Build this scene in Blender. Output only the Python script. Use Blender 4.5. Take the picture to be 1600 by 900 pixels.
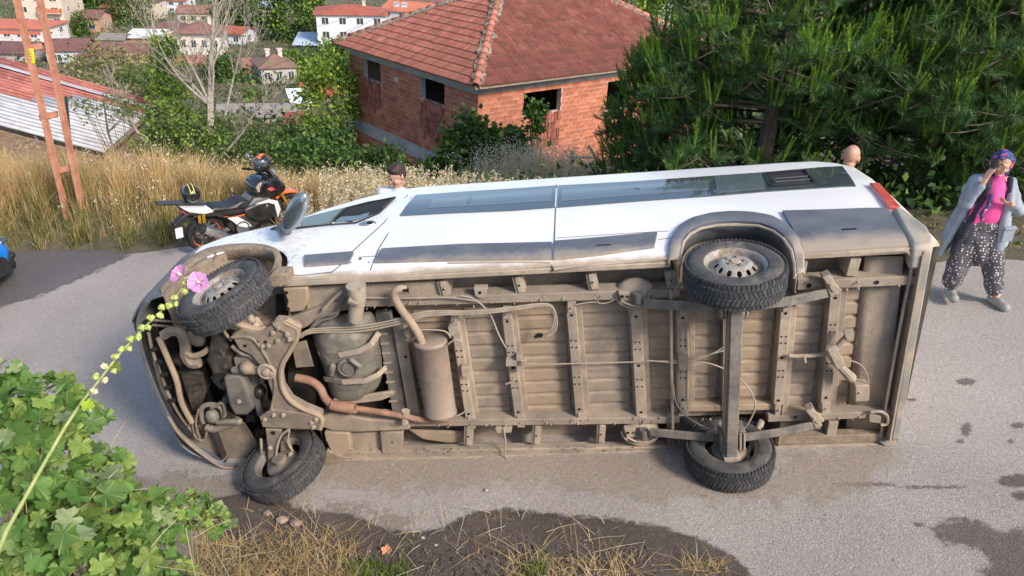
import bpy, math, random
import numpy as np
from mathutils import Matrix, Vector
R_ = math.radians
rnd = random.Random(11); rng = np.random.default_rng(11)
scene = bpy.context.scene
for o in list(bpy.data.objects): bpy.data.objects.remove(o)
col = scene.collection

# ------------------------------------------------------------------ camera, frames
F = 1140.0                                             # focal length in photo pixels (1600 wide)
# rows: camera axes -> road frame (x along the van, y away, z square to the sloping road)
RC = np.array([[0.99534258, -0.05094364, -0.0818407], [0.04721362, -0.48255917, 0.87458992], [-0.08404777, -0.87438058, -0.4779065]])
CL = np.array([2.19326, -4.78308, 4.25765])
# rows: road frame -> world (gravity is world -z; the road climbs to the right)
LW = np.array([[0.99254461, 0.0, -0.1218819], [-0.00451194, 0.99931456, -0.03674295], [0.12179836, 0.03701894, 0.99186428]])
CW = LW @ CL; RW = LW @ RC
L4 = Matrix([[*LW[0], 0], [*LW[1], 0], [*LW[2], 0], [0, 0, 0, 1]])
cam_d = bpy.data.cameras.new('camera'); cam = bpy.data.objects.new('camera', cam_d); col.objects.link(cam)
ax = RW @ np.diag([1, -1, -1])
cam.matrix_world = Matrix([[*ax[0], CW[0]], [*ax[1], CW[1]], [*ax[2], CW[2]], [0, 0, 0, 1]])
cam_d.sensor_width = 36; cam_d.lens = 36 * F / 1600; cam_d.clip_start = 0.05; cam_d.clip_end = 3000
scene.camera = cam
# ------------------------------------------------------------------ light
SUN_AZ, SUN_EL = R_(132), R_(36)                       # azimuth clockwise from +y, elevation
w = bpy.data.worlds.new('World'); scene.world = w; w.use_nodes = True
nt = w.node_tree; bg = nt.nodes['Background']; sky = nt.nodes.new('ShaderNodeTexSky')
sky.sky_type = 'NISHITA'; sky.sun_disc = False; sky.sun_elevation = SUN_EL; sky.sun_rotation = SUN_AZ
sky.altitude = 300; sky.air_density = 1.0; sky.dust_density = 2.5; sky.ozone_density = 1.0
nt.links.new(sky.outputs[0], bg.inputs[0]); bg.inputs[1].default_value = 0.13
sd = bpy.data.lights.new('sun', 'SUN'); sd.energy = 2.3; sd.angle = R_(12); sd.color = (1.0, 0.89, 0.76)
sun = bpy.data.objects.new('sun', sd); col.objects.link(sun)
sv = Vector((math.sin(SUN_AZ) * math.cos(SUN_EL), math.cos(SUN_AZ) * math.cos(SUN_EL), math.sin(SUN_EL)))
sun.rotation_euler = sv.to_track_quat('Z', 'Y').to_euler(); sun.location = (0, 0, 30)
vs = scene.view_settings; vs.view_transform = 'Standard'; vs.look = 'None'; vs.gamma = 1; vs.exposure = 0.93
vs.use_curve_mapping = False

# ------------------------------------------------------------------ where a line of sight meets a plane
def rayL(px, py): return RC @ np.array([px - 800, py - 450, F])
def U(px, py, y=0.0):                                  # on a plane parallel to the van's floor
    d = rayL(px, py); return CL + d * (y - CL[1]) / d[1]
def Zp(px, py, z=0.0):                                 # on a plane parallel to the road
    d = rayL(px, py); return CL + d * (z - CL[2]) / d[2]
def Dp(px, py, dep): return CW + (RW @ np.array([px - 800, py - 450, F])) * dep / F      # world, by distance
def Wz(px, py, z):
    d = RW @ np.array([px - 800, py - 450, F]); return CW + d * (z - CW[2]) / d[2]
def smooth(t): t = np.clip(t, 0, 1); return t * t * (3 - 2 * t)
def far_edge(x): return np.interp(x, [-30, -6, -3, 4, 8, 30], [5.2, 5.05, 4.75, 3.5, 3.2, 3.4])
def near_edge(x): return np.interp(x, [-30, -2.3, 0, 3.5, 5, 30], [-1.15, -1.15, -1.25, -1.35, -2.2, -3.0])
def ground(x, y):                                      # world height of the terrain, x and y in world metres
    x = np.asarray(x, float); y = np.asarray(y, float)
    xc = np.where(np.abs(x) < 12, x, np.sign(x) * (12 + (np.abs(x) - 12) * 0.25 / (1 + (np.abs(x) - 12) / 60)))
    p = 0.1228 * xc + 0.0370 * np.minimum(y, 8)
    d = y - far_edge(x)
    berm = np.interp(x, [-5.5, -3, -1.5], [1, .55, -.35])
    drop = np.interp(d, [0, .35, 1.1, 1.8, 2.6], [0, .08, .38, .3, 0]) * berm + np.interp(d, [0, .35, 1.1, 1.8, 4.5, 9, 14, 30, 65, 110, 200, 320, 500, 900], [0, 0, 0, -.1, -1.4, -3.0, -5.0, -9, -14, -18, -21, -22, -14, 40])
    d2 = near_edge(x) - y
    rise = np.interp(d2, [0, .3, 3.6, 5, 60], [0, .12, 2.7, 2.85, 6])
    knoll = .85 * np.exp(-((y + 3.0) / .6) ** 2) * smooth((.35 - x) / .8) * np.exp(-np.clip(-x - 3, 0, 9) ** 2)      # overgrown hump at the left end of the bank
    return p - 0.03 + drop + rise + knoll
def gz(x, y): return float(ground(x, y))
def ground_hit(px, py, t0=8.0):
    d = RW @ np.array([px - 800, py - 450, F]); d = d / np.linalg.norm(d); t = t0
    while t < 900:
        q = CW + d * t
        if q[2] < gz(q[0], q[1]): break
        t += 0.02 * t
    return CW + d * t

# ------------------------------------------------------------------ mesh builder
class MB:
    def __init__(s): s.v = []; s.f = []
    def add(s, vs, fs):
        o = len(s.v); s.v.extend([tuple(map(float, q)) for q in vs]); s.f.extend([tuple(i + o for i in f) for f in fs]); return s
    def box(s, c, sz, M=None):
        c = np.array(c, float); h = np.array(sz, float) / 2
        P = [np.array([sx, sy, sz_]) * h for sx in (-1, 1) for sy in (-1, 1) for sz_ in (-1, 1)]
        if M is not None: P = [np.array(M) @ q for q in P]
        return s.add([c + q for q in P], [(0, 1, 3, 2), (4, 6, 7, 5), (0, 4, 5, 1), (2, 3, 7, 6), (0, 2, 6, 4), (1, 5, 7, 3)])
    def bar(s, a, b, wd, ht, up=(0, 0, 1)):            # rectangular bar between two points
        a = np.array(a, float); b = np.array(b, float); d = b - a; L = np.linalg.norm(d); d = d / L
        u = np.array(up, float); u = u - d * (u @ d); u /= np.linalg.norm(u); q = np.cross(u, d)
        return s.box((a + b) / 2, (L, wd, ht), np.array([d, q, u]).T)
    def tube(s, path, r, n=8, caps=True, flat=1.0):
        P = [np.array(p, float) for p in path]; m = len(P)
        rr = [r] * m if np.isscalar(r) else list(r)
        T = [P[min(i + 1, m - 1)] - P[max(i - 1, 0)] for i in range(m)]; T = [t / (np.linalg.norm(t) + 1e-9) for t in T]
        u = np.cross(T[0], [0.31, 0.2, 0.93]); 
        if np.linalg.norm(u) < .1: u = np.cross(T[0], [1, 0, 0])
        u /= np.linalg.norm(u); V = []
        for i in range(m):
            u = u - T[i] * (u @ T[i]); u /= np.linalg.norm(u) + 1e-9; q = np.cross(T[i], u)
            for k in range(n):
                a = 2 * math.pi * k / n; V.append(P[i] + rr[i] * (math.cos(a) * u + flat * math.sin(a) * q))
        Fc = [(i * n + k, i * n + (k + 1) % n, (i + 1) * n + (k + 1) % n, (i + 1) * n + k) for i in range(m - 1) for k in range(n)]
        if caps: Fc += [tuple(range(n))[::-1], tuple(range((m - 1) * n, m * n))]
        return s.add(V, Fc)
    def cyl(s, a, b, r, n=16, r2=None): return s.tube([a, b], [r, r if r2 is None else r2], n)
    def lathe(s, prof, M=None, o=(0, 0, 0), n=48, close=False):      # prof: (radius, height); axis = third column of M
        M = np.eye(3) if M is None else np.array(M); o = np.array(o, float); V = []
        for r, h in prof:
            for k in range(n):
                a = 2 * math.pi * k / n; V.append(o + M @ np.array([r * math.cos(a), r * math.sin(a), h]))
        m = len(prof); Fc = [(i * n + k, i * n + (k + 1) % n, (i + 1) * n + (k + 1) % n, (i + 1) * n + k) for i in range(m - 1) for k in range(n)]
        if close: Fc += [tuple(range(n))[::-1], tuple(range((m - 1) * n, m * n))]
        return s.add(V, Fc)
    def ball(s, c, r, M=None, nu=12, nv=8):
        r = np.array([r] * 3 if np.isscalar(r) else r, float); c = np.array(c, float); V = []
        M = np.eye(3) if M is None else np.array(M)
        for i in range(1, nv):
            t = math.pi * i / nv
            for k in range(nu):
                a = 2 * math.pi * k / nu
                V.append(c + M @ (r * np.array([math.sin(t) * math.cos(a), math.sin(t) * math.sin(a), math.cos(t)])))
        V += [c + M @ (r * [0, 0, 1]), c + M @ (r * [0, 0, -1])]; a0 = len(V) - 2
        Fc = [(i * nu + k, (i + 1) * nu + k, (i + 1) * nu + (k + 1) % nu, i * nu + (k + 1) % nu) for i in range(nv - 2) for k in range(nu)]
        Fc += [(a0, k, (k + 1) % nu) for k in range(nu)] + [(a0 + 1, (nv - 2) * nu + (k + 1) % nu, (nv - 2) * nu + k) for k in range(nu)]
        return s.add(V, Fc)
    def cap(s, a, b, ra, rb, n=12):                    # limb: tapered with round ends
        a = np.array(a, float); b = np.array(b, float); d = b - a; L = np.linalg.norm(d); d = d / max(L, 1e-6)
        P = []; rr = []
        for t in (1, .7, .35): P.append(a - d * ra * t * .98); rr.append(ra * math.sqrt(max(1 - t * t, .0005)))
        P.append(a); rr.append(ra); P.append(b); rr.append(rb)
        for t in (.35, .7, 1): P.append(b + d * rb * t * .98); rr.append(rb * math.sqrt(max(1 - t * t, .0005)))
        return s.tube(P, rr, n)
    def prism(s, poly, ex):                            # 3-D polygon pushed along ex
        n = len(poly); P = [np.array(p, float) for p in poly]; e = np.array(ex, float)
        return s.add(P + [p + e for p in P], [tuple(range(n))[::-1], tuple(range(n, 2 * n))] + [(i, (i + 1) % n, n + (i + 1) % n, n + i) for i in range(n)])
    def mesh(s, name, m, sharp=35):
        me = bpy.data.meshes.new(name); me.from_pydata(s.v, [], s.f)
        for q in (m if isinstance(m, (list, tuple)) else [m]): me.materials.append(q)
        if sharp is not None and len(me.polygons):
            me.polygons.foreach_set('use_smooth', [True] * len(me.polygons)); me.set_sharp_from_angle(angle=R_(sharp))
        me.update(); return me
    def build(s, name, m, parent=None, sharp=35, bevel=0, M=None, solid=0, sub=0):
        o = bpy.data.objects.new(name, s.mesh(name, m, sharp)); col.objects.link(o)
        if parent is not None: o.parent = parent
        if M is not None: o.matrix_local = M
        if solid: q = o.modifiers.new('solid', 'SOLIDIFY'); q.thickness = solid; q.offset = -1
        if bevel: q = o.modifiers.new('bevel', 'BEVEL'); q.width = bevel; q.segments = 2; q.limit_method = 'ANGLE'; q.angle_limit = R_(40)
        if sub: q = o.modifiers.new('sub', 'SUBSURF'); q.levels = sub; q.render_levels = sub
        return o
def inst(name, me, M, parent=None):
    o = bpy.data.objects.new(name, me); col.objects.link(o)
    if parent is not None: o.parent = parent
    o.matrix_local = M; return o
def tag(o, label=None, cat=None, group=None, kind=None):
    if label: o['label'] = label
    if cat: o['category'] = cat
    if group: o['group'] = group
    if kind: o['kind'] = kind
    return o
def thing(name, label, cat, M=None, group=None):
    o = bpy.data.objects.new(name, None); col.objects.link(o); o.empty_display_size = .2
    if M is not None: o.matrix_world = M
    return tag(o, label, cat, group)
def T4(p, rz=0, rx=0, ry=0): return Matrix.Translation(Vector([float(q) for q in p])) @ Matrix.Rotation(rz, 4, 'Z') @ Matrix.Rotation(ry, 4, 'Y') @ Matrix.Rotation(rx, 4, 'X')
def arrmesh(name, V, Fa, mats, midx=None, smooth=False, nper=None):     # numpy arrays; Fa: (n,3) or (n,4)
    me = bpy.data.meshes.new(name); V = np.asarray(V, np.float32); Fa = np.asarray(Fa, np.int32); k = Fa.shape[1]
    me.vertices.add(len(V)); me.vertices.foreach_set('co', V.ravel()); me.loops.add(Fa.size); me.loops.foreach_set('vertex_index', Fa.ravel())
    me.polygons.add(len(Fa)); me.polygons.foreach_set('loop_start', np.arange(0, Fa.size, k, dtype=np.int32))
    me.polygons.foreach_set('loop_total', np.full(len(Fa), k, dtype=np.int32))
    for m in mats: me.materials.append(m)
    if midx is not None: me.polygons.foreach_set('material_index', np.asarray(midx, np.int32))
    if smooth: me.polygons.foreach_set('use_smooth', np.ones(len(Fa), bool))
    me.update(calc_edges=True); me.validate(); return me

# ------------------------------------------------------------------ materials
def newmat(name):
    m = bpy.data.materials.new(name); m.use_nodes = True; n = m.node_tree; return m, n, n.nodes['Principled BSDF']
def N(n, t, **kw):
    q = n.nodes.new('ShaderNode' + t)
    for k, v in kw.items():
        if k in q.inputs: q.inputs[k].default_value = v
        else: setattr(q, k, v)
    return q
def ramp(n, fac, stops):
    r = n.nodes.new('ShaderNodeValToRGB'); e = r.color_ramp.elements
    while len(e) < len(stops): e.new(.5)
    for i, (p, c) in enumerate(stops):
        e[i].position = p; e[i].color = (*c, 1) if not np.isscalar(c) else (c, c, c, 1)
    n.links.new(fac, r.inputs[0]); return r.outputs[0]
def mixc(n, fac, a, b, mode='MIX'):
    q = n.nodes.new('ShaderNodeMix'); q.data_type = 'RGBA'; q.blend_type = mode
    for s_, v in ((q.inputs[0], fac), (q.inputs[6], a), (q.inputs[7], b)):
        if isinstance(v, bpy.types.NodeSocket): n.links.new(v, s_)
        elif np.isscalar(v): s_.default_value = v
        else: s_.default_value = (*v, 1)
    return q.outputs[2]
def mat(name, c1, c2=None, rough=.7, metal=0, scale=6, lo=.38, hi=.62, bump=.25, bscale=60, isl=0, dirt=None, coat=0, trans=0, stretch=None, spec=.5, big=None):
    """two noisy tones, per-piece value variation, optional dirt (colour, scale, threshold), fine relief"""
    m, n, b = newmat(name); c2 = c2 or tuple(min(1, q * 1.25) for q in c1)
    tc = N(n, 'TexCoord'); src = tc.outputs['Object']
    if stretch:
        mp = N(n, 'Mapping'); mp.inputs['Scale'].default_value = stretch; n.links.new(src, mp.inputs[0]); src = mp.outputs[0]
    def noise(sc, det=5, rg=.6):
        q = N(n, 'TexNoise'); q.inputs['Scale'].default_value = sc; q.inputs['Detail'].default_value = det; q.inputs['Roughness'].default_value = rg
        n.links.new(src, q.inputs['Vector']); return q.outputs['Fac']
    c = ramp(n, noise(scale), [(lo, c1), (hi, c2)])
    if isl:
        g = N(n, 'NewGeometry'); oi = N(n, 'ObjectInfo'); ad = N(n, 'Math', operation='ADD'); n.links.new(g.outputs['Random Per Island'], ad.inputs[0]); n.links.new(oi.outputs['Random'], ad.inputs[1])
        fr = N(n, 'Math', operation='FRACT'); n.links.new(ad.outputs[0], fr.inputs[0])
        mr = N(n, 'MapRange'); n.links.new(fr.outputs[0], mr.inputs[0]); mr.inputs[3].default_value = 1 - isl; mr.inputs[4].default_value = 1 + isl
        hs = N(n, 'HueSaturation'); n.links.new(c, hs.inputs['Color']); n.links.new(mr.outputs[0], hs.inputs['Value']); c = hs.outputs[0]
    if big:                                            # broad patches of older grime
        c = mixc(n, ramp(n, noise(1.7, 6, .65), [(.46, 0.0), (.68, .5)]), c, big)
    rr = rough
    if dirt:
        dm = ramp(n, noise(dirt[1], 8, .7), [(dirt[2], 0.0), (min(dirt[2] + .14, 1), 1.0)])
        c = mixc(n, dm, c, dirt[0])
        mr2 = N(n, 'MapRange'); n.links.new(dm, mr2.inputs[0]); mr2.inputs[3].default_value = rough; mr2.inputs[4].default_value = .85; n.links.new(mr2.outputs[0], b.inputs['Roughness'])
    else: b.inputs['Roughness'].default_value = rr
    n.links.new(c, b.inputs['Base Color']); b.inputs['Metallic'].default_value = metal; b.inputs['Coat Weight'].default_value = coat; b.inputs['Coat Roughness'].default_value = .08
    b.inputs['Specular IOR Level'].default_value = spec
    if bump:
        bp = N(n, 'Bump'); bp.inputs['Strength'].default_value = bump; bp.inputs['Distance'].default_value = .01
        n.links.new(noise(bscale, 4), bp.inputs['Height']); n.links.new(bp.outputs[0], b.inputs['Normal'])
    if trans:
        tr = N(n, 'BsdfTranslucent'); n.links.new(c, tr.inputs[0]); mx = N(n, 'MixShader'); mx.inputs[0].default_value = trans
        out = n.nodes['Material Output']; n.links.new(b.outputs[0], mx.inputs[1]); n.links.new(tr.outputs[0], mx.inputs[2]); n.links.new(mx.outputs[0], out.inputs[0])
    return m
TAN = (.36, .292, .225); TAN2 = (.26, .216, .175)
mt = {}
mt['dust'] = mat('dusty_underbody', TAN2, TAN, .9, scale=5, bump=.45, bscale=45, dirt=((.15, .125, .105), 9, .58), big=(.15, .13, .115))
mt['dust_light'] = mat('pale_dusty_steel', (.31, .255, .2), (.41, .34, .265), .85, scale=9, bump=.3, bscale=70, dirt=((.17, .145, .12), 8, .6), big=(.23, .2, .165))
mt['dust_warm'] = mat('ochre_dusty_steel', (.31, .235, .165), (.39, .30, .215), .9, scale=4, bump=.4, bscale=60, dirt=((.17, .14, .115), 8, .58), big=(.2, .165, .135))
mt['dust_grey'] = mat('grey_dusty_steel', (.13, .12, .11), (.23, .21, .185), .65, scale=7, bump=.4, bscale=50, dirt=((.3, .25, .2), 5, .55), big=(.07, .062, .055))
mt['tank'] = mat('dusty_plastic_tank', (.12, .115, .10), (.2, .185, .155), .6, scale=9, bump=.3, bscale=30, dirt=((.32, .27, .2), 5, .55))
mt['rust'] = mat('rusty_pipe', (.22, .12, .085), (.32, .18, .12), .8, scale=12, dirt=((.3, .22, .16), 7, .55))
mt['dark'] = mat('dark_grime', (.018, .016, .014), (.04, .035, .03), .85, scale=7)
mt['mud'] = mat('dried_mud', (.2, .155, .115), (.29, .23, .17), .95, scale=14, bump=.8, bscale=40)
mt['plastic'] = mat('dark_grey_bumper_plastic', (.09, .095, .105), (.14, .145, .155), .45, scale=5, bump=.1, dirt=((.3, .26, .21), 4, .6))
mt['black'] = mat('black_plastic', (.015, .015, .016), (.03, .03, .032), .4, bump=.1)
mt['rubber'] = mat('dusty_tyre_rubber', (.045, .045, .047), (.08, .078, .075), .85, scale=10, bump=.3, bscale=90, dirt=((.16, .14, .12), 5, .55))
mt['tread'] = mat('tread_rubber', (.035, .037, .042), (.07, .07, .075), .8, scale=30, bump=.3, bscale=120, isl=.3)
mt['steel_rim'] = mat('dusty_steel_rim', (.30, .28, .25), (.40, .375, .345), .6, metal=.15, scale=8, dirt=((.22, .175, .135), 7, .46))
mt['hole'] = mat('open_hole', (.004, .004, .004), (.006, .006, .006), .95, bump=0)
mt['clad'] = mat('blue_grey_cladding', (.095, .105, .125), (.14, .15, .17), .5, scale=3, bump=.1, dirt=((.36, .31, .25), 3.2, .66))
mt['brown_strip'] = mat('brown_underlip', (.13, .1, .085), (.19, .15, .125), .8, scale=6)
mt['alloy'] = mat('bright_alloy', (.5, .5, .5), (.65, .65, .65), .3, metal=.9, scale=12, bump=.05)
mt['red_lens'] = mat('red_lamp_lens', (.45, .05, .05), (.6, .12, .1), .15, bump=0, coat=.8)
mt['helmet'] = mat('glossy_black_shell', (.012, .012, .014), (.02, .02, .022), .15, bump=0, coat=1)
mt['orange'] = mat('orange_paint', (.75, .12, .02), (.8, .16, .03), .35, bump=0, coat=.5)
mt['white_plastic'] = mat('white_plastic', (.65, .65, .66), (.75, .75, .76), .35, bump=0)
mt['gold'] = mat('gold_anodised', (.7, .42, .05), (.8, .5, .08), .3, metal=.7, bump=0)
def glass(name, c, rough=.03):
    m, n, b = newmat(name); b.inputs['Base Color'].default_value = (*c, 1); b.inputs['Roughness'].default_value = rough
    b.inputs['Coat Weight'].default_value = .35; b.inputs['Specular IOR Level'].default_value = .75; b.inputs['IOR'].default_value = 1.6; return m
mt['glass'] = glass('dark_tinted_glass', (.05, .065, .075))
mt['glass_green'] = glass('greenish_glass', (.12, .15, .11), .06)
mt['pane'] = glass('house_window_glass', (.05, .06, .07), .1)
# white body paint, dusty along the sill, scratched near the front arch (object space = van space)
def paint_white():
    m, n, b = newmat('scuffed_white_van_paint'); tc = N(n, 'TexCoord'); sp = N(n, 'SeparateXYZ'); n.links.new(tc.outputs['Object'], sp.inputs[0])
    nz = N(n, 'TexNoise'); nz.inputs['Scale'].default_value = 4; nz.inputs['Detail'].default_value = 8; nz.inputs['Roughness'].default_value = .7; n.links.new(tc.outputs['Object'], nz.inputs[0])
    nz2 = N(n, 'TexNoise'); nz2.inputs['Scale'].default_value = 1.3; nz2.inputs['Detail'].default_value = 6; n.links.new(tc.outputs['Object'], nz2.inputs[0])
    c = ramp(n, nz2.outputs[0], [(.4, (.76, .76, .755)), (.7, (.84, .83, .82))])
    a = N(n, 'Math', operation='MULTIPLY_ADD'); n.links.new(nz.outputs[0], a.inputs[0]); a.inputs[1].default_value = .16; n.links.new(sp.outputs[1], a.inputs[2])
    d = ramp(n, a.outputs[0], [(.1, 1.0), (.17, 0.0)]); c = mixc(n, d, c, (.38, .31, .23))
    # scratches: stretched noise, only near the front arch
    mp = N(n, 'Mapping'); mp.inputs['Scale'].default_value = (9, 60, 9); n.links.new(tc.outputs['Object'], mp.inputs[0])
    s1 = N(n, 'TexNoise'); s1.inputs['Scale'].default_value = 2.2; s1.inputs['Detail'].default_value = 6; n.links.new(mp.outputs[0], s1.inputs[0])
    s = ramp(n, s1.outputs[0], [(.60, 0.0), (.64, 1.0)])
    mk = ramp(n, sp.outputs[0], [(0.0, 1.0), (.12, 0.0)])
    mm = mixc(n, 1.0, s, mk, 'MULTIPLY'); c = mixc(n, mm, c, (.22, .2, .18))
    n.links.new(c, b.inputs['Base Color']); b.inputs['Roughness'].default_value = .3; b.inputs['Coat Weight'].default_value = .5; b.inputs['Coat Roughness'].default_value = .12
    return m
mt['white'] = paint_white()
def sill_dust(m, lo, hi, c_):                          # dust thrown up along the lower edge of the van's side
    n = m.node_tree; b = n.nodes['Principled BSDF']; src = b.inputs['Base Color'].links[0].from_socket; tc = N(n, 'TexCoord'); sp = N(n, 'SeparateXYZ'); n.links.new(tc.outputs['Object'], sp.inputs[0])
    q = N(n, 'TexNoise'); q.inputs['Scale'].default_value = 5; q.inputs['Detail'].default_value = 9; q.inputs['Roughness'].default_value = .75; n.links.new(tc.outputs['Object'], q.inputs[0])
    a = N(n, 'Math', operation='MULTIPLY_ADD'); n.links.new(q.outputs[0], a.inputs[0]); a.inputs[1].default_value = .45; n.links.new(sp.outputs[1], a.inputs[2]); n.links.new(mixc(n, ramp(n, a.outputs[0], [(lo, .9), (hi, 0.0)]), src, c_), b.inputs['Base Color'])
sill_dust(mt['clad'], .26, .44, (.36, .30, .23))
# ------------------------------------------------------------------ terrain and road
def ground_mat():
    m, n, b = newmat('earth_and_scrub'); tc = N(n, 'TexCoord'); o = tc.outputs['Object']
    def nz(s, d=8):
        q = N(n, 'TexNoise'); q.inputs['Scale'].default_value = s; q.inputs['Detail'].default_value = d; q.inputs['Roughness'].default_value = .65; n.links.new(o, q.inputs[0]); return q.outputs[0]
    c = ramp(n, nz(.09), [(.36, (.12, .095, .06)), (.5, (.06, .075, .03)), (.62, (.15, .12, .075))])
    c2 = ramp(n, nz(2.2), [(.3, (.10, .08, .05)), (.55, (.17, .13, .09)), (.75, (.09, .10, .045))])
    c = mixc(n, .5, c, c2); c = mixc(n, .35, c, ramp(n, nz(25), [(.3, .25), (.7, .9)]), 'OVERLAY')
    n.links.new(c, b.inputs[0]); b.inputs['Roughness'].default_value = .95
    bp = N(n, 'Bump'); bp.inputs['Strength'].default_value = .8; bp.inputs['Distance'].default_value = .04; n.links.new(nz(14), bp.inputs['Height']); n.links.new(bp.outputs[0], b.inputs['Normal']); return m
def asphalt(name, a, b_, spk, big=(.92, 1.08)):
    m, n, b = newmat(name); tc = N(n, 'TexCoord'); o = tc.outputs['Object']
    v = N(n, 'TexVoronoi'); v.inputs['Scale'].default_value = 120; n.links.new(o, v.inputs[0])
    v2 = N(n, 'TexNoise'); v2.inputs['Scale'].default_value = 34; v2.inputs['Detail'].default_value = 9; v2.inputs['Roughness'].default_value = .75; n.links.new(o, v2.inputs[0])
    g = N(n, 'TexNoise'); g.inputs['Scale'].default_value = .9; g.inputs['Detail'].default_value = 7; n.links.new(o, g.inputs[0])
    c = ramp(n, g.outputs[0], [(.3, a), (.7, b_)])
    sp = N(n, 'SeparateColor'); n.links.new(v.outputs['Color'], sp.inputs[0])
    c = mixc(n, .8, c, ramp(n, sp.outputs[0], [(.0, .35), (.22, .48), (.8, .52), (1.0, spk)]), 'OVERLAY')
    c = mixc(n, .55, c, ramp(n, v2.outputs[0], [(.32, .3), (.62, .62)]), 'OVERLAY')
    wp = N(n, 'TexNoise'); wp.inputs['Scale'].default_value = 1.1; wp.inputs['Detail'].default_value = 4; n.links.new(o, wp.inputs[0]); vm = N(n, 'VectorMath', operation='MULTIPLY_ADD'); n.links.new(wp.outputs['Color'], vm.inputs[0]); vm.inputs[1].default_value = (1.2, 1.2, 1.2); n.links.new(o, vm.inputs[2])
    ck = N(n, 'TexVoronoi', feature='DISTANCE_TO_EDGE'); ck.inputs['Scale'].default_value = .42; n.links.new(vm.outputs[0], ck.inputs['Vector'])      # a few hairline cracks, broken up by noise
    cm = mixc(n, 1.0, ramp(n, ck.outputs['Distance'], [(.0, .3), (.004, 0.0)]), ramp(n, g.outputs[0], [(.56, 0.0), (.66, 1.0)]), 'MULTIPLY'); c = mixc(n, cm, c, (.10, .088, .08))
    sp2 = N(n, 'TexNoise'); sp2.inputs['Scale'].default_value = 5.5; sp2.inputs['Detail'].default_value = 8; sp2.inputs['Roughness'].default_value = .7; n.links.new(o, sp2.inputs[0]); c = mixc(n, ramp(n, sp2.outputs[0], [(.60, 0.0), (.74, .45)]), c, (.17, .145, .13))
    n.links.new(c, b.inputs[0]); b.inputs['Roughness'].default_value = .85
    bp = N(n, 'Bump'); bp.inputs['Strength'].default_value = .6; bp.inputs['Distance'].default_value = .006; n.links.new(v.outputs['Distance'], bp.inputs['Height'])
    bp2 = N(n, 'Bump'); bp2.inputs['Strength'].default_value = .5; bp2.inputs['Distance'].default_value = .01; n.links.new(v2.outputs[0], bp2.inputs['Height']); n.links.new(bp.outputs[0], bp2.inputs['Normal'])
    n.links.new(bp2.outputs[0], b.inputs['Normal']); return m
mt['ground'] = ground_mat()
mt['asphalt'] = asphalt('worn_chip_seal', (.30, .27, .25), (.365, .33, .305), .72)
mt['road_dark'] = asphalt('darker_road', (.10, .09, .095), (.15, .135, .14), .85)
mt['damp'] = asphalt('damp_gravel', (.055, .043, .037), (.105, .082, .068), 1.0)
mt['stain'] = asphalt('oil_stained_asphalt', (.10, .083, .075), (.15, .125, .112), .95)
mt['dusted'] = asphalt('dusty_asphalt', (.27, .225, .18), (.33, .28, .23), .8)

gx = np.unique(np.concatenate([np.linspace(-16, 16, 100), -16 - np.geomspace(.5, 900, 45), 16 + np.geomspace(.5, 900, 45)]))
gy = np.unique(np.concatenate([np.linspace(-9, 24, 150), 24 + np.geomspace(.5, 1300, 55), -9 - np.geomspace(.5, 400, 20)]))
GX, GY = np.meshgrid(gx, gy, indexing='ij'); 
nzz = (np.sin(GX * 1.7 + np.sin(GY * 1.3)) * np.cos(GY * 2.1 + .7 * GX)) * .05 + rng.normal(0, .012, GX.shape)
off_road = np.clip(np.maximum(GY - far_edge(GX) - .1, near_edge(GX) - GY - .1) / .5, 0, 1)
GZ = ground(GX, GY) + nzz * off_road
nx_, ny_ = GX.shape; idx = np.arange(nx_ * ny_).reshape(nx_, ny_)
Fq = np.stack([idx[:-1, :-1], idx[1:, :-1], idx[1:, 1:], idx[:-1, 1:]], -1).reshape(-1, 4)
gme = arrmesh('ground', np.stack([GX, GY, GZ], -1).reshape(-1, 3), Fq, [mt['ground']], smooth=True)
tag(inst('ground', gme, Matrix.Identity(4)), kind='structure')
def jag(poly, amp, it=4, seed=1):                      # ragged outline
    r = random.Random(seed); P = [np.array(p, float) for p in poly]
    for k in range(it):
        Q = []
        for i, p in enumerate(P):
            q = P[(i + 1) % len(P)]; d = q - p; L = np.linalg.norm(d); m_ = (p + q) / 2
            if L > .02: m_ = m_ + np.array([-d[1], d[0], 0]) / L * r.gauss(0, amp * min(1, L * 2))
            Q += [p, m_]
        P = Q; amp *= .62
    return P
def sheet(name, pts, z, m, amp=.04, it=4, seed=1):     # flat sheet on the road plane (road frame)
    P = [np.array([p[0], p[1], z]) for p in pts]; P = jag(P, amp, it, seed); mb = MB(); mb.add(P, [tuple(range(len(P)))])
    o = mb.build(name, m, None, sharp=None, M=L4); o.matrix_world = L4
    if o.data.polygons[0].normal.z < 0: o.data.flip_normals()
    return tag(o, kind='structure')
xs = np.linspace(-34, 34, 69)
sheet('road', [(x, near_edge(x)) for x in xs] + [(x, far_edge(x) - .1 + .08 * math.sin(x * 1.7)) for x in xs[::-1]], 0, mt['asphalt'], .07, 4, 3)
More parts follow.
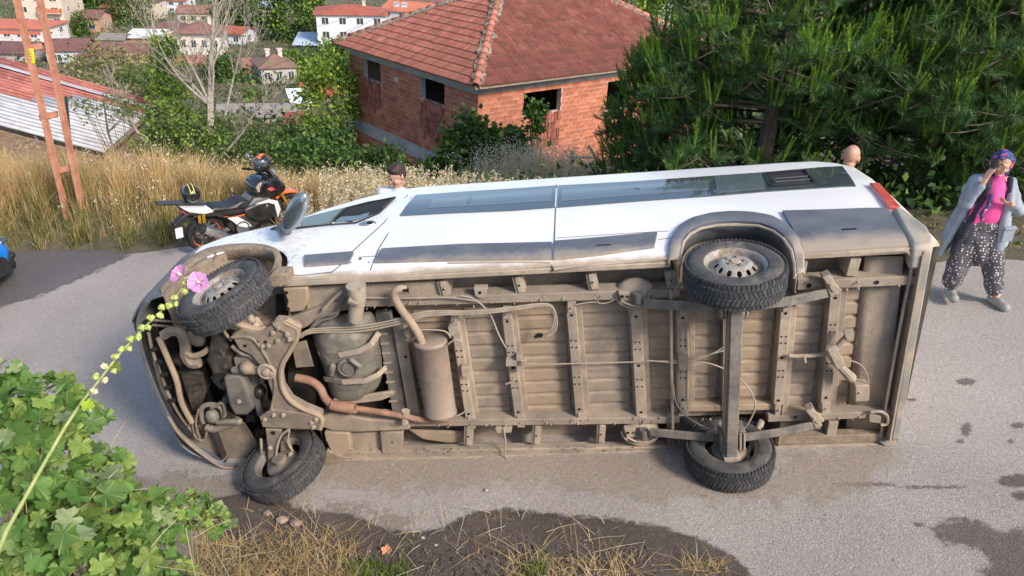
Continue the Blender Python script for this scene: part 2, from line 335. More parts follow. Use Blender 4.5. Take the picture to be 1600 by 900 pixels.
def soft(name, poly, z, m, fade=.06, cell=.035):       # stain whose edge breaks up and fades into the road
    P = np.array([(p[0], p[1]) for p in poly], float); lo, hi = P.min(0) - fade * 2, P.max(0) + fade * 2; cell = max(cell, float((hi - lo).max()) / 160)
    X = np.arange(lo[0], hi[0] + cell, cell); Y = np.arange(lo[1], hi[1] + cell, cell); A, B = np.meshgrid(X, Y, indexing='ij'); q = np.stack([A, B], -1).reshape(-1, 2)
    d = np.full(len(q), 1e9); ins = np.zeros(len(q), bool)
    for i in range(len(P)):
        a, b = P[i], P[(i + 1) % len(P)]; e = b - a; t = np.clip(((q - a) @ e) / (e @ e + 1e-12), 0, 1); d = np.minimum(d, np.linalg.norm(q - a - t[:, None] * e, axis=1))
        c = ((a[1] > q[:, 1]) != (b[1] > q[:, 1])); xi = a[0] + (q[:, 1] - a[1]) / (b[1] - a[1] + 1e-12) * (b[0] - a[0]); ins ^= c & (q[:, 0] < xi)
    sd_ = np.where(ins, d, -d) / fade; k = sd_.reshape(A.shape) > -2.5; idx = np.arange(A.size).reshape(A.shape)
    F_ = np.stack([idx[:-1, :-1], idx[1:, :-1], idx[1:, 1:], idx[:-1, 1:]], -1); F_ = F_[k[:-1, :-1] | k[1:, 1:]]; me = arrmesh(name, np.column_stack([q, np.full(len(q), z)]), F_, [m])
    at = me.attributes.new('edge', 'FLOAT', 'POINT'); at.data.foreach_set('value', sd_.astype(np.float32)); o = inst(name, me, L4); o.matrix_world = L4; return tag(o, kind='structure')
def soften(m, amp=2.2, sc=14, top=1.0):
    n = m.node_tree; a = N(n, 'Attribute', attribute_name='edge'); q = N(n, 'TexNoise'); q.inputs['Scale'].default_value = sc; q.inputs['Detail'].default_value = 8; q.inputs['Roughness'].default_value = .75; tc = N(n, 'TexCoord'); n.links.new(tc.outputs['Object'], q.inputs[0])
    s = N(n, 'MapRange'); n.links.new(q.outputs[0], s.inputs[0]); s.inputs[3].default_value = -amp * 1.6; s.inputs[4].default_value = amp * 1.6; ad = N(n, 'Math', operation='ADD'); n.links.new(a.outputs['Fac'], ad.inputs[0]); n.links.new(s.outputs[0], ad.inputs[1])
    f = N(n, 'MapRange', interpolation_type='SMOOTHSTEP'); n.links.new(ad.outputs[0], f.inputs[0]); f.inputs[1].default_value = -.5; f.inputs[2].default_value = .9; f.inputs[4].default_value = top; t = N(n, 'BsdfTransparent'); mx = N(n, 'MixShader')
    n.links.new(f.outputs[0], mx.inputs[0]); n.links.new(t.outputs[0], mx.inputs[1]); n.links.new(n.nodes['Principled BSDF'].outputs[0], mx.inputs[2]); n.links.new(mx.outputs[0], n.nodes['Material Output'].inputs[0])
soften(mt['road_dark'], 1.6, 6, .9); soften(mt['damp'], 1.3, 16); soften(mt['dusted'], 2.2, 5, .75); soften(mt['stain'], 2.0, 24, .62)
def px2(pts): return [tuple(Zp(x, y)[:2]) for x, y in pts]
soft('dark_road_area', px2([(-500, 400), (-100, 398), (0, 396), (60, 392), (130, 390), (205, 392), (200, 402), (150, 425), (90, 452), (0, 482), (-200, 560), (-600, 640)]), .004, mt['road_dark'], .12)  # darker tone with a soft edge over the far left of the road
soft('damp_gravel', px2([(340, 780), (380, 770), (430, 782), (480, 800), (540, 802), (600, 828), (640, 832), (690, 828), (735, 802), (800, 796), (880, 806), (960, 812), (1040, 826), (1100, 845), (1150, 872), (1180, 905), (1210, 960), (900, 1000), (500, 1000), (300, 900)]), .0095, mt['damp'], .045)
soft('roadside_dirt', px2([(200, 742), (300, 735), (380, 762), (470, 790), (560, 800), (640, 818), (560, 860), (300, 900), (100, 960), (-60, 980), (-50, 900), (100, 800)]), .0065, mt['dusted'], .14)
mt['tan_dust'] = asphalt('tan_dust_on_road', (.38, .31, .235), (.44, .365, .285), .78); soften(mt['tan_dust'], 2.4, 4, .5)
soft('tan_dust', px2([(520, 715), (1000, 705), (1060, 720), (1200, 745), (1250, 705), (1400, 690), (1405, 720), (1330, 775), (1180, 790), (1050, 780), (800, 760), (600, 770), (500, 750)]), .0082, mt['tan_dust'], .12)
soft('oil_stain', px2([(1450, 826), (1480, 812), (1510, 808), (1540, 818), (1560, 830), (1610, 822), (1700, 860), (1700, 960), (1545, 960), (1530, 900), (1545, 880), (1535, 862), (1500, 852), (1475, 850)]), .004, mt['stain'], .05)
for k, (x, y, a, b_) in enumerate([(1510, 597, 17, 6), (1510, 672, 9, 12), (1590, 752, 34, 11), (1600, 775, 22, 8), (1437, 820, 8, 5), (1425, 625, 7, 3), (1350, 757, 55, 3.5), (1460, 762, 60, 2.5), (1500, 690, 6, 4), (1590, 665, 12, 5), (1580, 690, 5, 4), (935, 848, 5, 2), (1100, 775, 6, 2), (1290, 741, 5, 2), (110, 592, 9, 2), (85, 612, 5, 3), (150, 820, 9, 3)]):
    soft('road_stain', px2([(x + a * math.cos(t), y + b_ * math.sin(t)) for t in np.linspace(0, 2 * math.pi, 9)[:-1]]), .0045 + .0001 * k, mt['stain'], .02, .012)
# loose stones and clods along the near road edge (uncountable)
def scatter_stones(name, n, xr, yr, s0, s1, m, label):
    base = MB().ball((0, 0, 0), 1, nu=6, nv=4); bv = np.array(base.v); tris = []
    for f in base.f: tris += [(f[0], f[k], f[k + 1]) for k in range(1, len(f) - 1)]
    bf = np.array(tris); V = []; Fs = []
    for i in range(n):
        x = rng.uniform(*xr); y = rng.uniform(*yr); s = rng.uniform(s0, s1) ** 1.0
        q = bv * s * rng.uniform(.6, 1.3, 3) * (1 + rng.normal(0, .18, (len(bv), 1))); a = rng.uniform(0, 6.28)
        q = q @ np.array([[math.cos(a), math.sin(a), 0], [-math.sin(a), math.cos(a), 0], [0, 0, 1]])
        p = LW @ np.array([x, y, 0]); p[2] = max(gz(p[0], p[1]) , p[2]) + .25 * s; V.append(q @ LW.T + p); Fs.append(bf + i * len(bv))
    me = arrmesh(name, np.concatenate(V), np.concatenate(Fs), [m]); return tag(inst(name, me, Matrix.Identity(4)), label, kind='stuff')
mt['stone'] = mat('pale_stone', (.2, .17, .15), (.4, .36, .32), .9, scale=6, isl=.5)
mt['clod'] = mat('dark_clod', (.05, .037, .028), (.11, .085, .065), .95, scale=20, isl=.4)
scatter_stones('gravel', 1500, (-.7, 2.9), (-1.35, -.98), .003, .010, mt['stone'], 'pale loose stones on the damp road edge')
scatter_stones('soil_crumbs', 3000, (-1.4, 2.7), (-1.4, -1.0), .003, .016, mt['clod'], 'dark crumbs of damp soil on the near verge')
scatter_stones('road_grit', 900, (-5, 7), (-1.2, 3), .002, .006, mt['stone'], 'grit lying on the road')
# ------------------------------------------------------------------ the overturned van (road frame: x to its rear, y from its floor to its roof, z across)
van = thing('overturned_van', 'white minibus van lying on its side across the road with its dusty underside facing out', 'van', L4)
def vH(x): return float(np.interp(x, [-1.27, -1.2, -1.05, -.8, -.4, -.25, 0, .3, .55, .8, 4.3, 4.55, 4.72, 4.8], [.6, .75, .9, 1.03, 1.16, 1.24, 1.5, 1.82, 1.99, 2.06, 2.1, 2.08, 1.98, 1.8]))
def vW(x, y):
    s = float(np.interp(y, [-.1, 0, .06, .2, .9, 1.3, 1.85, 2.1], [.885, .905, .925, .935, .95, .94, .885, .85]))
    s *= float(np.interp(x, [-1.27, -1.22, -1.12, -1.0, -.8, -.5, -.1, 4.5, 4.8], [.70, .80, .885, .93, .965, .985, 1, 1, .985])); return s
def Top(px, py, off=0):                                # point on the upward-facing side of the van
    z = 1.85
    for k in range(6):
        p = Zp(px, py, z); z = .9 + vW(p[0], p[1]) + off
    return p
def on_side(x, y, off=0): return np.array([x, y, .9 + vW(x, y) + off])
ARCH = [(3.38, .10, .455), (-.485, .13, .475)]           # wheel openings: x, y, radius
nS, nA, nT = 34, 9, 16
def section(x):
    Hx = vH(x); r = min(.17, Hx * .3); y0 = float(np.interp(x, [-1.27, -.9, -.1, 4.6, 4.8], [-.03, -.02, 0, 0, .02])); out = []
    for k in range(nS): y = y0 + (Hx - r - y0) * k / (nS - 1); out.append((y, vW(x, y)))
    w_ = vW(x, Hx - r)
    for k in range(1, nA): a = math.pi / 2 * k / nA; out.append((Hx - r + r * math.sin(a), w_ - r * (1 - math.cos(a))))
    w2 = w_ - r
    for k in range(nT): t = k / (nT - 1); out.append((Hx + .03 * math.sin(math.pi * t / 2), w2 * (1 - t)))
    return out
SX = np.unique(np.concatenate([np.linspace(-1.27, -.9, 12), np.linspace(-.9, .1, 30), np.linspace(.1, 2.8, 46), np.linspace(2.8, 3.95, 32), np.linspace(3.95, 4.8, 18)]))
rows = []
for x in SX:
    s = section(x); h = [(x, y, .9 + w_) for y, w_ in s] + [(x, y, .9 - w_) for y, w_ in s[:-1][::-1]]; rows.append(h)
BV = np.array(rows); ns, nr = BV.shape[:2]; BVf = BV.reshape(-1, 3)
parts_ = {}
inside = np.zeros(len(BVf), bool)
for cx, cy, cr in ARCH:
    d = np.hypot(BVf[:, 0] - cx, BVf[:, 1] - cy); inside |= (d < cr) | ((np.abs(BVf[:, 0] - cx) < cr * .98) & (BVf[:, 1] < cy) & (BVf[:, 1] < 1))
inside &= np.abs(BVf[:, 2] - .9) > .6
for i in range(ns - 1):
    for j in range(nr - 1):
        q = (i * nr + j, (i + 1) * nr + j, (i + 1) * nr + j + 1, i * nr + j + 1)
        if all(inside[k] for k in q): continue
        c = BVf[list(q)].mean(0); top_ = abs(c[2] - .9) < .6 * vW(c[0], .8) and c[1] > vH(c[0]) - .2
        if c[0] < -.79 and c[1] < .52: key = 'front_bumper'
        elif c[0] < -1.0: key = 'front_bumper'
        elif c[1] > vH(c[0]) - .1 and -.38 < c[0] < .56 and abs(c[2] - .9) < .78: key = 'windscreen'
        elif c[1] > vH(c[0]) - .08 and c[0] <= -.38: key = 'bonnet'
        else: key = 'body_shell'
        parts_.setdefault(key, []).append(q)
for cx, cy, cr in ARCH:                                # pull the ragged rim of the cut onto the circle
    for k in np.where(inside)[0]:
        x, y, z = BVf[k]
        if abs(x - cx) < cr + .01:
            if y >= cy: a = math.atan2(y - cy, x - cx); BVf[k] = (cx + cr * math.cos(a), cy + cr * math.sin(a), z)
            else: BVf[k] = (cx + math.copysign(cr * .98, x - cx), y, z)
pm = {'front_bumper': 'plastic', 'windscreen': 'glass', 'bonnet': 'white', 'body_shell': 'white'}
for key, fs in parts_.items():
    used = sorted({k for f in fs for k in f}); mp_ = {k: i for i, k in enumerate(used)}
    mb = MB(); mb.add(BVf[used], [tuple(mp_[k] for k in f) for f in fs])
    mb.build(key, mt[pm[key]], van, sharp=40, solid=.012)
mb = MB(); mb.add(rows[0], [tuple(range(nr))]); mb.build('nose_panel', mt['plastic'], van)
mb = MB(); mb.add(rows[-1], [tuple(range(nr))]); mb.build('rear_door', mt['white'], van)
def ruled(name, lower, upper, m, off=.004, th=.006, nx=24, ny=4, parent=van, side=1, xy=False, smooth=True):
    """panel lying on the van's side between two polylines given in the photo (or van x, y)"""
    def conv(P): return [np.array(p[:2]) if xy else Top(*p)[:2] for p in P]
    def samp(P, t):
        P = np.array(P); L = np.concatenate([[0], np.cumsum(np.linalg.norm(np.diff(P, axis=0), axis=1))]); L /= L[-1]
        return np.array([np.interp(t, L, P[:, 0]), np.interp(t, L, P[:, 1])])
    A, B = conv(lower), conv(upper); V = []; Fq_ = []
    for i in range(nx + 1):
        a = samp(A, i / nx); b = samp(B, i / nx)
        for j in range(ny + 1):
            p = a + (b - a) * j / ny; V.append(on_side(p[0], p[1], off + th))
    for i in range(nx):
        for j in range(ny): q = i * (ny + 1) + j; Fq_.append((q, q + ny + 1, q + ny + 2, q + 1))
    n0 = len(V); V += [v - np.array([0, 0, th + .012]) for v in V]
    rim = [i * (ny + 1) for i in range(nx + 1)] + [nx * (ny + 1) + j for j in range(1, ny + 1)] + [i * (ny + 1) + ny for i in range(nx - 1, -1, -1)] + [j for j in range(ny - 1, 0, -1)]
    for k in range(len(rim)): a, b = rim[k], rim[(k + 1) % len(rim)]; Fq_.append((a, b, b + n0, a + n0))
    mb = MB(); mb.add(V, Fq_); return mb.build(name, m, parent, sharp=30)
# glazing
strip = ruled('window_band', [(625, 338), (700, 334), (800, 330), (867, 325)], [(650, 306), (720, 301), (800, 296), (869, 291)], mt['glass'])
strip2 = ruled('window_band', [(871, 325), (1000, 315), (1115, 307), (1200, 300), (1337, 292)], [(873, 291), (1000, 284), (1100, 277), (1200, 270), (1316, 261)], mt['glass'])
mt['glass_blue'] = glass('bluish_window_pane', (.10, .13, .15), .05)
mt['black_hole'] = mat('dark_interior', (.012, .012, .013), (.02, .02, .02), .8, bump=0)
for a, b in [(((668, 327), (728, 324)), ((677, 313), (735, 309))), (((733, 324), (862, 316)), ((739, 308), (862, 297))), (((877, 316), (1108, 298)), ((879, 298), (1108, 283))), (((1120, 303), (1196, 297)), ((1116, 277), (1190, 272)))]:
    ruled('window_pane', a, b, mt['glass_blue'], .0115, .002, parent=strip if a[0][0] < 870 else strip2)
ruled('open_window', [(1208, 289), (1271, 284)], [(1197, 271), (1256, 267)], mt['black_hole'], .0115, .002, parent=strip2)
fr = [Top(*p, off=.022) for p in [(1206, 290), (1273, 285), (1257, 266), (1194, 270), (1206, 290)]]
mb = MB(); [mb.bar(fr[i], fr[i + 1], .012, .012) for i in range(4)]; mb.build('open_window_frame', mt['black'], strip2)
mb = MB(); mb.bar(Top(1212, 284, .02), Top(1266, 280, .02), .01, .008); mb.bar(Top(1210, 279, .02), Top(1262, 275, .02), .006, .008); mb.build('sliding_rail', mt['plastic'], strip2)
q1 = ruled('quarter_window', [(463, 356), (512, 350)], [(474, 342), (538, 326)], mt['glass_green'])
cw = ruled('cab_window', [(522, 347), (550, 347), (592, 332)], [(545, 324), (580, 316), (615, 309)], mt['black_hole'])
ruled('cab_window_pane', [(524, 348), (556, 346), (575, 339)], [(533, 341), (560, 339), (578, 334)], mt['glass_blue'], .012, .002, parent=cw, nx=8)
P = [Top(*p, off=.016) for p in [(458, 357), (512, 351), (556, 348), (592, 333), (618, 308), (575, 316), (540, 325), (515, 350)]]
mb = MB(); mb.tube(P, .008, 6); mb.build('window_seal', mt['black'], van)
# screen edge seen along the front pillar
# door gaps
def line_on(name, pts, wd, m, off=.001):
    Q = [Top(*p, off=off) for p in pts]; mb = MB()
    for a, b in zip(Q[:-1], Q[1:]): mb.bar(a, b, wd, .006)
    return mb.build(name, m, van)
mt['gap'] = mat('panel_gap', (.05, .05, .055), (.08, .08, .085), .8, bump=0)
line_on('door_gap', [(637, 305), (600, 348), (552, 392), (535, 412), (519, 425), (470, 431), (452, 429)], .006, mt['gap'])
line_on('door_gap', [(643, 308), (604, 369), (590, 392), (579, 422)], .005, mt['gap'])
line_on('door_gap', [(870, 289), (868, 330), (866, 380), (863, 422)], .008, mt['gap'])
line_on('panel_crease', [(870, 372), (960, 366), (1045, 361)], .003, mt['clad'])
line_on('panel_crease', [(560, 402), (590, 400)], .003, mt['gap'])
line_on('panel_crease', [(1028, 375), (1052, 371)], .003, mt['clad'])
# cladding strips
ruled('side_cladding', [(478, 418), (545, 413)], [(476, 402), (553, 396)], mt['clad'], .004, .018, 10)
ruled('side_cladding', [(586, 412), (700, 409), (862, 407)], [(597, 392), (720, 385), (862, 382)], mt['clad'], .004, .02, 20)
ruled('side_cladding', [(866, 408), (930, 401), (1022, 388)], [(866, 381), (940, 375), (1027, 367)], mt['clad'], .006, .022, 20)
rc = ruled('rear_cladding', [(1256, 398), (1330, 394), (1419, 388)], [(1222, 333), (1300, 331), (1386, 329)], mt['clad'], .004, .02, 24, 8)
for x, y, s in [(943, 383, 1), (1327, 358, 1)]:
    a = Top(x - 11, y + .6, .026); b = Top(x + 11, y - .6, .026); mb = MB(); mb.bar(a, b, .017, .006); mb.build('slot', mt['hole'], rc if x > 1200 else van)
for x, y in [(563, 405), (548, 410), (576, 410)]:
    mb = MB(); mb.cyl(Top(x, y, -.01), Top(x, y, .003), .012 if x == 563 else .006, 10); mb.build('clip_hole', mt['hole'], van)
# crumpled sill seam, dented
P = [Top(x, y, .012) for x, y in [(450, 437), (600, 431), (700, 424), (800, 420), (862, 415), (866, 421), (900, 416), (1000, 408), (1050, 404)]]
mb = MB(); mb.tube(P, .011, 8); mb.build('sill_seam', mt['dust_light'], van)
P = [Top(x, y, .006) for x, y in [(700, 411), (760, 410), (830, 409.5), (860, 411)]]
mb = MB(); mb.tube(P, .007, 6); mb.build('torn_trim', mt['dust_light'], van)
# door handle, chrome
h = Top(575, 350, 0); mb = MB(); mb.ball(h + [0, 0, .004], (.075, .05, .022), None, 20, 10); hd = mb.build('door_handle', mt['alloy'], van)
mb = MB(); mb.ball(Top(578, 348, .02), (.03, .022, .012), None, 14, 8); mb.build('handle_recess', mt['hole'], hd)
# mirror standing up from the front pillar
b0 = Top(448, 356, 0); mir = MB()
mt['mirror_shell'] = mat('chromed_blue_grey_shell', (.22, .27, .33), (.32, .37, .43), .15, metal=.6, scale=5, bump=.1, dirt=((.4, .4, .4), 7, .66))
t0 = Zp(461, 332, 2.12); az = np.array([.60, .02, .8]); az /= np.linalg.norm(az)
sxv = np.cross(az, [0, 1, 0]); sxv /= np.linalg.norm(sxv); syv = np.cross(az, sxv)
Mm = np.array([sxv, syv, az]).T
mir.ball(t0, (.078, .05, .20), Mm, 24, 16); mo = mir.build('door_mirror', mt['mirror_shell'], van)
mb = MB(); mb.ball(t0 + Mm @ np.array([.0, .04, .0]), (.055, .02, .155), Mm, 20, 12); mb.build('mirror_glass', mt['glass'], mo)
mb = MB(); mb.cap(b0 + [-.05, 0, 0], t0 - az * .18, .045, .05, 12); mb.cap(b0 + [-.12, .0, -.02], b0 + [.1, .02, 0], .035, .05, 10); mb.build('mirror_arm', mt['clad'], mo)
# wheel-arch flares
def flare(name, pts_in, pts_out, m, h_=.035, drop=.16, lipmat=None):
    """raised band between two lines on the side, with an inner lip turned down into the arch"""
    A = [Top(*p) for p in pts_in]; B = [Top(*p) for p in pts_out]; n = 28
    def samp(P, t):
        P = np.array(P); L = np.concatenate([[0], np.cumsum(np.linalg.norm(np.diff(P, axis=0), axis=1))]); L /= L[-1]
        return np.array([np.interp(t, L, P[:, k]) for k in range(3)])
    V = []; Fq_ = []
    for i in range(n + 1):
        a = samp(A, i / n); b = samp(B, i / n); zz = np.array([0, 0, 1.])
        V += [a - zz * drop, a + zz * (h_ - .012), a + (b - a) * .12 + zz * h_, a + (b - a) * .75 + zz * h_, a + (b - a) * .93 + zz * (h_ * .6), b - zz * .004]
    for i in range(n):
        for j in range(5): q = i * 6 + j; Fq_.append((q, q + 6, q + 7, q + 1))
    mb = MB(); mb.add(V, Fq_); return mb.build(name, m, van, sharp=45, solid=.01)
def arcpts(cx, cy, rx, ry, a0, a1, n=14): return [(cx + rx * math.cos(R_(a)), cy - ry * math.sin(R_(a))) for a in np.linspace(a0, a1, n)]
flare('arch_flare', [(1063, 412), (1064, 395), (1068, 378), (1078, 365), (1095, 356), (1120, 351), (1150, 350), (1185, 352), (1208, 360), (1224, 372), (1236, 390), (1241, 412), (1243, 434)],
      [(1042, 413), (1043, 392), (1048, 372), (1060, 355), (1082, 342), (1110, 335), (1145, 332), (1180, 334), (1208, 340), (1230, 352), (1248, 372), (1257, 396), (1258, 432)], mt['clad'], .04, .12)
mb = MB(); mb.tube([Top(*p, off=.03) for p in [(1063, 414), (1064, 395), (1068, 378), (1078, 366), (1095, 357), (1120, 352), (1150, 351), (1185, 353), (1208, 361), (1224, 373), (1236, 391), (1241, 413), (1242, 434)]], .012, 6); mb.build('flare_edge', mt['dust_light'], van)
flare('front_arch_lip', [(287, 424), (310, 407), (335, 396), (365, 391), (395, 390), (415, 392), (427, 398), (430, 408), (426, 422), (414, 438), (420, 448)],
      [(268, 430), (296, 402), (325, 388), (360, 382), (395, 381), (420, 384), (436, 391), (441, 403), (439, 422), (432, 436), (440, 447)], mt['mud'], .02, .08)
line_on('bumper_joint', [(333, 388), (336, 394), (339, 402)], .012, mt['rust'], .01)
# arch liners
for cx, cy, cr in ARCH:
    for sgn in (1, -1):
        mb = MB(); P_in = []; n = 20
        zo = .9 + sgn * .9; zi = .9 + sgn * .45
        V = []
        for k in range(n + 1):
            a = math.pi * k / n; x, y = cx + cr * 1.0 * math.cos(a), cy + cr * 1.0 * math.sin(a); V += [(x, y, zo), (x, y, zi)]
        n2 = len(V); V.append((cx, cy, zi))
        mb.add(V, [(2 * k, 2 * k + 2, 2 * k + 3, 2 * k + 1) for k in range(n)] + [(2 * k + 1, 2 * k + 3, n2) for k in range(n)])
        for sx in (-1, 1): mb.add([(cx + sx * cr, cy, zo), (cx + sx * cr, cy, zi), (cx + sx * cr, -.0, zi), (cx + sx * cr, -.0, zo)], [(0, 1, 2, 3)])
        mb.build('arch_liner', mt['mud'] if cx > 0 or sgn > 0 else mt['dark'], van, sharp=60)
# tail lamp and rear bumper
P = [Top(1357, 291), Top(1374, 291), Top(1408, 330), Top(1386, 328)]
mb = MB(); mb.prism([p + [0, 0, -.12] for p in P], (0, 0, .155)); mb.build('tail_lamp', mt['red_lens'], van, bevel=.012)
mt['bump_r'] = mat('dusty_rear_bumper', (.25, .24, .22), (.36, .33, .28), .6, scale=5, bump=.2, dirt=((.42, .34, .25), 5, .5))
P = [Top(1392, 330), Top(1410, 331), Top(1448, 360), Top(1457, 376), Top(1458, 392), Top(1424, 394), Top(1420, 384)]
mb = MB(); mb.prism([p + [0, 0, -.15] for p in P], (0, 0, .19)); rb = mb.build('rear_bumper', mt['bump_r'], van, bevel=.03)
# ------------------------------------------------------------------ underside: everything below sits in front of the floor, measured on its own plane
up_y = (0, -1, 0)
def beam(mb, a, b, wpx, yf, yb=.14, ppm=205):          # box member whose outer face lies at y = yf
    A, B = U(*a, yf), U(*b, yf); d = B - A; d /= np.linalg.norm(d); q = np.cross(d, [0, 1, 0]); wd = wpx / ppm
    P = [A - q * wd / 2, A + q * wd / 2, B + q * wd / 2, B - q * wd / 2]; return mb.prism(P, (0, yb - yf, 0))
def ptube(mb, pts, r, y=None, n=10, **k):              # tube through photo points; each point (px, py[, y])
    P = [U(p[0], p[1], p[2] if len(p) > 2 else y) for p in pts]
    if len(P) > 2:                                     # round the corners
        Q = [P[0]]
        for i in range(len(P) - 1):
            p0, p1, p2, p3 = P[max(i - 1, 0)], P[i], P[i + 1], P[min(i + 2, len(P) - 1)]
            for t in (.25, .5, .75, 1.0): Q.append(.5 * ((2 * p1) + (-p0 + p2) * t + (2 * p0 - 5 * p1 + 4 * p2 - p3) * t * t + (-p0 + 3 * p1 - 3 * p2 + p3) * t ** 3))
        P = Q
        if not np.isscalar(r): r = list(np.interp(np.linspace(0, 1, len(P)), np.linspace(0, 1, len(r)), r))
    return mb.tube(P, r, n, **k)
def plate(mb, pts, yf, th): return mb.prism([U(p[0], p[1], yf) for p in pts], (0, th, 0))
holes = MB(); bolts = MB()
def hole(px, py, y, r=.011, r2=None): c = U(px, py, y); holes.lathe([(r, 0), (r, .004)], np.array([[1, 0, 0], [0, 0, -1], [0, (r2 or r) / r, 0]]), c - [0, .0015, 0], 10, True)
def bolt(px, py, y, r=.014): c = U(px, py, y); bolts.lathe([(r * 1.5, 0), (r * 1.5, .004), (r, .006), (r, .02)], np.array([[1, 0, 0], [0, 0, -1], [0, 1, 0]]), c, 8, True)
# floor
XR = 4.42
members_px = [((710, 498), (735, 663), 15), ((791, 488), (812, 661), 16), ((892, 478), (907, 657), 16), ((993, 480), (1003, 662), 18), ((1067, 484), (1067, 640), 20), ((1139, 482), (1137, 650), 14), ((1229, 476), (1215, 642), 16), ((1307, 450), (1289, 640), 17)]
yF = .02
def mx(k, t): a, b, _ = members_px[k]; A, B = U(*a, yF), U(*b, yF); return A[0] + (B[0] - A[0]) * t
ztop, zbot = U(800, 482, .05)[2], U(800, 662, .05)[2]
def bay(name, x0, x1, z0=None, z1=None, yb=.13, ribs=9, m=mt['dust']):
    z0 = zbot if z0 is None else z0; z1 = ztop if z1 is None else z1; mb = MB(); mb.box(((x0 + x1) / 2, yb + .01, (z0 + z1) / 2), (x1 - x0, .02, z1 - z0 + .1))
    dz = (z1 - z0) / ribs; mx_ = min(.05, (x1 - x0) * .12)
    for k in range(ribs):
        za = z0 + dz * k + .008; zb_ = z0 + dz * (k + 1) - .008; a, b = x0 + mx_, x1 - mx_; h = .016
        V = [(a, yb - .001, za), (b, yb - .001, za), (b, yb - .001, zb_), (a, yb - .001, zb_), (a + .02, yb - h, za + .014), (b - .02, yb - h, za + .014), (b - .02, yb - h, zb_ - .014), (a + .02, yb - h, zb_ - .014)]
        mb.add(V, [(4, 5, 6, 7), (0, 1, 5, 4), (1, 2, 6, 5), (2, 3, 7, 6), (3, 0, 4, 7)])
    return mb.build(name, m, van, sharp=25)
xcut = [U(640, 560, yF)[0]] + [(mx(k, 0) + mx(k, 1)) / 2 for k in range(8)] + [XR]
for k in range(9): bay('floor_panel', xcut[k] + .0, xcut[k + 1], ribs=9 if k else 11, m=mt['dust'] if k % 2 else mt['dust_warm'])
# side pockets behind the outriggers
for z0, z1 in ((U(800, 470, .05)[2], 1.8), (.02, U(800, 665, .05)[2])):
    for xa, xb in ((.02, 2.9), (3.86, XR)): mb = MB(); mb.box(((xa + xb) / 2, .27, (z0 + z1) / 2), (xb - xa, .02, z1 - z0 + .06)); mb.build('side_pocket_floor', mt['dust'], van)
# longitudinal rails
for a, b in (((560, 474), (1062, 459)), ((1246, 447), (1437, 438))): mb = MB(); beam(mb, a, b, 15, .0, .14); mb.build('chassis_rail', mt['dust'], van, bevel=.006)
for a, b in (((505, 664), (1062, 657)), ((1200, 655), (1400, 647))): mb = MB(); beam(mb, a, b, 13, .0, .14); mb.build('chassis_rail', mt['dust'], van, bevel=.006)
mb = MB(); beam(mb, (1050, 640), (1222, 636), 12, .04, .14); mb.build('chassis_rail', mt['dust_warm'], van, bevel=.006)
mb = MB(); beam(mb, (1050, 470), (1240, 465), 12, .06, .14); mb.build('chassis_rail', mt['dust'], van, bevel=.006)
# sill flanges
mb = MB(); beam(mb, (420, 446), (1048, 414), 9, -.03, .06); mb.build('sill_flange', mt['dust_light'], van, bevel=.008)
mb = MB(); beam(mb, (1250, 402), (1424, 392), 9, -.02, .06); mb.build('sill_flange', mt['dust_light'], van, bevel=.008)
mb = MB(); beam(mb, (512, 712), (1058, 703), 16, .01, .1); s1 = mb.build('sill_box', mt['dust'], van, bevel=.012)
mb = MB(); beam(mb, (512, 720), (1058, 712), 5, -.012, .03); mb.build('sill_flange', mt['dust_light'], s1, bevel=.004)
mb = MB(); beam(mb, (1212, 690), (1380, 685), 18, .01, .1); s2 = mb.build('sill_box', mt['mud'], van, bevel=.012)
mb = MB(); beam(mb, (1210, 701), (1372, 696), 4, -.012, .03); mb.build('sill_flange', mt['dust_light'], s2, bevel=.004)
# crossmembers: hat sections with drilled faces
for k, (a, b, wpx) in enumerate(members_px):
    mb = MB(); beam(mb, a, b, wpx, yF, .14); beam(mb, (a[0] + 3, a[1]), (b[0] + 3, b[1]), wpx + 12, .09, .14)
    mb.build('crossmember', mt['dust_light'] if k in (0, 3, 6) else mt['dust'], van, bevel=.007)
    if k not in (5,):
        for t in (.08, .3, .36, .5, .62, .68, .9):
            x = a[0] + (b[0] - a[0]) * t; y = a[1] + (b[1] - a[1]) * t
            for dx in ((-3.5, 3.5) if t in (.3, .36, .62, .68) else (0,)): hole(x + dx, y, yF, .0065 if dx else .011)
        for (x, y) in ((a[0] + 1, a[1] + 2), (b[0] + 2, b[1] - 2)): mb = MB(); beam(mb, (x, y - 9), (x, y + 9), 13, yF - .012, .05); bolt(x, y, yF - .012, .007); mb.build('mounting_tab', mt['dust_light'], van, bevel=.004)
# outriggers
for a, b in [((690, 440), (696, 464)), ((808, 434), (814, 458)), ((923, 429), (928, 453)), ((1047, 424), (1051, 452))]:
    mb = MB(); beam(mb, a, b, 16, .02, .26); beam(mb, a, b, 8, .008, .05); mb.build('outrigger', mt['dust_light'], van, bevel=.005); hole((a[0] + b[0]) / 2, (a[1] + b[1]) / 2, .008, .008)
for a, b in [((732, 668), (731, 696)), ((839, 667), (837, 694)), ((940, 665), (938, 692)), ((1372, 590), (1368, 640))][:3]:
    mb = MB(); beam(mb, a, b, 15, .02, .26); beam(mb, a, b, 7, .008, .05); mb.build('outrigger', mt['dust_light'], van, bevel=.005); hole((a[0] + b[0]) / 2, (a[1] + b[1]) / 2, .008, .008)
for a, b, wp in [((1256, 408), (1250, 438), 13), ((1338, 404), (1330, 432), 16), ((1303, 660), (1298, 684), 16)]:
    mb = MB(); beam(mb, a, b, wp, .02, .26); mb.build('outrigger', mt['dust_light'], van, bevel=.006)
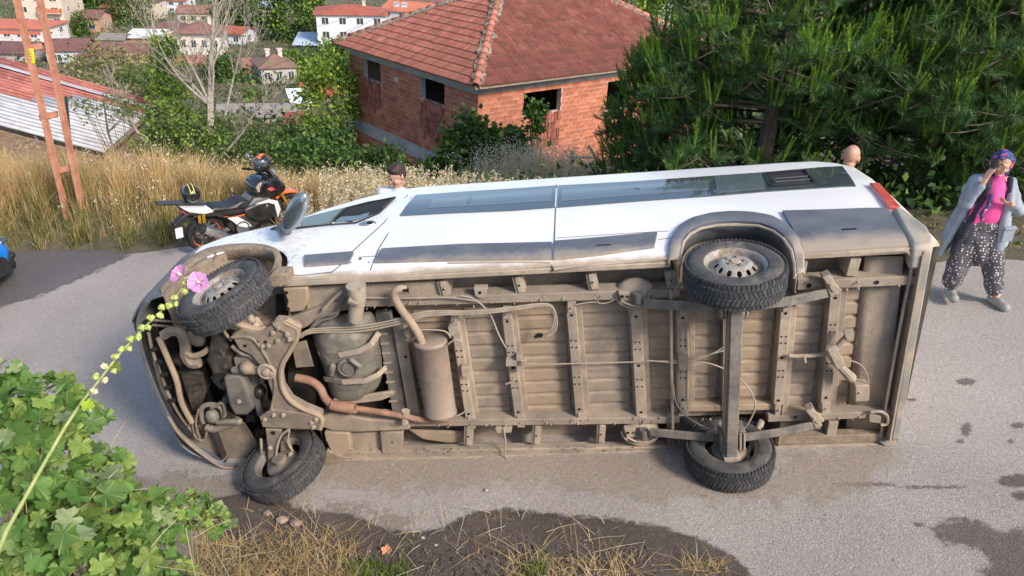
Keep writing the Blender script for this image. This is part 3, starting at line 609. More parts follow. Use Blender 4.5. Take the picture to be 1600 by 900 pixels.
mb = MB(); plate(mb, [(740, 450), (762, 450), (760, 462), (755, 466), (747, 466), (742, 462)], -.02, .06); mb.build('bracket', mt['dust_light'], van, bevel=.004); hole(750, 457, -.02, .012)
mb = MB(); plate(mb, [(594, 676), (630, 675), (628, 708), (597, 709)], -.0, .05); mb.build('jacking_plate', mt['dust'], van, bevel=.006); hole(613, 691, 0, .008)
for x, y in [(760, 664), (790, 664), (860, 662), (960, 661), (600, 668), (640, 667), (700, 666), (845, 467), (880, 466), (640, 473), (1290, 442), (1340, 440)]: bolt(x, y, 0, .006)
for x, y, r in [(1370, 441, .016), (1264, 446, .017), (1365, 650, .014), (1242, 652, .014), (1092, 655, .014), (845, 525, .012), (838, 526, .012)]: hole(x, y, -.002 if y < 500 or y > 600 else .11, r)
hole(843, 523, .11, .03, .018)
# crease lines and seams across the outer sill (small dents)
for k in range(26):
    x = 520 + k * 21; bolt(x, 703 - k * .35, .01, .0035) if k % 2 else hole(x + 5, 711 - k * .33, .01, .004)
# front mounting horns beside the wheel openings
mt_h = mt['dust_warm']
mb = MB(); plate(mb, [(441, 451), (480, 449), (482, 470), (474, 486), (455, 489), (446, 484), (449, 470)], -.03, .16); mb.build('jack_point', mt_h, van, bevel=.012); hole(448, 457, -.032, .013); hole(450, 482, -.032, .016)
mb = MB(); plate(mb, [(481, 449), (560, 445), (600, 444), (690, 440), (688, 464), (600, 468), (560, 472), (520, 484), (470, 506), (445, 512), (452, 492), (478, 484)], .045, .12); mb.build('inner_sill', mt['dust'], van, bevel=.01)
mb = MB(); plate(mb, [(440, 508), (452, 496), (520, 474), (565, 468), (565, 480), (520, 490), (478, 512), (450, 524)], -.01, .12); mb.build('chassis_rail', mt['dust'], van, bevel=.01)
mb = MB(); plate(mb, [(506, 676), (545, 677), (548, 700), (535, 716), (520, 712), (512, 696), (508, 688)], -.03, .16); mb.build('jack_point', mt_h, van, bevel=.012); hole(511, 692, -.032, .013)
mb = MB(); plate(mb, [(545, 678), (596, 676), (598, 708), (540, 712)], .05, .1); mb.build('inner_sill', mt['dust'], van, bevel=.01)
mb = MB(); plate(mb, [(500, 652), (520, 646), (580, 656), (640, 658), (640, 672), (560, 676), (520, 674), (503, 668)], -.02, .16); mb.build('chassis_rail', mt['dust'], van, bevel=.014)
mb = MB(); plate(mb, [(498, 728), (510, 704), (530, 712), (548, 716), (528, 724)], -.05, .1); mb.build('torn_sill_end', mt['mud'], van, bevel=.01)
mb = MB(); plate(mb, [(412, 440), (424, 428), (450, 428), (452, 446), (425, 452)], -.06, .14); mb.build('torn_sill_end', mt['mud'], van, bevel=.018)
mb = MB(); plate(mb, [(636, 672), (740, 676), (735, 692), (700, 694), (660, 688)], .1, .04); mb.build('formed_panel', mt['dust_warm'], van, bevel=.02)
# pan forward of the first crossmember
mb = MB()
for k in range(10): beam(mb, (648 + k * .9, 505 + k * 15), (700 + k * 2, 503 + k * 15), 2.2, .108, .13)
mb.build('floor_ribs', mt['dust_grey'], van)['kind'] = 'stuff'
mb = MB(); beam(mb, (622, 505), (648, 655), 20, .05, .14); mb.build('crossmember', mt['dust'], van, bevel=.006); hole(634, 557, .05, .012); bolt(640, 618, .05, .009)
mb = MB(); beam(mb, (598, 488), (625, 650), 26, .085, .14); mb.build('floor_flange', mt['dust_grey'], van, bevel=.008)
mb = MB()
for k in range(9): beam(mb, (590 + k * 2.2, 508 + k * 15), (603 + k * 2.2, 507 + k * 15), 2.5, .074, .09)
mb.build('flange_ribs', mt['dust_light'], van)['kind'] = 'stuff'
# leaf springs, shackles, domed hangers
def spring(pts, y0):
    mb = MB(); 
    for j, (dy, wd, f0, f1) in enumerate([(0, .075, 0, 1), (.022, .072, .02, .9)]):
        P = [U(p[0], p[1], p[2] + dy) for p in pts]; Q = []
        for i in range(len(P) - 1):
            for t in np.linspace(0, 1, 7)[:-1]: Q.append(P[i] + (P[i + 1] - P[i]) * t)
        Q.append(P[-1]); q0 = None
        for a, b in zip(Q[:-1], Q[1:]): mb.bar(a, b + (b - a) * .03, .018, wd, (0, 0, 1))
    return mb.build('leaf_spring', mt['dust_grey'], van, bevel=.003)
spring([(1006, 474, -.10), (1060, 477, -.16), (1128, 481, -.19)], 0); spring([(1168, 479, -.19), (1235, 470, -.15), (1300, 456, -.06)], 0)
spring([(1016, 675, -.10), (1070, 680, -.15), (1134, 686, -.18)], 0); spring([(1158, 684, -.18), (1220, 675, -.13), (1282, 662, -.06)], 0)
def dome(cx, cy, up):
    mb = MB(); s = 1 if up else -1
    for k, (w_, h_) in enumerate([(30, 22), (22, 17), (13, 12)]):
        pts = [(cx + w_ * math.cos(a), cy - s * (-h_ * .2 + h_ * math.sin(a) * -1), -.0 - .012 * k) for a in np.linspace(math.pi * .02, math.pi * .98, 9)]
        ptube(mb, pts, .011, n=6)
    mb.ball(U(cx, cy - s * 0, .07), (.15, .09, .11), None, 18, 10)
    d = mb.build('spring_hanger', mt['dust_light'], van)
    mb = MB(); y0 = cy + s * 10; mb.cyl(U(cx + 5, y0 + 7, -.06), U(cx + 5, y0 - 7, -.06), .035, 14); mb.build('hanger_bush', mt['dust_grey'], d)
    mb = MB(); plate(mb, [(cx - 26, cy + s * 2), (cx - 8, cy + s * 2), (cx - 8, cy + s * 16), (cx - 22, cy + s * 15)], -.04, .05); mb.build('hanger_plate', mt['dust_light'], d, bevel=.006)
    hole(cx - 20, cy + s * 8, -.041, .013); hole(cx - 12, cy + s * 8, -.041, .008)
    mb = MB(); ptube(mb, [(cx - 22, cy + s * 15), (cx - 6, cy + s * 22), (cx + 12, cy + s * 22), (cx + 24, cy + s * 16)], .008, -.06, 6); mb.build('hanger_strap', mt['dust_light'], d)
dome(992, 455, True); dome(1000, 660, False) if False else dome(1001, 668, True)
for a, b, c in [((1294, 434), (1304, 462), 20), ((1268, 643), (1280, 668), 20)]:
    mb = MB(); beam(mb, a, b, 12, -.09, .02); plate(mb, [(a[0] - 9, a[1]), (a[0] + 2, a[1] - 3), (b[0] + 9, b[1] - 10), (b[0] - 2, b[1] - 4)], -.1, .03); mb.build('spring_shackle', mt['dust_light'], van, bevel=.006); bolt(a[0] + 4, a[1] + 11, -.1, .012)
mb = MB(); ptube(mb, [(1298, 462), (1298, 474)], .009, -.05, 6); mb.build('bump_stop_pin', mt['dust_light'], van)
# axle beam
mb = MB(); beam(mb, (1153, 462), (1143, 722), 18, -.34, -.24); ab = mb.build('rear_axle_beam', mt['dust_grey'], van, bevel=.008)
mb = MB(); beam(mb, (1144, 469), (1134, 716), 7, -.30, -.2); mb.build('axle_flange', mt['dust'], ab, bevel=.004)
mb = MB(); plate(mb, [(1131, 716), (1157, 715), (1158, 727), (1132, 727)], -.345, .12); mb.build('axle_end', mt['dust_light'], ab, bevel=.006)
for x, y in [(1131, 483), (1165, 480), (1131, 693), (1160, 690)]:
    mb = MB(); beam(mb, (x, y - 16), (x - 1, y + 16), 10, -.26, -.12); mb.build('spring_clamp', mt['dust_grey'], van, bevel=.005)
    mb = MB(); ptube(mb, [(x - 3, y - 12), (x - 3, y + 12)], .008, -.27, 6); ptube(mb, [(x + 3, y - 12), (x + 3, y + 12)], .008, -.27, 6); mb.build('u_bolt', mt['dust_light'], van)
# dampers
mb = MB(); ptube(mb, [(1190, 657, .05), (1178, 690, -.1)], .028, n=12); ptube(mb, [(1180, 684, -.08), (1166, 714, -.2)], .02, n=12); mb.ball(U(1166, 715, -.22), .035, None, 12, 8); mb.build('damper', mt['dust_light'], van)
mb = MB(); ptube(mb, [(1053, 455), (1064, 444), (1085, 452), (1110, 465)], .013, -.02, 8); mb.build('rear_pipe', mt['dust'], van)
# thin tubes and cables
def cable(name, pts, r, y=0, m='dust_light'): mb = MB(); ptube(mb, pts, r, y, 6); return mb.build(name, mt[m], van)
cable('cross_tube', [(1048, 452), (1049, 560), (1051, 672)], .013, -.03)
cable('brake_cable', [(803, 568), (850, 569), (940, 567), (1060, 563), (1100, 556), (1140, 545)], .0055, -.02)
cable('brake_cable', [(1010, 563), (1060, 567), (1100, 566), (1135, 578), (1146, 590)], .0055, -.03)
cable('brake_cable', [(1070, 563), (1105, 556), (1140, 537)], .005, -.04)
cable('brake_line', [(720, 462), (742, 468), (765, 490), (778, 520), (790, 543)], .0065, -.03)
cable('brake_line', [(560, 465), (640, 466), (700, 465), (742, 470)], .0065, -.03)
cable('brake_line', [(900, 476), (925, 472), (945, 474), (965, 466)], .005, -.01)
cable('brake_hose', [(1155, 590), (1172, 610), (1180, 635), (1170, 660), (1160, 672)], .007, -.14)
cable('brake_hose', [(1052, 600), (1056, 628), (1070, 648), (1090, 662), (1110, 670)], .005, -.06)
cable('wiring', [(1077, 495), (1079, 560), (1078, 640)], .004, .0, 'dust_warm')
cable('wiring', [(1130, 475), (1131, 560), (1129, 640)], .004, .0, 'dust_warm')
cable('wiring', [(1300, 565), (1325, 563), (1345, 570), (1355, 585), (1357, 600)], .005, .02)
cable('hanging_wire', [(787, 670), (790, 690), (789, 705), (793, 724)], .006, -.03)
mb = MB(); plate(mb, [(774, 670), (800, 669), (799, 676), (776, 677)], -.02, .05); mb.build('bracket', mt['dust_light'], van, bevel=.003)
for off in (0, 4, 8):
    cable('fuel_line', [(470, 522 + off * .7), (490, 514 + off * .7), (560, 510 + off), (620, 499 + off), (650, 490 + off), (680, 486 + off * .7), (740, 486 + off * .6), (800, 480 + off * .6), (840, 475 + off * .4), (862, 478 + off * .3), (870 - off * .5, 500), (867 - off, 518), (855 - off * .4, 526)], .0075, -.07)
for off in (0, 5): cable('hose', [(480, 520), (500, 497 + off), (525, 488 + off), (535, 470), (545, 452 + off)], .011, -.05, 'dust_grey')
cable('hose', [(505, 484), (520, 468), (534, 456)], .014, -.05)
# cable equaliser and clamps
for pts in ([(806, 557), (815, 556), (816, 580), (807, 580)], [(790, 565), (822, 563), (822, 572), (790, 573)], [(700, 512), (716, 510), (718, 524), (702, 526)], [(720, 575), (734, 574), (735, 590), (722, 590)], [(1060, 556), (1076, 555), (1077, 578), (1061, 578)]):
    mb = MB(); plate(mb, pts, -.04, .07); mb.build('cable_clamp', mt['dust_light'], van, bevel=.004)
mb = MB(); ptube(mb, [(790, 600), (800, 596), (802, 588)], .008, -.03, 6); mb.build('cable_hook', mt['dust_light'], van)
mb = MB(); ptube(mb, [(1232, 556), (1262, 556), (1300, 552)], .016, -.02, 8); ptube(mb, [(1256, 556), (1258, 566)], .012, -.03, 8); mb.build('spare_wheel_rail', mt['dust_light'], van)
# spare-wheel winch bracket
mb = MB()
for a, b, r0, r1 in [((1327, 520), (1300, 552), .018, .03), ((1300, 552), (1312, 572), .045, .035), ((1312, 572), (1330, 590), .03, .04)]: mb.cap(U(*a, -.06), U(*b, -.06), r0, r1, 10)
plate(mb, [(1292, 545), (1306, 540), (1322, 572), (1308, 578)], -.1, .04); plate(mb, [(1318, 517), (1334, 515), (1330, 534), (1322, 530)], -.09, .03); mb.build('spare_wheel_bracket', mt['dust_light'], van, bevel=.004)
mb = MB(); plate(mb, [(1336, 603), (1359, 602), (1359, 627), (1336, 629)], -.0, .13); mb.build('control_box', mt['dust_light'], van, bevel=.01); bolt(1343, 613, 0, .006)
# muffler and exhaust
a = U(672, 532, -.06); b = U(689, 646, -.06); mu = MB(); d = (b - a) / np.linalg.norm(b - a); L = np.linalg.norm(b - a)
q = np.cross(d, [0, 1, 0]); Mx = np.array([q, np.cross(d, q), d]).T @ np.diag([1, .8, 1])
mt['muffler'] = mat('heat_stained_muffler', (.25, .215, .185), (.36, .27, .21), .65, metal=.2, scale=3.2, bump=.2, dirt=((.2, .18, .16), 4, .55))
mu.lathe([(.001, -.005), (.12, -.005), (.128, .0), (.134, .012), (.134, .025), (.128, .03), (.13, L / 2), (.128, L - .03), (.134, L - .025), (.134, L - .01), (.12, L), (.001, L)], Mx, a, 40); muo = mu.build('muffler', mt['muffler'], van, sharp=50)
mb = MB(); ptube(mb, [(660, 540), (656, 527), (645, 508), (630, 488), (619, 470), (617, 458), (624, 452), (636, 453)], .032, -.09, 14); tp = mb.build('tailpipe', mt['dust_warm'], van)
mb = MB(); e = U(637, 453, -.09); mb.lathe([(.028, 0), (.028, .004)], np.array([[0, 0, 1], [0, 1, 0], [1, 0, 0]]) @ np.diag([1, .75, 1]), e, 14, True); mb.lathe([(.024, 0), (.024, .004)], np.array([[1, 0, 0], [0, 0, -1], [0, .5, 0]]), U(634, 453.5, -.124), 12, True); mb.build('tailpipe_mouth', mt['hole'], tp)
cable('muffler_strap', [(646, 516), (672, 515), (696, 518), (704, 528)], .006, -.05)
cable('muffler_strap', [(700, 538), (712, 530), (720, 534)], .007, -.12); cable('muffler_strap', [(712, 650), (722, 646), (728, 640)], .007, -.12)
mb = MB(); ptube(mb, [(700, 655), (660, 656), (630, 650), (600, 645), (556, 638)], .026, -.07, 12); ex = mb.build('exhaust_pipe', mt['rust'], van)
mb = MB(); ptube(mb, [(556, 638), (552, 638), (520, 633), (518, 633)], [.03, .05, .045, .035], -.07, 14); mb.build('flex_joint', mt['rust'], ex)
mb = MB(); ptube(mb, [(520, 634), (508, 622), (500, 606), (485, 595), (462, 590)], .034, -.05, 12); mb.build('front_pipe', mt['rust'], ex)
mb = MB(); ptube(mb, [(634, 642), (632, 660)], .036, -.06, 8); mb.build('pipe_clamp', mt['dust_light'], ex)
mb = MB(); mb.ball(U(640, 520, -.02), .05, None, 12, 8); mb.build('rubber_mount', mt['dust_warm'], ex)
# tank
tk = MB(); rowsT = []; prof = [(489, 500, 577), (492, 492, 583), (505, 486, 590), (525, 488, 592), (545, 494, 594), (560, 500, 596), (580, 508, 598), (600, 512, 596), (615, 516, 586), (624, 522, 572)]
V = []; nA_ = 15
for y, xa, xb in prof:
    A = U(xa, y, .1); B = U(xb, y - 3, .1); t_ = (y - 489) / 135; dep = .2 * math.sqrt(max(0.02, 1 - (2 * t_ - 1) ** 6)); groove = .022 if y in (560, 600) else 0
    for k in range(nA_): s = k / (nA_ - 1); c = A + (B - A) * s; V.append(c - np.array([0, (dep - groove) * (1 - abs(2 * s - 1) ** 3.5), 0]))
tk.add(V, [(i * nA_ + k, i * nA_ + k + 1, (i + 1) * nA_ + k + 1, (i + 1) * nA_ + k) for i in range(len(prof) - 1) for k in range(nA_ - 1)])
tko = tk.build('fuel_tank', mt['tank'], van, sharp=60, sub=1)
def strap(pts): 
    mb = MB(); P = [U(*p) for p in pts]
    for i in range(len(P) - 1):
        for t in range(4): a = P[i] + (P[i + 1] - P[i]) * t / 4; b = P[i] + (P[i + 1] - P[i]) * (t + 1.1) / 4; mb.bar(a, b, .045, .008, (0, -1, 0))
    return mb.build('tank_strap', mt['dust_light'], tko)
strap([(498, 553, -.02), (530, 555, -.118), (560, 549, -.118), (580, 538, -.1), (592, 520, .02)])
strap([(507, 592, -.02), (535, 597, -.118), (570, 595, -.118), (590, 586, -.09), (603, 574, .0)])
mb = MB(); c = U(544, 574, -.103); mb.lathe([(.085, 0), (.085, -.02), (.07, -.028), (.068, -.012), (.05, -.012), (.045, -.025), (.001, -.025)], np.array([[1, 0, 0], [0, 0, 1], [0, -1, 0]]), c, 24); mb.cap(U(520, 572, -.12), U(518, 585, -.12), .025, .02, 8); mb.cap(U(548, 562, -.14), U(562, 572, -.14), .018, .02, 8); mb.build('tank_sender', mt['dust_grey'], tko)
mb = MB(); plate(mb, [(520, 624), (560, 620), (612, 612), (616, 618), (596, 626), (556, 631), (524, 630)], -.04, .03); mb.build('heat_shield', mt['dust_light'], van, bevel=.006)
mb = MB(); ptube(mb, [(556, 446), (558, 462), (557, 480), (555, 500)], [.075, .07, .058, .055], -.1, 16); mb.build('filler_neck', mt['dust_light'], van)
mb = MB(); ptube(mb, [(545, 468), (560, 474)], .03, -.15, 8); mb.build('filler_clip', mt['dust'], van)
# front subframe
def pplate(name, pts, yf, th, m, bev=.01): mb = MB(); plate(mb, pts, yf, th); return mb.build(name, mt[m], van, bevel=bev)
mt['dust_sub'] = mat('brown_grey_subframe', (.17, .14, .115), (.25, .205, .16), .8, scale=7, bump=.35, bscale=45, dirt=((.31, .24, .18), 5, .55))
sf = pplate('subframe', [(361, 524), (378, 514), (404, 520), (424, 508), (430, 498), (452, 500), (468, 508), (467, 528), (456, 550), (446, 566), (440, 584), (443, 604), (456, 624), (478, 636), (503, 646), (504, 662), (498, 673), (450, 672), (412, 668), (405, 654), (424, 642), (428, 626), (420, 604), (412, 580), (392, 556), (372, 546)], -.16, .07, 'dust_sub', .014)
mb = MB(); ptube(mb, [(445, 504), (464, 514), (463, 530), (451, 552), (440, 574), (441, 604), (454, 626), (476, 640), (502, 652), (500, 670)], .021, -.165, 8); mb.build('subframe_edge', mt['dust_warm'], sf)
mb = MB(); ptube(mb, [(362, 527), (392, 528), (410, 548), (424, 574), (430, 604), (424, 640)], .013, -.165, 8); mb.build('subframe_edge', mt['dust_sub'], sf)
pplate('subframe_foot', [(405, 652), (424, 640), (502, 650), (500, 672), (410, 668)], -.175, .03, 'dust_sub', .008).parent = sf
pplate('subframe_horn', [(424, 506), (448, 500), (470, 512), (466, 530), (452, 536), (444, 520), (430, 514)], -.18, .05, 'dust_warm', .008).parent = sf
mb = MB(); c = U(417, 580, -.17); mb.lathe([(.075, 0), (.075, .012), (.06, .02), (.052, .006), (.03, .006), (.03, .03), (.02, .034), (.001, .034)], np.array([[1, 0, 0], [0, 0, -1], [0, 1, 0]]), c, 24); mb.build('pivot_cover', mt['dust_light'], sf)
for x, y in [(436, 512), (449, 522), (427, 520), (453, 530), (434, 532), (420, 540), (411, 541), (425, 583), (428, 648), (443, 648), (414, 655), (487, 660), (494, 655), (490, 667)]: bolt(x, y, -.178, .013)
for x, y in [(402, 534), (415, 534), (404, 576), (439, 660), (455, 659), (383, 540), (468, 655)]: hole(x, y, -.163, .013)
# dark engine bay shell behind the machinery
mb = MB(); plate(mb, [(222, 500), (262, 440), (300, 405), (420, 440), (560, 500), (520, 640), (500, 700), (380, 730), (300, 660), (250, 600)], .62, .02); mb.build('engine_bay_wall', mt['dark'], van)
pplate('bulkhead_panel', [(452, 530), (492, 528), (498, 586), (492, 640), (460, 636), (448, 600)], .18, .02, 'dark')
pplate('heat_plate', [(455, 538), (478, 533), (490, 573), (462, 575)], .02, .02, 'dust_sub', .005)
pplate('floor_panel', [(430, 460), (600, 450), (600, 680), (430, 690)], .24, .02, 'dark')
mt['oily'] = mat('oily_black_casting', (.03, .027, .024), (.085, .074, .062), .5, scale=12, bump=.4, dirt=((.2, .165, .13), 7, .58))
for k, (x0_, y0_, x1_, y1_) in enumerate([(224, 505, 240, 560), (238, 560, 258, 615), (256, 612, 280, 655)]): mb = MB(); beam(mb, (x0_ + 8, y0_), (x1_ + 8, y1_), 26, .06, .12); mb.build('lower_grille_panel', mt['black'], van, bevel=.006)
# engine, gearbox, sump
mb = MB(); plate(mb, [(330, 516), (346, 510), (356, 540), (364, 562), (372, 588), (332, 588), (322, 566)], -.06, .3); mb.build('gearbox', mt['oily'], van, bevel=.03)
mb = MB(); plate(mb, [(348, 590), (376, 586), (390, 616), (396, 640), (386, 650), (366, 650), (356, 632)], -.12, .3); sp_ = mb.build('oil_sump', mt['dust_grey'], van, bevel=.025); bolt(374, 627, -.12, .013)
mb = MB(); plate(mb, [(364, 560), (396, 556), (404, 572), (398, 586), (370, 588)], -.1, .2); mb.ball(U(386, 574, -.12), .06, None, 14, 8); mb.cap(U(366, 578, -.1), U(404, 578, -.12), .03, .04, 10); mb.build('differential', mt['dust_sub'], van, bevel=.012)
mb = MB(); ptube(mb, [(386, 560), (396, 592), (400, 620), (408, 648)], .03, .02, 10); mb.build('drive_shaft', mt['dust_grey'], van)
mb = MB(); mb.ball(U(405, 612, .0), .06, None, 12, 8); mb.build('shaft_boot', mt['black'], van)
cable('radiator_hose', [(256, 524), (268, 517), (282, 519), (289, 534), (291, 555), (300, 567), (312, 566)], .045, .02, 'dust')
cable('radiator_hose', [(288, 548), (300, 556), (316, 552), (326, 545)], .026, .0, 'dust_warm')
mb = MB(); mb.ball(U(307, 526, .06), (.075, .06, .09), None, 16, 10); mb.build('air_duct', mt['dust_sub'], van)
mb = MB(); ptube(mb, [(248, 528), (262, 560), (276, 595), (284, 630), (300, 660)], .024, -.02, 8); mb.build('radiator_frame', mt['dust_warm'], van)
mb = MB(); plate(mb, [(278, 580), (316, 582), (322, 610), (308, 650), (300, 652), (290, 616)], .12, .12); mb.build('radiator_shroud', mt['oily'], van, bevel=.02)
mb = MB(); plate(mb, [(262, 626), (290, 648), (320, 652), (352, 640), (384, 664), (402, 694), (378, 726), (350, 727), (312, 704), (282, 676)], .09, .02); mb.build('splash_shield', mt['dust_sub'], van, bevel=.01)
mb = MB(); ptube(mb, [(318, 660), (314, 640), (326, 632), (344, 636), (350, 650)], .022, .0, 8); ptube(mb, [(322, 666), (336, 670), (354, 664), (372, 656)], .035, .02, 10); ptube(mb, [(330, 638), (348, 630), (352, 648)], .016, -.02, 8); mb.build('steering_hoses', mt['dust_sub'], van)
mb = MB(); mb.ball(U(332, 650, .0), (.06, .06, .07), None, 14, 8); mb.cap(U(340, 660, -.02), U(374, 658, -.04), .02, .03, 8); mb.build('air_compressor', mt['tank'], van)
mb = MB(); plate(mb, [(324, 690), (342, 688), (344, 700), (326, 704)], .1, .05); mb.build('shield_clip', mt['rust'], van, bevel=.01)
mb = MB(); ptube(mb, [(276, 668), (290, 672), (296, 662)], .008, .0, 6); ptube(mb, [(300, 655), (304, 680), (318, 688), (324, 672)], .008, .0, 6); ptube(mb, [(310, 640), (306, 662), (312, 684)], .009, -.02, 6); mb.build('loose_wires', mt['dust_sub'], van)
for k, (dx, r) in enumerate([(0, .02), (10, .014), (22, .012)]):
    cable('bumper_rib', [(222 + dx, 520), (228 + dx, 548), (242 + dx, 590), (258 + dx, 626), (276 + dx, 656), (300 + dx, 684)], r, -.02 + .04 * k, ['black', 'dust_sub', 'black'][k])
cable('bumper_edge', [(231, 470), (219, 492), (217, 512), (222, 545), (234, 582), (250, 622), (262, 648), (280, 676), (312, 704), (345, 725), (368, 727)], .022, -.03, 'plastic')
cable('bumper_edge_lip', [(262, 650), (282, 680), (314, 708), (346, 729), (366, 731)], .014, -.05, 'dust_sub')
for pts in ([(236, 500), (300, 505), (360, 512), (390, 522)], [(238, 508), (290, 512), (350, 520)]): cable('wiring_loom', pts, .011, .06, 'dust_sub')
for k in range(5): 
    mb = MB(); beam(mb, (236 + k * 7, 548 + k * 20), (245 + k * 7, 546 + k * 20), 5, -.02, .1); mb.build('grille_bar', mt['black'], van)
mb = MB(); beam(mb, (240, 566), (262, 640), 4, -.03, .0); mb.build('grille_trim', mt['alloy'], van)
# more machinery to fill the bay
rg = random.Random(5)
for k in range(26):
    x = rg.uniform(262, 420); y = rg.uniform(505, 690); yy = rg.uniform(.16, .4)
    mb = MB(); pts = [(x, y)]
    for j in range(3): pts.append((pts[-1][0] + rg.uniform(-22, 22), pts[-1][1] + rg.uniform(-18, 24)))
    ptube(mb, pts, rg.choice([.01, .016, .025, .035]), yy, 8); mb.build('engine_hose', mt[rg.choice(['oily', 'dust_grey', 'dark', 'dust_sub'])], van)
for k in range(12):
    x = rg.uniform(280, 400); y = rg.uniform(520, 670); mb = MB(); s = rg.uniform(8, 18); plate(mb, [(x, y), (x + s, y + rg.uniform(-3, 3)), (x + s, y + s), (x, y + s * 1.2)], rg.uniform(.1, .3), .08); mb.build('engine_bracket', mt[rg.choice(['oily', 'dust_grey'])], van, bevel=.008)
# steering and suspension, upper side
cable('control_arm', [(357, 498), (378, 508), (400, 514), (428, 514)], .03, -.12, 'dust_warm')
mb = MB(); mb.cap(U(388, 490, -.05), U(396, 505, -.05), .025, .03, 8); mb.cap(U(400, 500, 0), U(410, 512, 0), .03, .02, 8); mb.ball(U(400, 508, -.1), .03, None, 10, 6); mb.build('ball_joint', mt['dust_light'], van)
cable('tie_rod', [(345, 502), (352, 520), (362, 532)], .012, -.1, 'dust_warm')
cable('anti_roll_bar', [(362, 540), (378, 552), (392, 556), (404, 566)], .018, -.12, 'dust_sub')
# lower side: arm to the lower wheel
mb = MB(); plate(mb, [(414, 670), (440, 672), (436, 690), (431, 706), (431, 728), (418, 728), (417, 700)], -.16, .06); la = mb.build('control_arm', mt['dust_sub'], van, bevel=.012); hole(427, 676, -.162, .02)
cable('control_arm_flange', [(452, 671), (440, 680), (433, 698), (430, 724)], .012, -.17, 'dust_light')
mb = MB(); mb.ball(U(424, 727, -.17), .035, None, 12, 8); mb.ball(U(422, 700, -.17), .022, None, 10, 6); mb.build('ball_joint', mt['dust_light'], la)
mb = MB(); ptube(mb, [(430, 728), (442, 722), (455, 712)], [.02, .028, .022], -.15, 10); mb.ball(U(455, 711, -.16), .03, None, 10, 8); ptube(mb, [(452, 674), (450, 690), (458, 706)], .01, -.12, 6); ptube(mb, [(408, 686), (410, 710), (418, 725)], .013, -.1, 6); mb.build('steering_knuckle', mt['dust_light'], van)
mb = MB(); plate(mb, [(402, 712), (414, 706), (418, 728), (404, 730)], -.12, .08); plate(mb, [(438, 690), (452, 690), (456, 712), (436, 718)], -.08, .06); mb.build('brake_caliper', mt['dust_sub'], van, bevel=.012)
# rear: valance, flange, door edge and bumper beam
mb = MB()
P = [(1335, .115), (1350, .10), (1366, .085), (1382, .07), (1396, .05)]
V = [U(x + 20, 410, y) for x, y in P] + [U(x - 18, 690, y) for x, y in P]; 
V = [U(x + (400 - 545) * -.11, 400, y) for x, y in P] + [U(x + (695 - 545) * -.11, 695, y) for x, y in P]
mb.add(V, [(k, k + 1, 6 + k, 5 + k) for k in range(4)]); mb.build('rear_valance', mt['dust'], van, solid=.01)
cable('valance_edge', [(1262, 402, .0), (1340, 397, -.01), (1405, 392, -.02), (1420, 396, -.02), (1424, 410, -.02), (1422, 432, 0), (1412, 480, 0), (1397, 560, 0), (1383, 640, 0), (1376, 680, .02), (1372, 692, .02)], .012, 0, 'dust_light')
mb = MB(); plate(mb, [(1428, 402), (1444, 402), (1396, 686), (1378, 690), (1386, 640), (1414, 490)], .05, .04); mb.build('rear_underlip', mt['brown_strip'], van, bevel=.004)
cable('underlip_seam', [(1434, 430), (1420, 520), (1404, 600), (1390, 670)], .006, .04, 'dark')
mb = MB(); beam(mb, (1450, 392), (1399, 688), 13, -.05, .1); rbm = mb.build('bumper_beam', mt['bump_r'], van, bevel=.012)
mb = MB(); beam(mb, (1443, 400), (1391, 690), 3, -.055, .0); mb.build('beam_lip', mt['dust_light'], rbm)
mb = MB(); plate(mb, [(1375, 692), (1396, 688), (1400, 676), (1400, 694), (1385, 699)], -.03, .12); mb.build('bumper_corner', mt['bump_r'], van, bevel=.01)
mb = MB(); plate(mb, [(1377, 662), (1398, 660), (1396, 688), (1375, 690)], .08, .04); mb.build('lamp_recess', mt['dark'], van)
for x, y in [(1422, 471), (1397, 625), (1388, 676)]: mb = MB(); mb.ball(U(x, y, .02), .02, None, 8, 6); mb.cap(U(x, y, .03), U(x + 12, y - 3, .03), .01, .012, 6); mb.build('bumper_bolt', mt['dust_light'], van)
cable('tow_loop', [(1360, 644), (1376, 643), (1386, 650), (1386, 662), (1376, 664)], .013, -.03)
mb = MB(); plate(mb, [(1358, 648), (1378, 650), (1376, 662), (1358, 660)], -.02, .1); mb.build('tow_bracket', mt['dust'], van, bevel=.006)
rb2 = random.Random(9)
for k in range(90):                                    # small fixings along the rails and sills
    x = rb2.uniform(560, 1440); top_ = rb2.random() < .5; y = (484 - (x - 560) * .043 + rb2.uniform(-9, 3)) if top_ else (664 - (x - 560) * .017 + rb2.uniform(-4, 4)); bolt(x, y, .0, rb2.choice([.003, .004, .006]))
for k in range(40): x = rb2.uniform(520, 1050); hole(x, 707 - (x - 520) * .016 + rb2.uniform(-6, 4), .009, .004)
holes.build('drain_holes', mt['hole'], van, sharp=None)['kind'] = 'stuff'
bolts.build('bolt_heads', mt['dust_light'], van)['kind'] = 'stuff'

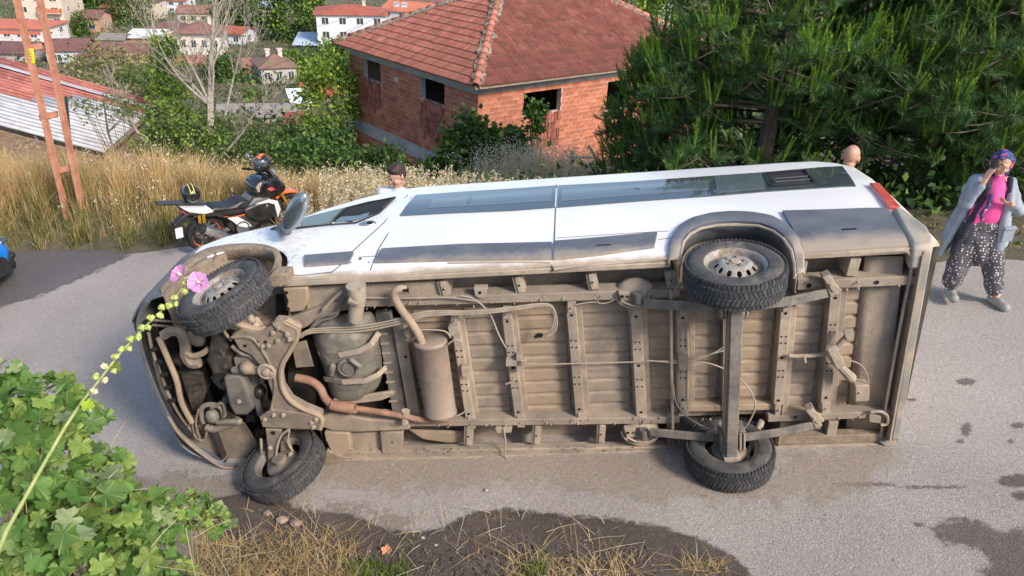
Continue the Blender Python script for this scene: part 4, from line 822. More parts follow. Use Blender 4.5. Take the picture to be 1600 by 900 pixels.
# ------------------------------------------------------------------ wheels
def punch_disc(R0, R1, prof, nh, rh, rm, n=120, nr_=26):
    """dished disc with round vent holes cut through: rings between R0 and R1, heights from prof(r)"""
    rs = np.linspace(R0, R1, nr_ + 1); V = []; 
    for r in rs:
        for k in range(n): a = 2 * math.pi * k / n; V.append([r * math.cos(a), r * math.sin(a)])
    V = np.array(V); ins = np.zeros(len(V), bool); cs = [(rm * math.cos(2 * math.pi * h / nh), rm * math.sin(2 * math.pi * h / nh)) for h in range(nh)]
    V2 = V.copy()
    for c in cs:
        d = V - c; dd = np.hypot(*d.T); k = dd < rh; ins |= k; V2[k] = np.array(c) + d[k] / np.maximum(dd[k], 1e-6)[:, None] * rh
    Fs = []
    for i in range(nr_):
        for k in range(n):
            q = (i * n + k, i * n + (k + 1) % n, (i + 1) * n + (k + 1) % n, (i + 1) * n + k)
            if not all(ins[j] for j in q): Fs.append(q)
    return [(x, y, prof(math.hypot(x, y))) for x, y in V2], Fs
def wheel(c, axis, inner=False, rim='steel_rim'):
    """c: wheel centre in the van frame, axis: unit vector pointing out of the visible face"""
    ax_ = np.array(axis, float); ax_ /= np.linalg.norm(ax_); u = np.cross([0, 1, 0], ax_); u /= np.linalg.norm(u); v = np.cross(ax_, u); M3 = np.array([u, v, ax_]).T
    M = Matrix([[*M3[0], c[0]], [*M3[1], c[1]], [*M3[2], c[2]], [0, 0, 0, 1]]); Rt, W = .352, .20
    mb = MB(); h = W / 2
    dish = (lambda r: float(np.interp(r, [.03, .07, .085, .105, .145, .16, .175, .19], [.095, .095, .098, .09, .052, .034, .03, .03]))) if not inner else (lambda r: -.06)
    Vd, Fd = punch_disc(.035, .19, dish, 12, .0165 if not inner else .001, .128)
    mb.add(Vd, Fd)
    mb.lathe([(.19, .03), (.196, .04), (.198, h - .03), (.207, h - .012), (.215, h - .008), (.217, h - .014)], n=64)
    rimo = mb.build('wheel', mt[rim if not inner else 'dust_grey'], van, sharp=50, M=M, solid=.004)
    mb = MB(); mb.lathe([(.206, h - .02), (.214, h - .004), (.23, h + .004), (.262, h + .008), (.30, h + .004), (.325, h - .01), (.34, h - .03), (.346, h - .05), (.347, 0), (.346, -h + .05), (.335, -h + .02), (.30, -h), (.24, -h), (.206, -h + .02)], n=72)
    mb.build('tyre', mt['rubber'], rimo, sharp=60)
    tr = MB(); nb = 70
    for k in range(nb):
        for j, (hh, wd, sk) in enumerate([(h - .026, .04, .0), (.034, .05, .35), (-.03, .05, -.35), (-h + .026, .04, .0)]):
            a = 2 * math.pi * (k + .5 * (j % 2)) / nb; ca, sa = math.cos(a), math.sin(a); l = .027
            r0 = .338 if j in (0, 3) else .346; Mt = np.array([[-sa, 0, ca], [ca, 0, sa], [0, 1, 0]]) @ np.array([[math.cos(sk), -math.sin(sk), 0], [math.sin(sk), math.cos(sk), 0], [0, 0, 1]])
            tr.box((r0 * ca, r0 * sa, hh), (l * .9, wd * .98, .015), Mt)
        a = 2 * math.pi * k / nb; tr.box((.336 * math.cos(a), .336 * math.sin(a), h - .004), (.018, .014, .008), np.array([[-math.sin(a), 0, math.cos(a)], [math.cos(a), 0, math.sin(a)], [0, 1, 0]]))
    t = tr.build('tread_blocks', mt['tread'], rimo, sharp=None); t['kind'] = 'stuff'
    if not inner:
        mb = MB(); mb.lathe([(.001, .11), (.03, .11), (.037, .105), (.04, .085)], n=24); mb.build('hub_cap', mt['dust_light'], rimo)
        for k in range(5): a = 2 * math.pi * k / 5; mb = MB(); mb.lathe([(.013, .09), (.013, .108), (.009, .113), (.001, .113)], o=(.06 * math.cos(a), .06 * math.sin(a), 0), n=6); mb.build('wheel_nut', mt['dust_grey'], rimo)
    else:
        mb = MB(); mb.lathe([(.14, -.05), (.14, .03), (.12, .045), (.001, .05)], n=40); mb.lathe([(.06, .04), (.06, .09), (.001, .09)], n=20); mb.build('brake_drum', mt['dust_sub'], rimo)
    mb = MB(); mb.lathe([(.17, -.1), (.001, -.1)], n=24); mb.lathe([(.197, -.1), (.19, 0)], n=24); mb.build('wheel_well', mt['dark'], rimo)
    return rimo
z_o = 1.885
cR = Zp(1149, 407, z_o); wheel(cR - [0, 0, .105], (0, -.03, 1))
al = R_(17); axF = (-math.sin(al), -.10, math.cos(al))
cF = Zp(340, 446, 1.87); wheel(cF - np.array(axF) * .105, axF)
cR2 = U(1140, 697, cR[1] + .02); cR2[2] = .235; wheel(cR2 - [0, 0, .105], (0, -.03, 1), True)
cF2 = Zp(433, 713, .27); wheel(cF2 - np.array(axF) * .105, axF, True)
print('wheels', cR, cF, cR2, cF2)
# ------------------------------------------------------------------ unfinished brick house
mt['brick'] = mat('hollow_clay_brick', (.36, .115, .065), (.50, .19, .11), .85, scale=2.2, bump=.3, bscale=30, isl=.2, dirt=((.5, .36, .28), 3.5, .66))
mt['brick_dark'] = mat('dark_clay_brick', (.24, .08, .055), (.34, .125, .085), .85, scale=6, bump=.4, bscale=50, isl=.35)
mt['mortar'] = mat('pale_mortar', (.46, .40, .35), (.62, .55, .48), .95, scale=14, bump=.5)
mt['concrete'] = mat('grey_concrete', (.30, .31, .32), (.44, .45, .45), .9, scale=2.5, bump=.4, bscale=20, dirt=((.18, .18, .18), 2.2, .62))
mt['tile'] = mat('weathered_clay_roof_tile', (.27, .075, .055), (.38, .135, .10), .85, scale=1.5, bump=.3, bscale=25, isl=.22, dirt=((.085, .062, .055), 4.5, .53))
mt['tile_low'] = mat('shaded_tile_channel', (.075, .045, .035), (.15, .07, .052), .95, scale=3, bump=.3, isl=.2)  # rib shading put into the colour of the tile channels
mt['ridge'] = mat('orange_ridge_tile', (.34, .115, .075), (.48, .20, .13), .85, scale=6, isl=.25, dirt=((.17, .14, .11), 6, .52))
mt['mossy'] = mat('mossy_ridge_mortar', (.12, .105, .08), (.33, .30, .25), .95, scale=9, bump=.9, bscale=30)
mt['timber'] = mat('weathered_timber', (.22, .18, .14), (.36, .31, .26), .85, scale=9, stretch=(1, 1, 6))
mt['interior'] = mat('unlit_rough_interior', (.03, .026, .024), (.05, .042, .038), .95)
Hc = Dp(747, 148, 21.4); eL = np.array([-.669, .743, 0]); eR = np.array([.743, .669, 0]); zz = np.array([0, 0, 1.]); LA, LB = 7.8, 11.2
house = thing('brick_house', 'unfinished red brick house with a hipped clay tile roof and empty window openings', 'house', Matrix.Translation(Vector(Hc)))
openings = {'L': [(5.6, 6.85, -.70, 0), (1.71, 3.08, -.72, 0), (3.2, 4.7, -4.6, -3.0)], 'R': [(1.76, 3.36, -.86, -.12), (5.5, 6.6, -1.15, -.15), (8.4, 9.5, -1.1, -.15)]}
nbrick = 0
def build_wall(key, e, L, nrm, vbot, band):
    global nbrick
    ops = openings[key]; mb = MB(); th = .19
    us = sorted({0, L} | {u for o in ops for u in o[:2]}); vs_ = sorted({vbot, 0} | {v for o in ops for v in o[2:]})
    for a, b in zip(us[:-1], us[1:]):
        for c, d in zip(vs_[:-1], vs_[1:]):
            um, vm = (a + b) / 2, (c + d) / 2
            if any(o[0] < um < o[1] and o[2] < vm < o[3] for o in ops): continue
            p = e * a - nrm * .0 + zz * c; mb.prism([e * a + zz * c, e * b + zz * c, e * b + zz * d, e * a + zz * d], -nrm * th)
    wl = mb.build('wall', mt['mortar'], house, sharp=None)
    bl, bh = .285, .132; pit = .146; pitl = .297; stuff = MB(); cnt = 0
    bm = {}
    def bmesh_(w_): 
        k = round(w_, 2)
        if k not in bm: q = MB(); q.box((0, 0, 0), (k, .03, bh)); bm[k] = q.mesh('brick', mt['brick'], None)
        return bm[k]
    Rm = np.array([e, -nrm, zz]).T
    course = 0; v = -pit / 2; todo = []
    while v > vbot:
        if not (band and band[0] < v < band[1]):
            u = (pitl / 2 if course % 2 else 0)
            k = -1
            u0s = np.arange(-pitl / 2 if course % 2 else 0, L, pitl)
            for u0 in u0s:
                a, b = max(u0, .0), min(u0 + bl, L)
                for o in ops:
                    if o[2] < v < o[3]:
                        if a < o[1] and b > o[0]:
                            if a < o[0]: b = o[0]
                            elif b > o[1]: a = o[1]
                            else: a = b
                if b - a > .06 and rnd.random() > .004: todo.append((a, b, v))
        v -= pit; course += 1
    for (a, b, v) in todo:
        pr = rnd.gauss(.010, .003); c = e * (a + b) / 2 + zz * (v + rnd.gauss(0, .002)) + nrm * (pr - .015)
        vis = (key == 'R' and a < 5.6 and v > -2.2) or (key == 'L' and a < 3.5 and v > -.9)
        if vis and cnt < 290:
            M = Matrix.Translation(Vector(c)) @ Matrix([[*Rm[0], 0], [*Rm[1], 0], [*Rm[2], 0], [0, 0, 0, 1]]) @ Matrix.Rotation(rnd.gauss(0, .006), 4, 'Y'); inst('brick', bmesh_(b - a), M, wl); cnt += 1
        else: stuff.box(c, (b - a, .03, bh), Rm)
    s = stuff.build('brickwork', mt['brick'], wl, sharp=None); s['kind'] = 'stuff'; return wl
nL = np.array([-.743, -.669, 0]); nR = np.array([.669, -.743, 0])
wL = build_wall('L', eL, LA, nL, -5.2, (-2.78, -2.32)); wR = build_wall('R', eR, LB, nR, -2.9, None)
mb = MB(); mb.prism([eL * LA, eL * LA + eR * LB, eL * LA + eR * LB - zz * 5.2, eL * LA - zz * 5.2], -eL * .19 * .999); mb.prism([eR * LB, eR * LB + eL * LA, eR * LB + eL * LA - zz * 5.2, eR * LB - zz * 5.2], -eR * .19); mb.build('wall', mt['mortar'], house, sharp=None)['kind'] = 'stuff'
mb = MB(); mb.prism([eL * .02 - zz * 2.78 + nL * .014, eL * LA - zz * 2.78 + nL * .014, eL * LA - zz * 2.32 + nL * .014, eL * .02 - zz * 2.32 + nL * .014], -nL * .1); mb.build('concrete_band', mt['concrete'], house)
mb = MB(); mb.prism([eL * (-.016), eL * (LA + .02), eL * (LA + .02) + zz * .33, eL * (-.016) + zz * .33], -nL * .2); 
mb = MB(); 
for (e, L, n_) in ((eL, LA, nL), (eR, LB, nR)): mb2 = MB(); mb2.prism([n_ * .016, e * L + n_ * .016, e * L + zz * .3 + n_ * .016, zz * .3 + n_ * .016], -n_ * .2); mb2.build('ring_beam', mt['concrete'], house)
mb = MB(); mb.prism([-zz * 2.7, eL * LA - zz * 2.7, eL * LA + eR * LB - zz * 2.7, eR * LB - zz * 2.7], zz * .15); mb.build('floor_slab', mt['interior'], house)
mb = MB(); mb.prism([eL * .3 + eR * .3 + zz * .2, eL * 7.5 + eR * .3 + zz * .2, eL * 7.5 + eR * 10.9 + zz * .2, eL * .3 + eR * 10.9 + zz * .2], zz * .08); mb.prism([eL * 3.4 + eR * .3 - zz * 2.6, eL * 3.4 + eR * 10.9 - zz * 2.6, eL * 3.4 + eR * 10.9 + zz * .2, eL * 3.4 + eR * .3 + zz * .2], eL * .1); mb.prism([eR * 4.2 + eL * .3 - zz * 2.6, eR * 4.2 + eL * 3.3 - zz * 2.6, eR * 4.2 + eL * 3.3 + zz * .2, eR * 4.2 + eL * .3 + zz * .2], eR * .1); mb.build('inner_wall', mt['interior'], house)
# loose upright infill bricks in the lower part of the openings
bmv = MB(); bmv.box((0, 0, 0), (.118, .06, .268)); bmv = bmv.mesh('infill_brick', mt['brick_dark'], None)
for key, e, n_, u0, u1, vt, vb, hs in [('R', eR, nR, 2.15, 3.36, -.86, -2.0, [(.0, 0), (.14, .04), (.28, -.03), (.42, .05), (.56, -.05), (.70, .02), (.84, -.12), (.98, .26), (1.12, .1)]), ('L', eL, nL, 1.75, 3.05, -.75, -1.7, None), ('L', eL, nL, 5.65, 6.8, -.72, -1.5, None)]:
    k = 0; u = u0 + .07
    while u < u1:
        top = vt + rnd.choice([0, .02, .05, -.06, .12]) ; v = top - .14
        while v > vb + rnd.uniform(-.25, .1):
            c = e * u + zz * v + n_ * (.0 + rnd.uniform(0, .05)); Rm = np.array([e, -n_, zz]).T
            M = Matrix.Translation(Vector(c)) @ Matrix([[*Rm[0], 0], [*Rm[1], 0], [*Rm[2], 0], [0, 0, 0, 1]]) @ Matrix.Rotation(rnd.gauss(0, .015), 4, 'Y'); inst('infill_brick', bmv, M, house); v -= .287
        u += .134; k += 1
# roof: hipped, real tile courses
ov = .42; ex_z = .33
A0 = -(eL + eR) * ov + zz * ex_z; B0 = eL * (LA + ov) - eR * ov + zz * ex_z; C0 = eR * (LB + ov) - eL * ov + zz * ex_z; D0 = eL * (LA + ov) + eR * (LB + ov) + zz * ex_z
hh = 2.28; half = LA / 2 + ov; AP = A0 + (eL + eR) * half + zz * hh; AQ = AP + eR * (LB - LA)
roof_mb = MB(); roof_mb.add([A0, B0, C0, D0, AP, AQ], [(0, 4, 1), (0, 2, 5, 4), (2, 3, 5), (1, 4, 5, 3), (0, 1, 3, 2)]); roof = roof_mb.build('roof', mt['timber'], house, sharp=None)
tw, tl, te = .205, .36, .325
def tile_mesh(w_=tw):
    q = MB(); V = []; prof = [(0, -.012), (.12, .03), (.25, .044), (.38, .03), (.5, -.012), (.62, .03), (.75, .044), (.88, .03), (1, -.010)]
    for y, dz in ((0, .034), (tl, .002)):
        V += [(x * w_ * 1.0, y, z + dz) for x, z in prof]
    V += [(x * w_, 0, z * .4 + .0) for x, z in prof]
    n = 9; q.add(V, [(k, k + 1, n + k + 1, n + k) for k in range(n - 1)] + [(2 * n + k, 2 * n + k + 1, k + 1, k) for k in range(n - 1)]); return q
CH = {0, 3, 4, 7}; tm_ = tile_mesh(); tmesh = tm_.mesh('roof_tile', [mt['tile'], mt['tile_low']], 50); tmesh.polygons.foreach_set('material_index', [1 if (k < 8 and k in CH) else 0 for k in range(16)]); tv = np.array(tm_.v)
def tile_face(P0, P1, Q0, Q1, quota, near):            # eave P0->P1, top Q0->Q1
    d = (P1 - P0); W_ = np.linalg.norm(d); d /= W_; up = (Q0 + Q1) / 2 - (P0 + P1) / 2; up = up - d * (up @ d); H_ = np.linalg.norm(up); up /= H_; n_ = np.cross(d, up)
    if n_[2] < 0: n_ = -n_
    Rm = np.array([d, up, n_]).T; rws = int(H_ / te) + 1; lst = []
    for r in range(rws):
        y = r * te - .03; t = max(0, (y + .1)) / H_; lo_ = (Q0 - P0) @ d * t; hi_ = W_ - (P1 - Q1) @ d * t
        x = math.floor(lo_ / tw) * tw
        while x < hi_ - .02:
            a = max(x, lo_); 
            if y < H_ - .1 and a < min(x + tw, hi_) - .05: lst.append((x, y, a, min(x + tw, hi_)))
            x += tw
    return Rm, P0, lst
rest = MB(); q_ = 0
for (P0, P1, Q0, Q1, quota) in [(A0, B0, AP, AP, 110), (A0, C0, AP, AQ, 190), (C0, D0, AQ, AQ, 0), (B0, D0, AP, AQ, 0)]:
    Rm, O, lst = tile_face(P0, P1, Q0, Q1, quota, None)
    ex_ = (Rm @ np.array([1, 0, 0]))
    lst.sort(key=lambda t: (t[1] // .6, abs(t[0] - (2 if quota == 190 else 0))) )
    for i, (x, y, a, b) in enumerate(lst):
        j = rnd.gauss(0, .003); full = b - a > tw - .01
        flip = ex_ 
        if i < quota and full:
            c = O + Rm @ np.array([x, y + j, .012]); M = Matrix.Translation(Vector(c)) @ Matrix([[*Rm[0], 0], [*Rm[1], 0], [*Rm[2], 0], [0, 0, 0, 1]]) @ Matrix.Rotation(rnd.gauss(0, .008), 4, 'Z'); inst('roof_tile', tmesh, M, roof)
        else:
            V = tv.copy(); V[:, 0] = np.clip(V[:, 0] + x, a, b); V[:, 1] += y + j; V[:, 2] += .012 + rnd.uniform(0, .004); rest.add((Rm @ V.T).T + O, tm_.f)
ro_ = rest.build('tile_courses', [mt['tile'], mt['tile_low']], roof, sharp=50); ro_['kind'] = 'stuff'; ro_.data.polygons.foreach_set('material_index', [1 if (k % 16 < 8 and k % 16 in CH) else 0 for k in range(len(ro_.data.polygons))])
def ridge(P, Q, m=mt['ridge'], r=.12):
    d = Q - P; L = np.linalg.norm(d); d /= L; n = int(L / .34); u = zz - d * d[2]; u /= np.linalg.norm(u); s = np.cross(d, u)
    mb = MB(); mb.tube([P + d * t - u * .03 + s * rnd.gauss(0, .02) for t in np.linspace(.1, L - .1, int(L / .2))], [.21 + rnd.gauss(0, .03) for _ in np.linspace(.1, L - .1, int(L / .2))], 7, flat=.55); mb.build('ridge_mortar', mt['mossy'], roof)
    for k in range(n):
        a = P + d * (k * L / n); b = P + d * ((k + 1.18) * L / n); V = []
        for p, rr in ((a, r * 1.06), (b, r * .86)):
            for t in np.linspace(-1.5, 1.5, 8): V.append(p + s * math.sin(t) * rr + u * (math.cos(t) * rr + .03))
        q = MB(); q.add(V, [(i, i + 1, 9 + i, 8 + i) for i in range(7)]); q.build('ridge_tile', m, roof, solid=.014)
ridge(A0, AP); ridge(C0, AQ); ridge(B0, AP); ridge(AP, AQ); ridge(D0, AQ)
mb = MB()
for e, L, n_ in ((eL, LA, nL), (eR, LB, nR)):
    for k in range(int(L / .72) + 1):
        u = .1 + k * .72; p = e * u + zz * .29; r = MB(); r.bar(p + n_ * .36 - zz * .03, p - n_ * .3 + zz * .1, .07, .1); r.build('rafter', mt['timber'], roof, sharp=None)
    r = MB(); r.bar(n_ * (ov - .03) - e * ov + zz * (ex_z - .03), n_ * (ov - .03) + e * (L + ov) + zz * (ex_z - .03), .03, .10); r.build('fascia', mt['timber'], roof, sharp=None)
# rubble by the house foot
rb_ = Dp(900, 262, 20.5)
for k in range(10):
    p = Dp(900 + rnd.uniform(-26, 30), 258 + rnd.uniform(-14, 14), 19.5); mb = MB(); q = np.array([rnd.uniform(-1, 1), rnd.uniform(-1, 1), rnd.uniform(-.3, .6)]); mb.bar(-q * .5, q * .5, .09, .05)
    o = mb.build('timber_offcut', mt['timber'], None, M=Matrix.Translation(Vector(p))); tag(o, 'weathered timber offcut in the heap at the foot of the brick house', 'timber', 'timber offcuts piled by the brick house')

# ------------------------------------------------------------------ corrugated metal shed on the left
mt['sheet_white'] = mat('whitewashed_corrugated_steel', (.36, .37, .40), (.47, .49, .52), .55, scale=3, bump=.05, dirt=((.38, .24, .19), 2.2, .64))
mt['sheet_red'] = mat('rusty_red_corrugated_steel', (.30, .085, .065), (.42, .15, .12), .7, scale=3, bump=.05, dirt=((.5, .42, .40), 2.5, .62))
mt['sheet_low_r'] = mat('shaded_red_channel', (.12, .05, .04), (.22, .09, .07), .9, scale=3)  # shade between corrugations painted as a darker tone, red sheets
mt['sheet_low_w'] = mat('shaded_white_channel', (.17, .16, .165), (.27, .26, .27), .8, scale=3)  # same painted corrugation shade for the white sheets
sB = Wz(250, 160, -2.0); sC = Wz(163, 240, -2.35); sA = Wz(-40, 78, -.35); sD = sA + (sC - sB)
shed = thing('corrugated_shed', 'old low shed with a rust red and white corrugated metal roof behind the dry grass', 'shed', Matrix.Translation(Vector(sC)))
def corr(P, Q, R__, S, m, name, parent, o, amp=.03, wl=.24):    # P->Q runs down the sheet, P->R across
    mb = MB(); W_ = np.linalg.norm(R__ - P); n = max(4, int(W_ / wl * 8)); nrm = np.cross(Q - P, R__ - P); nrm /= np.linalg.norm(nrm); nrm = nrm if nrm[2] > 0 else -nrm; V = []
    for i in range(n + 1):
        t = i / n; a = P + (R__ - P) * t; b = Q + (S - Q) * t; h = nrm * amp * math.sin(2 * math.pi * t * W_ / wl); V += [a + h - o, b + h - o]
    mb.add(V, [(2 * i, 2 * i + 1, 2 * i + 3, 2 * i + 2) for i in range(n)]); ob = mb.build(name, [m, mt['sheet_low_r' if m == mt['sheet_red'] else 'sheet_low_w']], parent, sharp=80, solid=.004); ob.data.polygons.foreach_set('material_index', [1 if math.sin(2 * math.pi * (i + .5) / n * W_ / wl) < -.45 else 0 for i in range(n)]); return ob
cols_ = ['sheet_red', 'sheet_red', 'sheet_red', 'sheet_white', 'sheet_white', 'sheet_white', 'sheet_white']; nst = 7
for k in range(nst):
    t0_, t1_ = k / nst, (k + 1.06) / nst; lift = zz * (.008 * (k % 2) + .002 * k)
    a, b, c_, d_ = sA + (sD - sA) * t0_ + lift, sB + (sC - sB) * t0_ + lift, sA + (sD - sA) * t1_ + lift, sB + (sC - sB) * t1_ + lift
    if k in (2, 3):
        cut = .62 if k == 2 else .5
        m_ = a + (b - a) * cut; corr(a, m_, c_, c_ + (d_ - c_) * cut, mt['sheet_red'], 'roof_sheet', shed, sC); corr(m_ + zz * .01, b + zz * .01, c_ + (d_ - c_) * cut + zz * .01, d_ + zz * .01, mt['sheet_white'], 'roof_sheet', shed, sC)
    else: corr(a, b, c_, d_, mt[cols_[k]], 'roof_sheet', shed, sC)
mb = MB(); t = .17; mb.bar(sA + (sD - sA) * t + zz * .07 - sC, sB + (sC - sB) * t + zz * .07 - sC, .22, .02); mb.build('ridge_flashing', mt['sheet_white'], shed)
mb = MB(); 
for (a, b) in ((sB, sC), (sC, sD)): mb.prism([a - sC - zz * .08 + (sD - sB) * .03, b - sC - zz * .08 + (sD - sB) * .03, b - sC - zz * 3 + (sD - sB) * .03, a - sC - zz * 3 + (sD - sB) * .03], (.05, .05, 0))
mt['board'] = mat('brown_weathered_board', (.17, .11, .07), (.28, .2, .14), .9, scale=4, stretch=(1, 1, 8)); mb.build('wall', mt['board'], shed)
mb = MB(); mb.bar(sB - sC - zz * .06, -zz * .06, .14, .05); mb.build('fascia', mt['board'], shed)
mb = MB(); mb.bar(sD - sC - zz * .07, -zz * .07, .04, .12); mb.build('fascia', mt['dark'], shed)
mb = MB(); p = Dp(103, 152, 17.5); q = Dp(109, 224, 16.6); mb.cyl(-(q - p), (0, 0, 0), .04, 8); tag(mb.build('flue_pipe', mt['black'], None, M=Matrix.Translation(Vector(q))), 'thin black flue pipe standing in front of the corrugated roof', 'pipe'); del mb

# ------------------------------------------------------------------ rusty lattice pole
mt['pole_rust'] = mat('rust_orange_painted_steel', (.40, .17, .10), (.52, .26, .17), .8, scale=4, dirt=((.22, .07, .045), 3, .55))
dep0 = 11.6; base = Dp(108, 305, dep0)
pole = thing('lattice_pole', 'rusty steel double leg utility pole with a small yellow plate leaning over dry grass', 'utility pole', Matrix.Translation(Vector(base)))
def Pp(px, py): f_ = (305 - py) / 305; return Dp(px, py, dep0 * (1 - .11 * f_)) - base
legs = [((12, -60), (96, 305)), ((50, -60), (121, 302))]
for a, b in legs:
    A, B = Pp(*a), Pp(*b) - zz * .7; mb = MB(); s = .045; d = (B - A) / np.linalg.norm(B - A); q = np.cross(d, RW[:, 2]); q /= np.linalg.norm(q); n_ = np.cross(q, d)
    mb.bar(A, B, .012, .085, q); mb.bar(A + n_ * .04, B + n_ * .04, .06, .01, n_); mb.bar(A - n_ * .04, B - n_ * .04, .06, .01, n_); mb.build('leg', mt['pole_rust'], pole, sharp=None)
for a, b in [((62, 184), (90, 178)), ((83, 270), (110, 262)), ((37, 76), (66, 72)), ((18, -20), (54, -24))]:
    mb = MB(); mb.bar(Pp(*a), Pp(*b), .02, .09, RW[:, 1] * -1); mb.build('rung', mt['pole_rust'], pole, sharp=None)
mt['yellow'] = mat('yellow_plate', (.75, .6, .02), (.85, .7, .05), .5, bump=.05)
mb = MB(); P = [Pp(43, 80), Pp(57, 78), Pp(60, 101), Pp(52, 103), Pp(46, 101)]; mb.prism([p - RW[:, 2] * .08 for p in P], RW[:, 2] * .01); yp = mb.build('yellow_plate', mt['yellow'], pole)
mb = MB()
for k in range(4): a = Pp(47 + k, 84 + k * 4); b = Pp(55 + k * .6, 83 + k * 4); mb.bar(a - RW[:, 2] * .086, b - RW[:, 2] * .086, .008, .004)
mt['ink'] = mat('faded_print', (.25, .2, .02), (.3, .25, .03), .6, bump=0); mb.build('printed_lines', mt['ink'], yp)
mb = MB(); mb.tube([Pp(18, -60), Pp(34, 40), Pp(52, 120), Pp(68, 180), Pp(80, 240), Pp(100, 290)], .012, 6); mb.build('cable', mt['black'], pole)

# ------------------------------------------------------------------ the town in the valley
WALLS = {}
def wallm(c):
    k = tuple(c)
    if k not in WALLS: WALLS[k] = mat('rendered_wall', c, tuple(min(.85, q * 1.15) for q in c), .9, scale=.6, bump=.1, dirt=(tuple(q * .7 for q in c), .7, .66))
    return WALLS[k]
def roofm(c):
    k = ('r', *c)
    if k not in WALLS:
        m = mat('town_roof_covering', c, tuple(min(.8, q * 1.35) for q in c), .85, scale=.8, bump=.2, bscale=6, dirt=(tuple(q * .55 for q in c), 1.3, .6)); WALLS[k] = m
    return WALLS[k]
mt['frame_w'] = mat('white_window_frame', (.6, .6, .6), (.7, .7, .7), .5, bump=0)
def town_house(name, label, cat, px, py, dep, W_, D_, H_, yaw, wc, rc, roof='hip', rh=1.6, ovh=.5, storeys=2, wins=3, sidewins=2, chim=0, balc=None, sink=3.0, lean=None, group=None, band=None):
    """base centre of the front wall at the photo point (px, py) and distance dep; yaw turns the house about the vertical"""
    p = Dp(px, py, dep); root = thing(name, label, cat, T4(p, yaw), group)
    mb = MB(); mb.box((0, D_ / 2, (H_ - sink) / 2), (W_, D_, H_ + sink)); mb.build('wall', wallm(wc), root, sharp=None)
    o = ovh; a, b, c, d = (-W_ / 2 - o, -o, H_), (W_ / 2 + o, -o, H_), (W_ / 2 + o, D_ + o, H_), (-W_ / 2 - o, D_ + o, H_)
    mb = MB(); e = .12
    if roof == 'hip':
        r = min(W_, D_) / 2 + o
        if W_ >= D_: p1, p2 = (-W_ / 2 - o + r, D_ / 2, H_ + rh), (W_ / 2 + o - r, D_ / 2, H_ + rh)
        else: p1, p2 = (0, -o + r, H_ + rh), (0, D_ + o - r, H_ + rh)
        up = lambda q: (q[0], q[1], q[2] + e)
        V = [a, b, c, d, up(a), up(b), up(c), up(d), p1, p2]
        if W_ >= D_: Fs = [(4, 5, 9, 8), (5, 6, 9), (6, 7, 8, 9), (7, 4, 8)]
        else: Fs = [(4, 5, 8), (5, 6, 9, 8), (6, 7, 9), (7, 4, 8, 9)]
        mb.add(V, Fs + [(3, 2, 1, 0), (0, 1, 5, 4), (1, 2, 6, 5), (2, 3, 7, 6), (3, 0, 4, 7)])
    elif roof == 'gable':
        V = [a, b, c, d, (-W_ / 2 - o, D_ / 2, H_ + rh), (W_ / 2 + o, D_ / 2, H_ + rh)]; th = .12
        V2 = [(x, y, z + th) for x, y, z in V]; mb.add(V + V2, [(6, 7, 11, 10), (8, 9, 10, 11), (0, 1, 5, 4)[::-1], (2, 3, 4, 5)[::-1], (0, 6, 10, 4), (1, 5, 11, 7), (3, 4, 10, 9), (2, 8, 11, 5), (0, 1, 7, 6), (2, 3, 9, 8)])
        g = MB(); g.prism([(-W_ / 2, 0, H_), (-W_ / 2, D_, H_), (-W_ / 2, D_ / 2, H_ + rh * .93)], (W_, 0, 0)); g.build('gable_wall', wallm(wc), root, sharp=None)
    elif roof == 'mono':
        mb.prism([(-W_ / 2 - o, -o, H_), (-W_ / 2 - o, D_ + o, H_ + rh), (-W_ / 2 - o, D_ + o, H_ + rh + .08), (-W_ / 2 - o, -o, H_ + .08)], (W_ + 2 * o, 0, 0))
    else: mb.box((0, D_ / 2, H_ + .12), (W_ + 2 * o, D_ + 2 * o, .24))
    rf = mb.build('roof', roofm(rc), root, sharp=None)
    if roof in ('hip', 'gable') and W_ * D_ > 30:          # tile courses as low steps
        st = MB(); nn = 7
        for k in range(1, nn):
            t = k / nn; z = H_ + e + (rh - e) * t
            if W_ >= D_:
                r = (min(W_, D_) / 2 + o) * t if roof == 'hip' else 0; yy = -o + (D_ / 2 + o) * t
                st.bar((-W_ / 2 - o + r, yy, z + .01), (W_ / 2 + o - r, yy, z + .01), .12, .05)
        if st.v: st.build('tile_steps', roofm(tuple(q * .8 for q in rc)), rf, sharp=None)['kind'] = 'stuff'
    for k in range(chim):
        q = MB(); x = W_ * (.2 - .35 * k); q.box((x, D_ * .55, H_ + rh * .8), (.6, .6, 1.6)); q.box((x, D_ * .55, H_ + rh * .8 + .85), (.8, .8, .12)); q.build('chimney', wallm((.5, .45, .4)), root, sharp=None)
    sh = H_ / storeys; wm = {}
    def window(x, z, ww, wh, side):
        f = MB(); 
        if side == 0: c = np.array([x, -.02, z]); u = np.array([1, 0, 0]); n_ = np.array([0, -1, 0])
        else: c = np.array([side * (W_ / 2 + .02), x, z]); u = np.array([0, 1, 0]); n_ = np.array([side, 0, 0])
        for s in (-1, 1): f.bar(c + u * s * ww / 2 - zz * wh / 2, c + u * s * ww / 2 + zz * wh / 2, .07, .08, n_); f.bar(c - u * ww / 2 + s * zz * wh / 2, c + u * ww / 2 + s * zz * wh / 2, .07, .09, n_)
        f.bar(c - zz * wh / 2, c + zz * wh / 2, .07, .07, n_); wo = f.build('window', mt['frame_w'], root, sharp=None)
        g = MB(); P = [c - u * ww / 2 - zz * wh / 2, c + u * ww / 2 - zz * wh / 2, c + u * ww / 2 + zz * wh / 2, c - u * ww / 2 + zz * wh / 2]; g.prism([p_ - n_ * .01 for p_ in P], n_ * .02); g.build('pane', mt['pane'], wo, sharp=None)
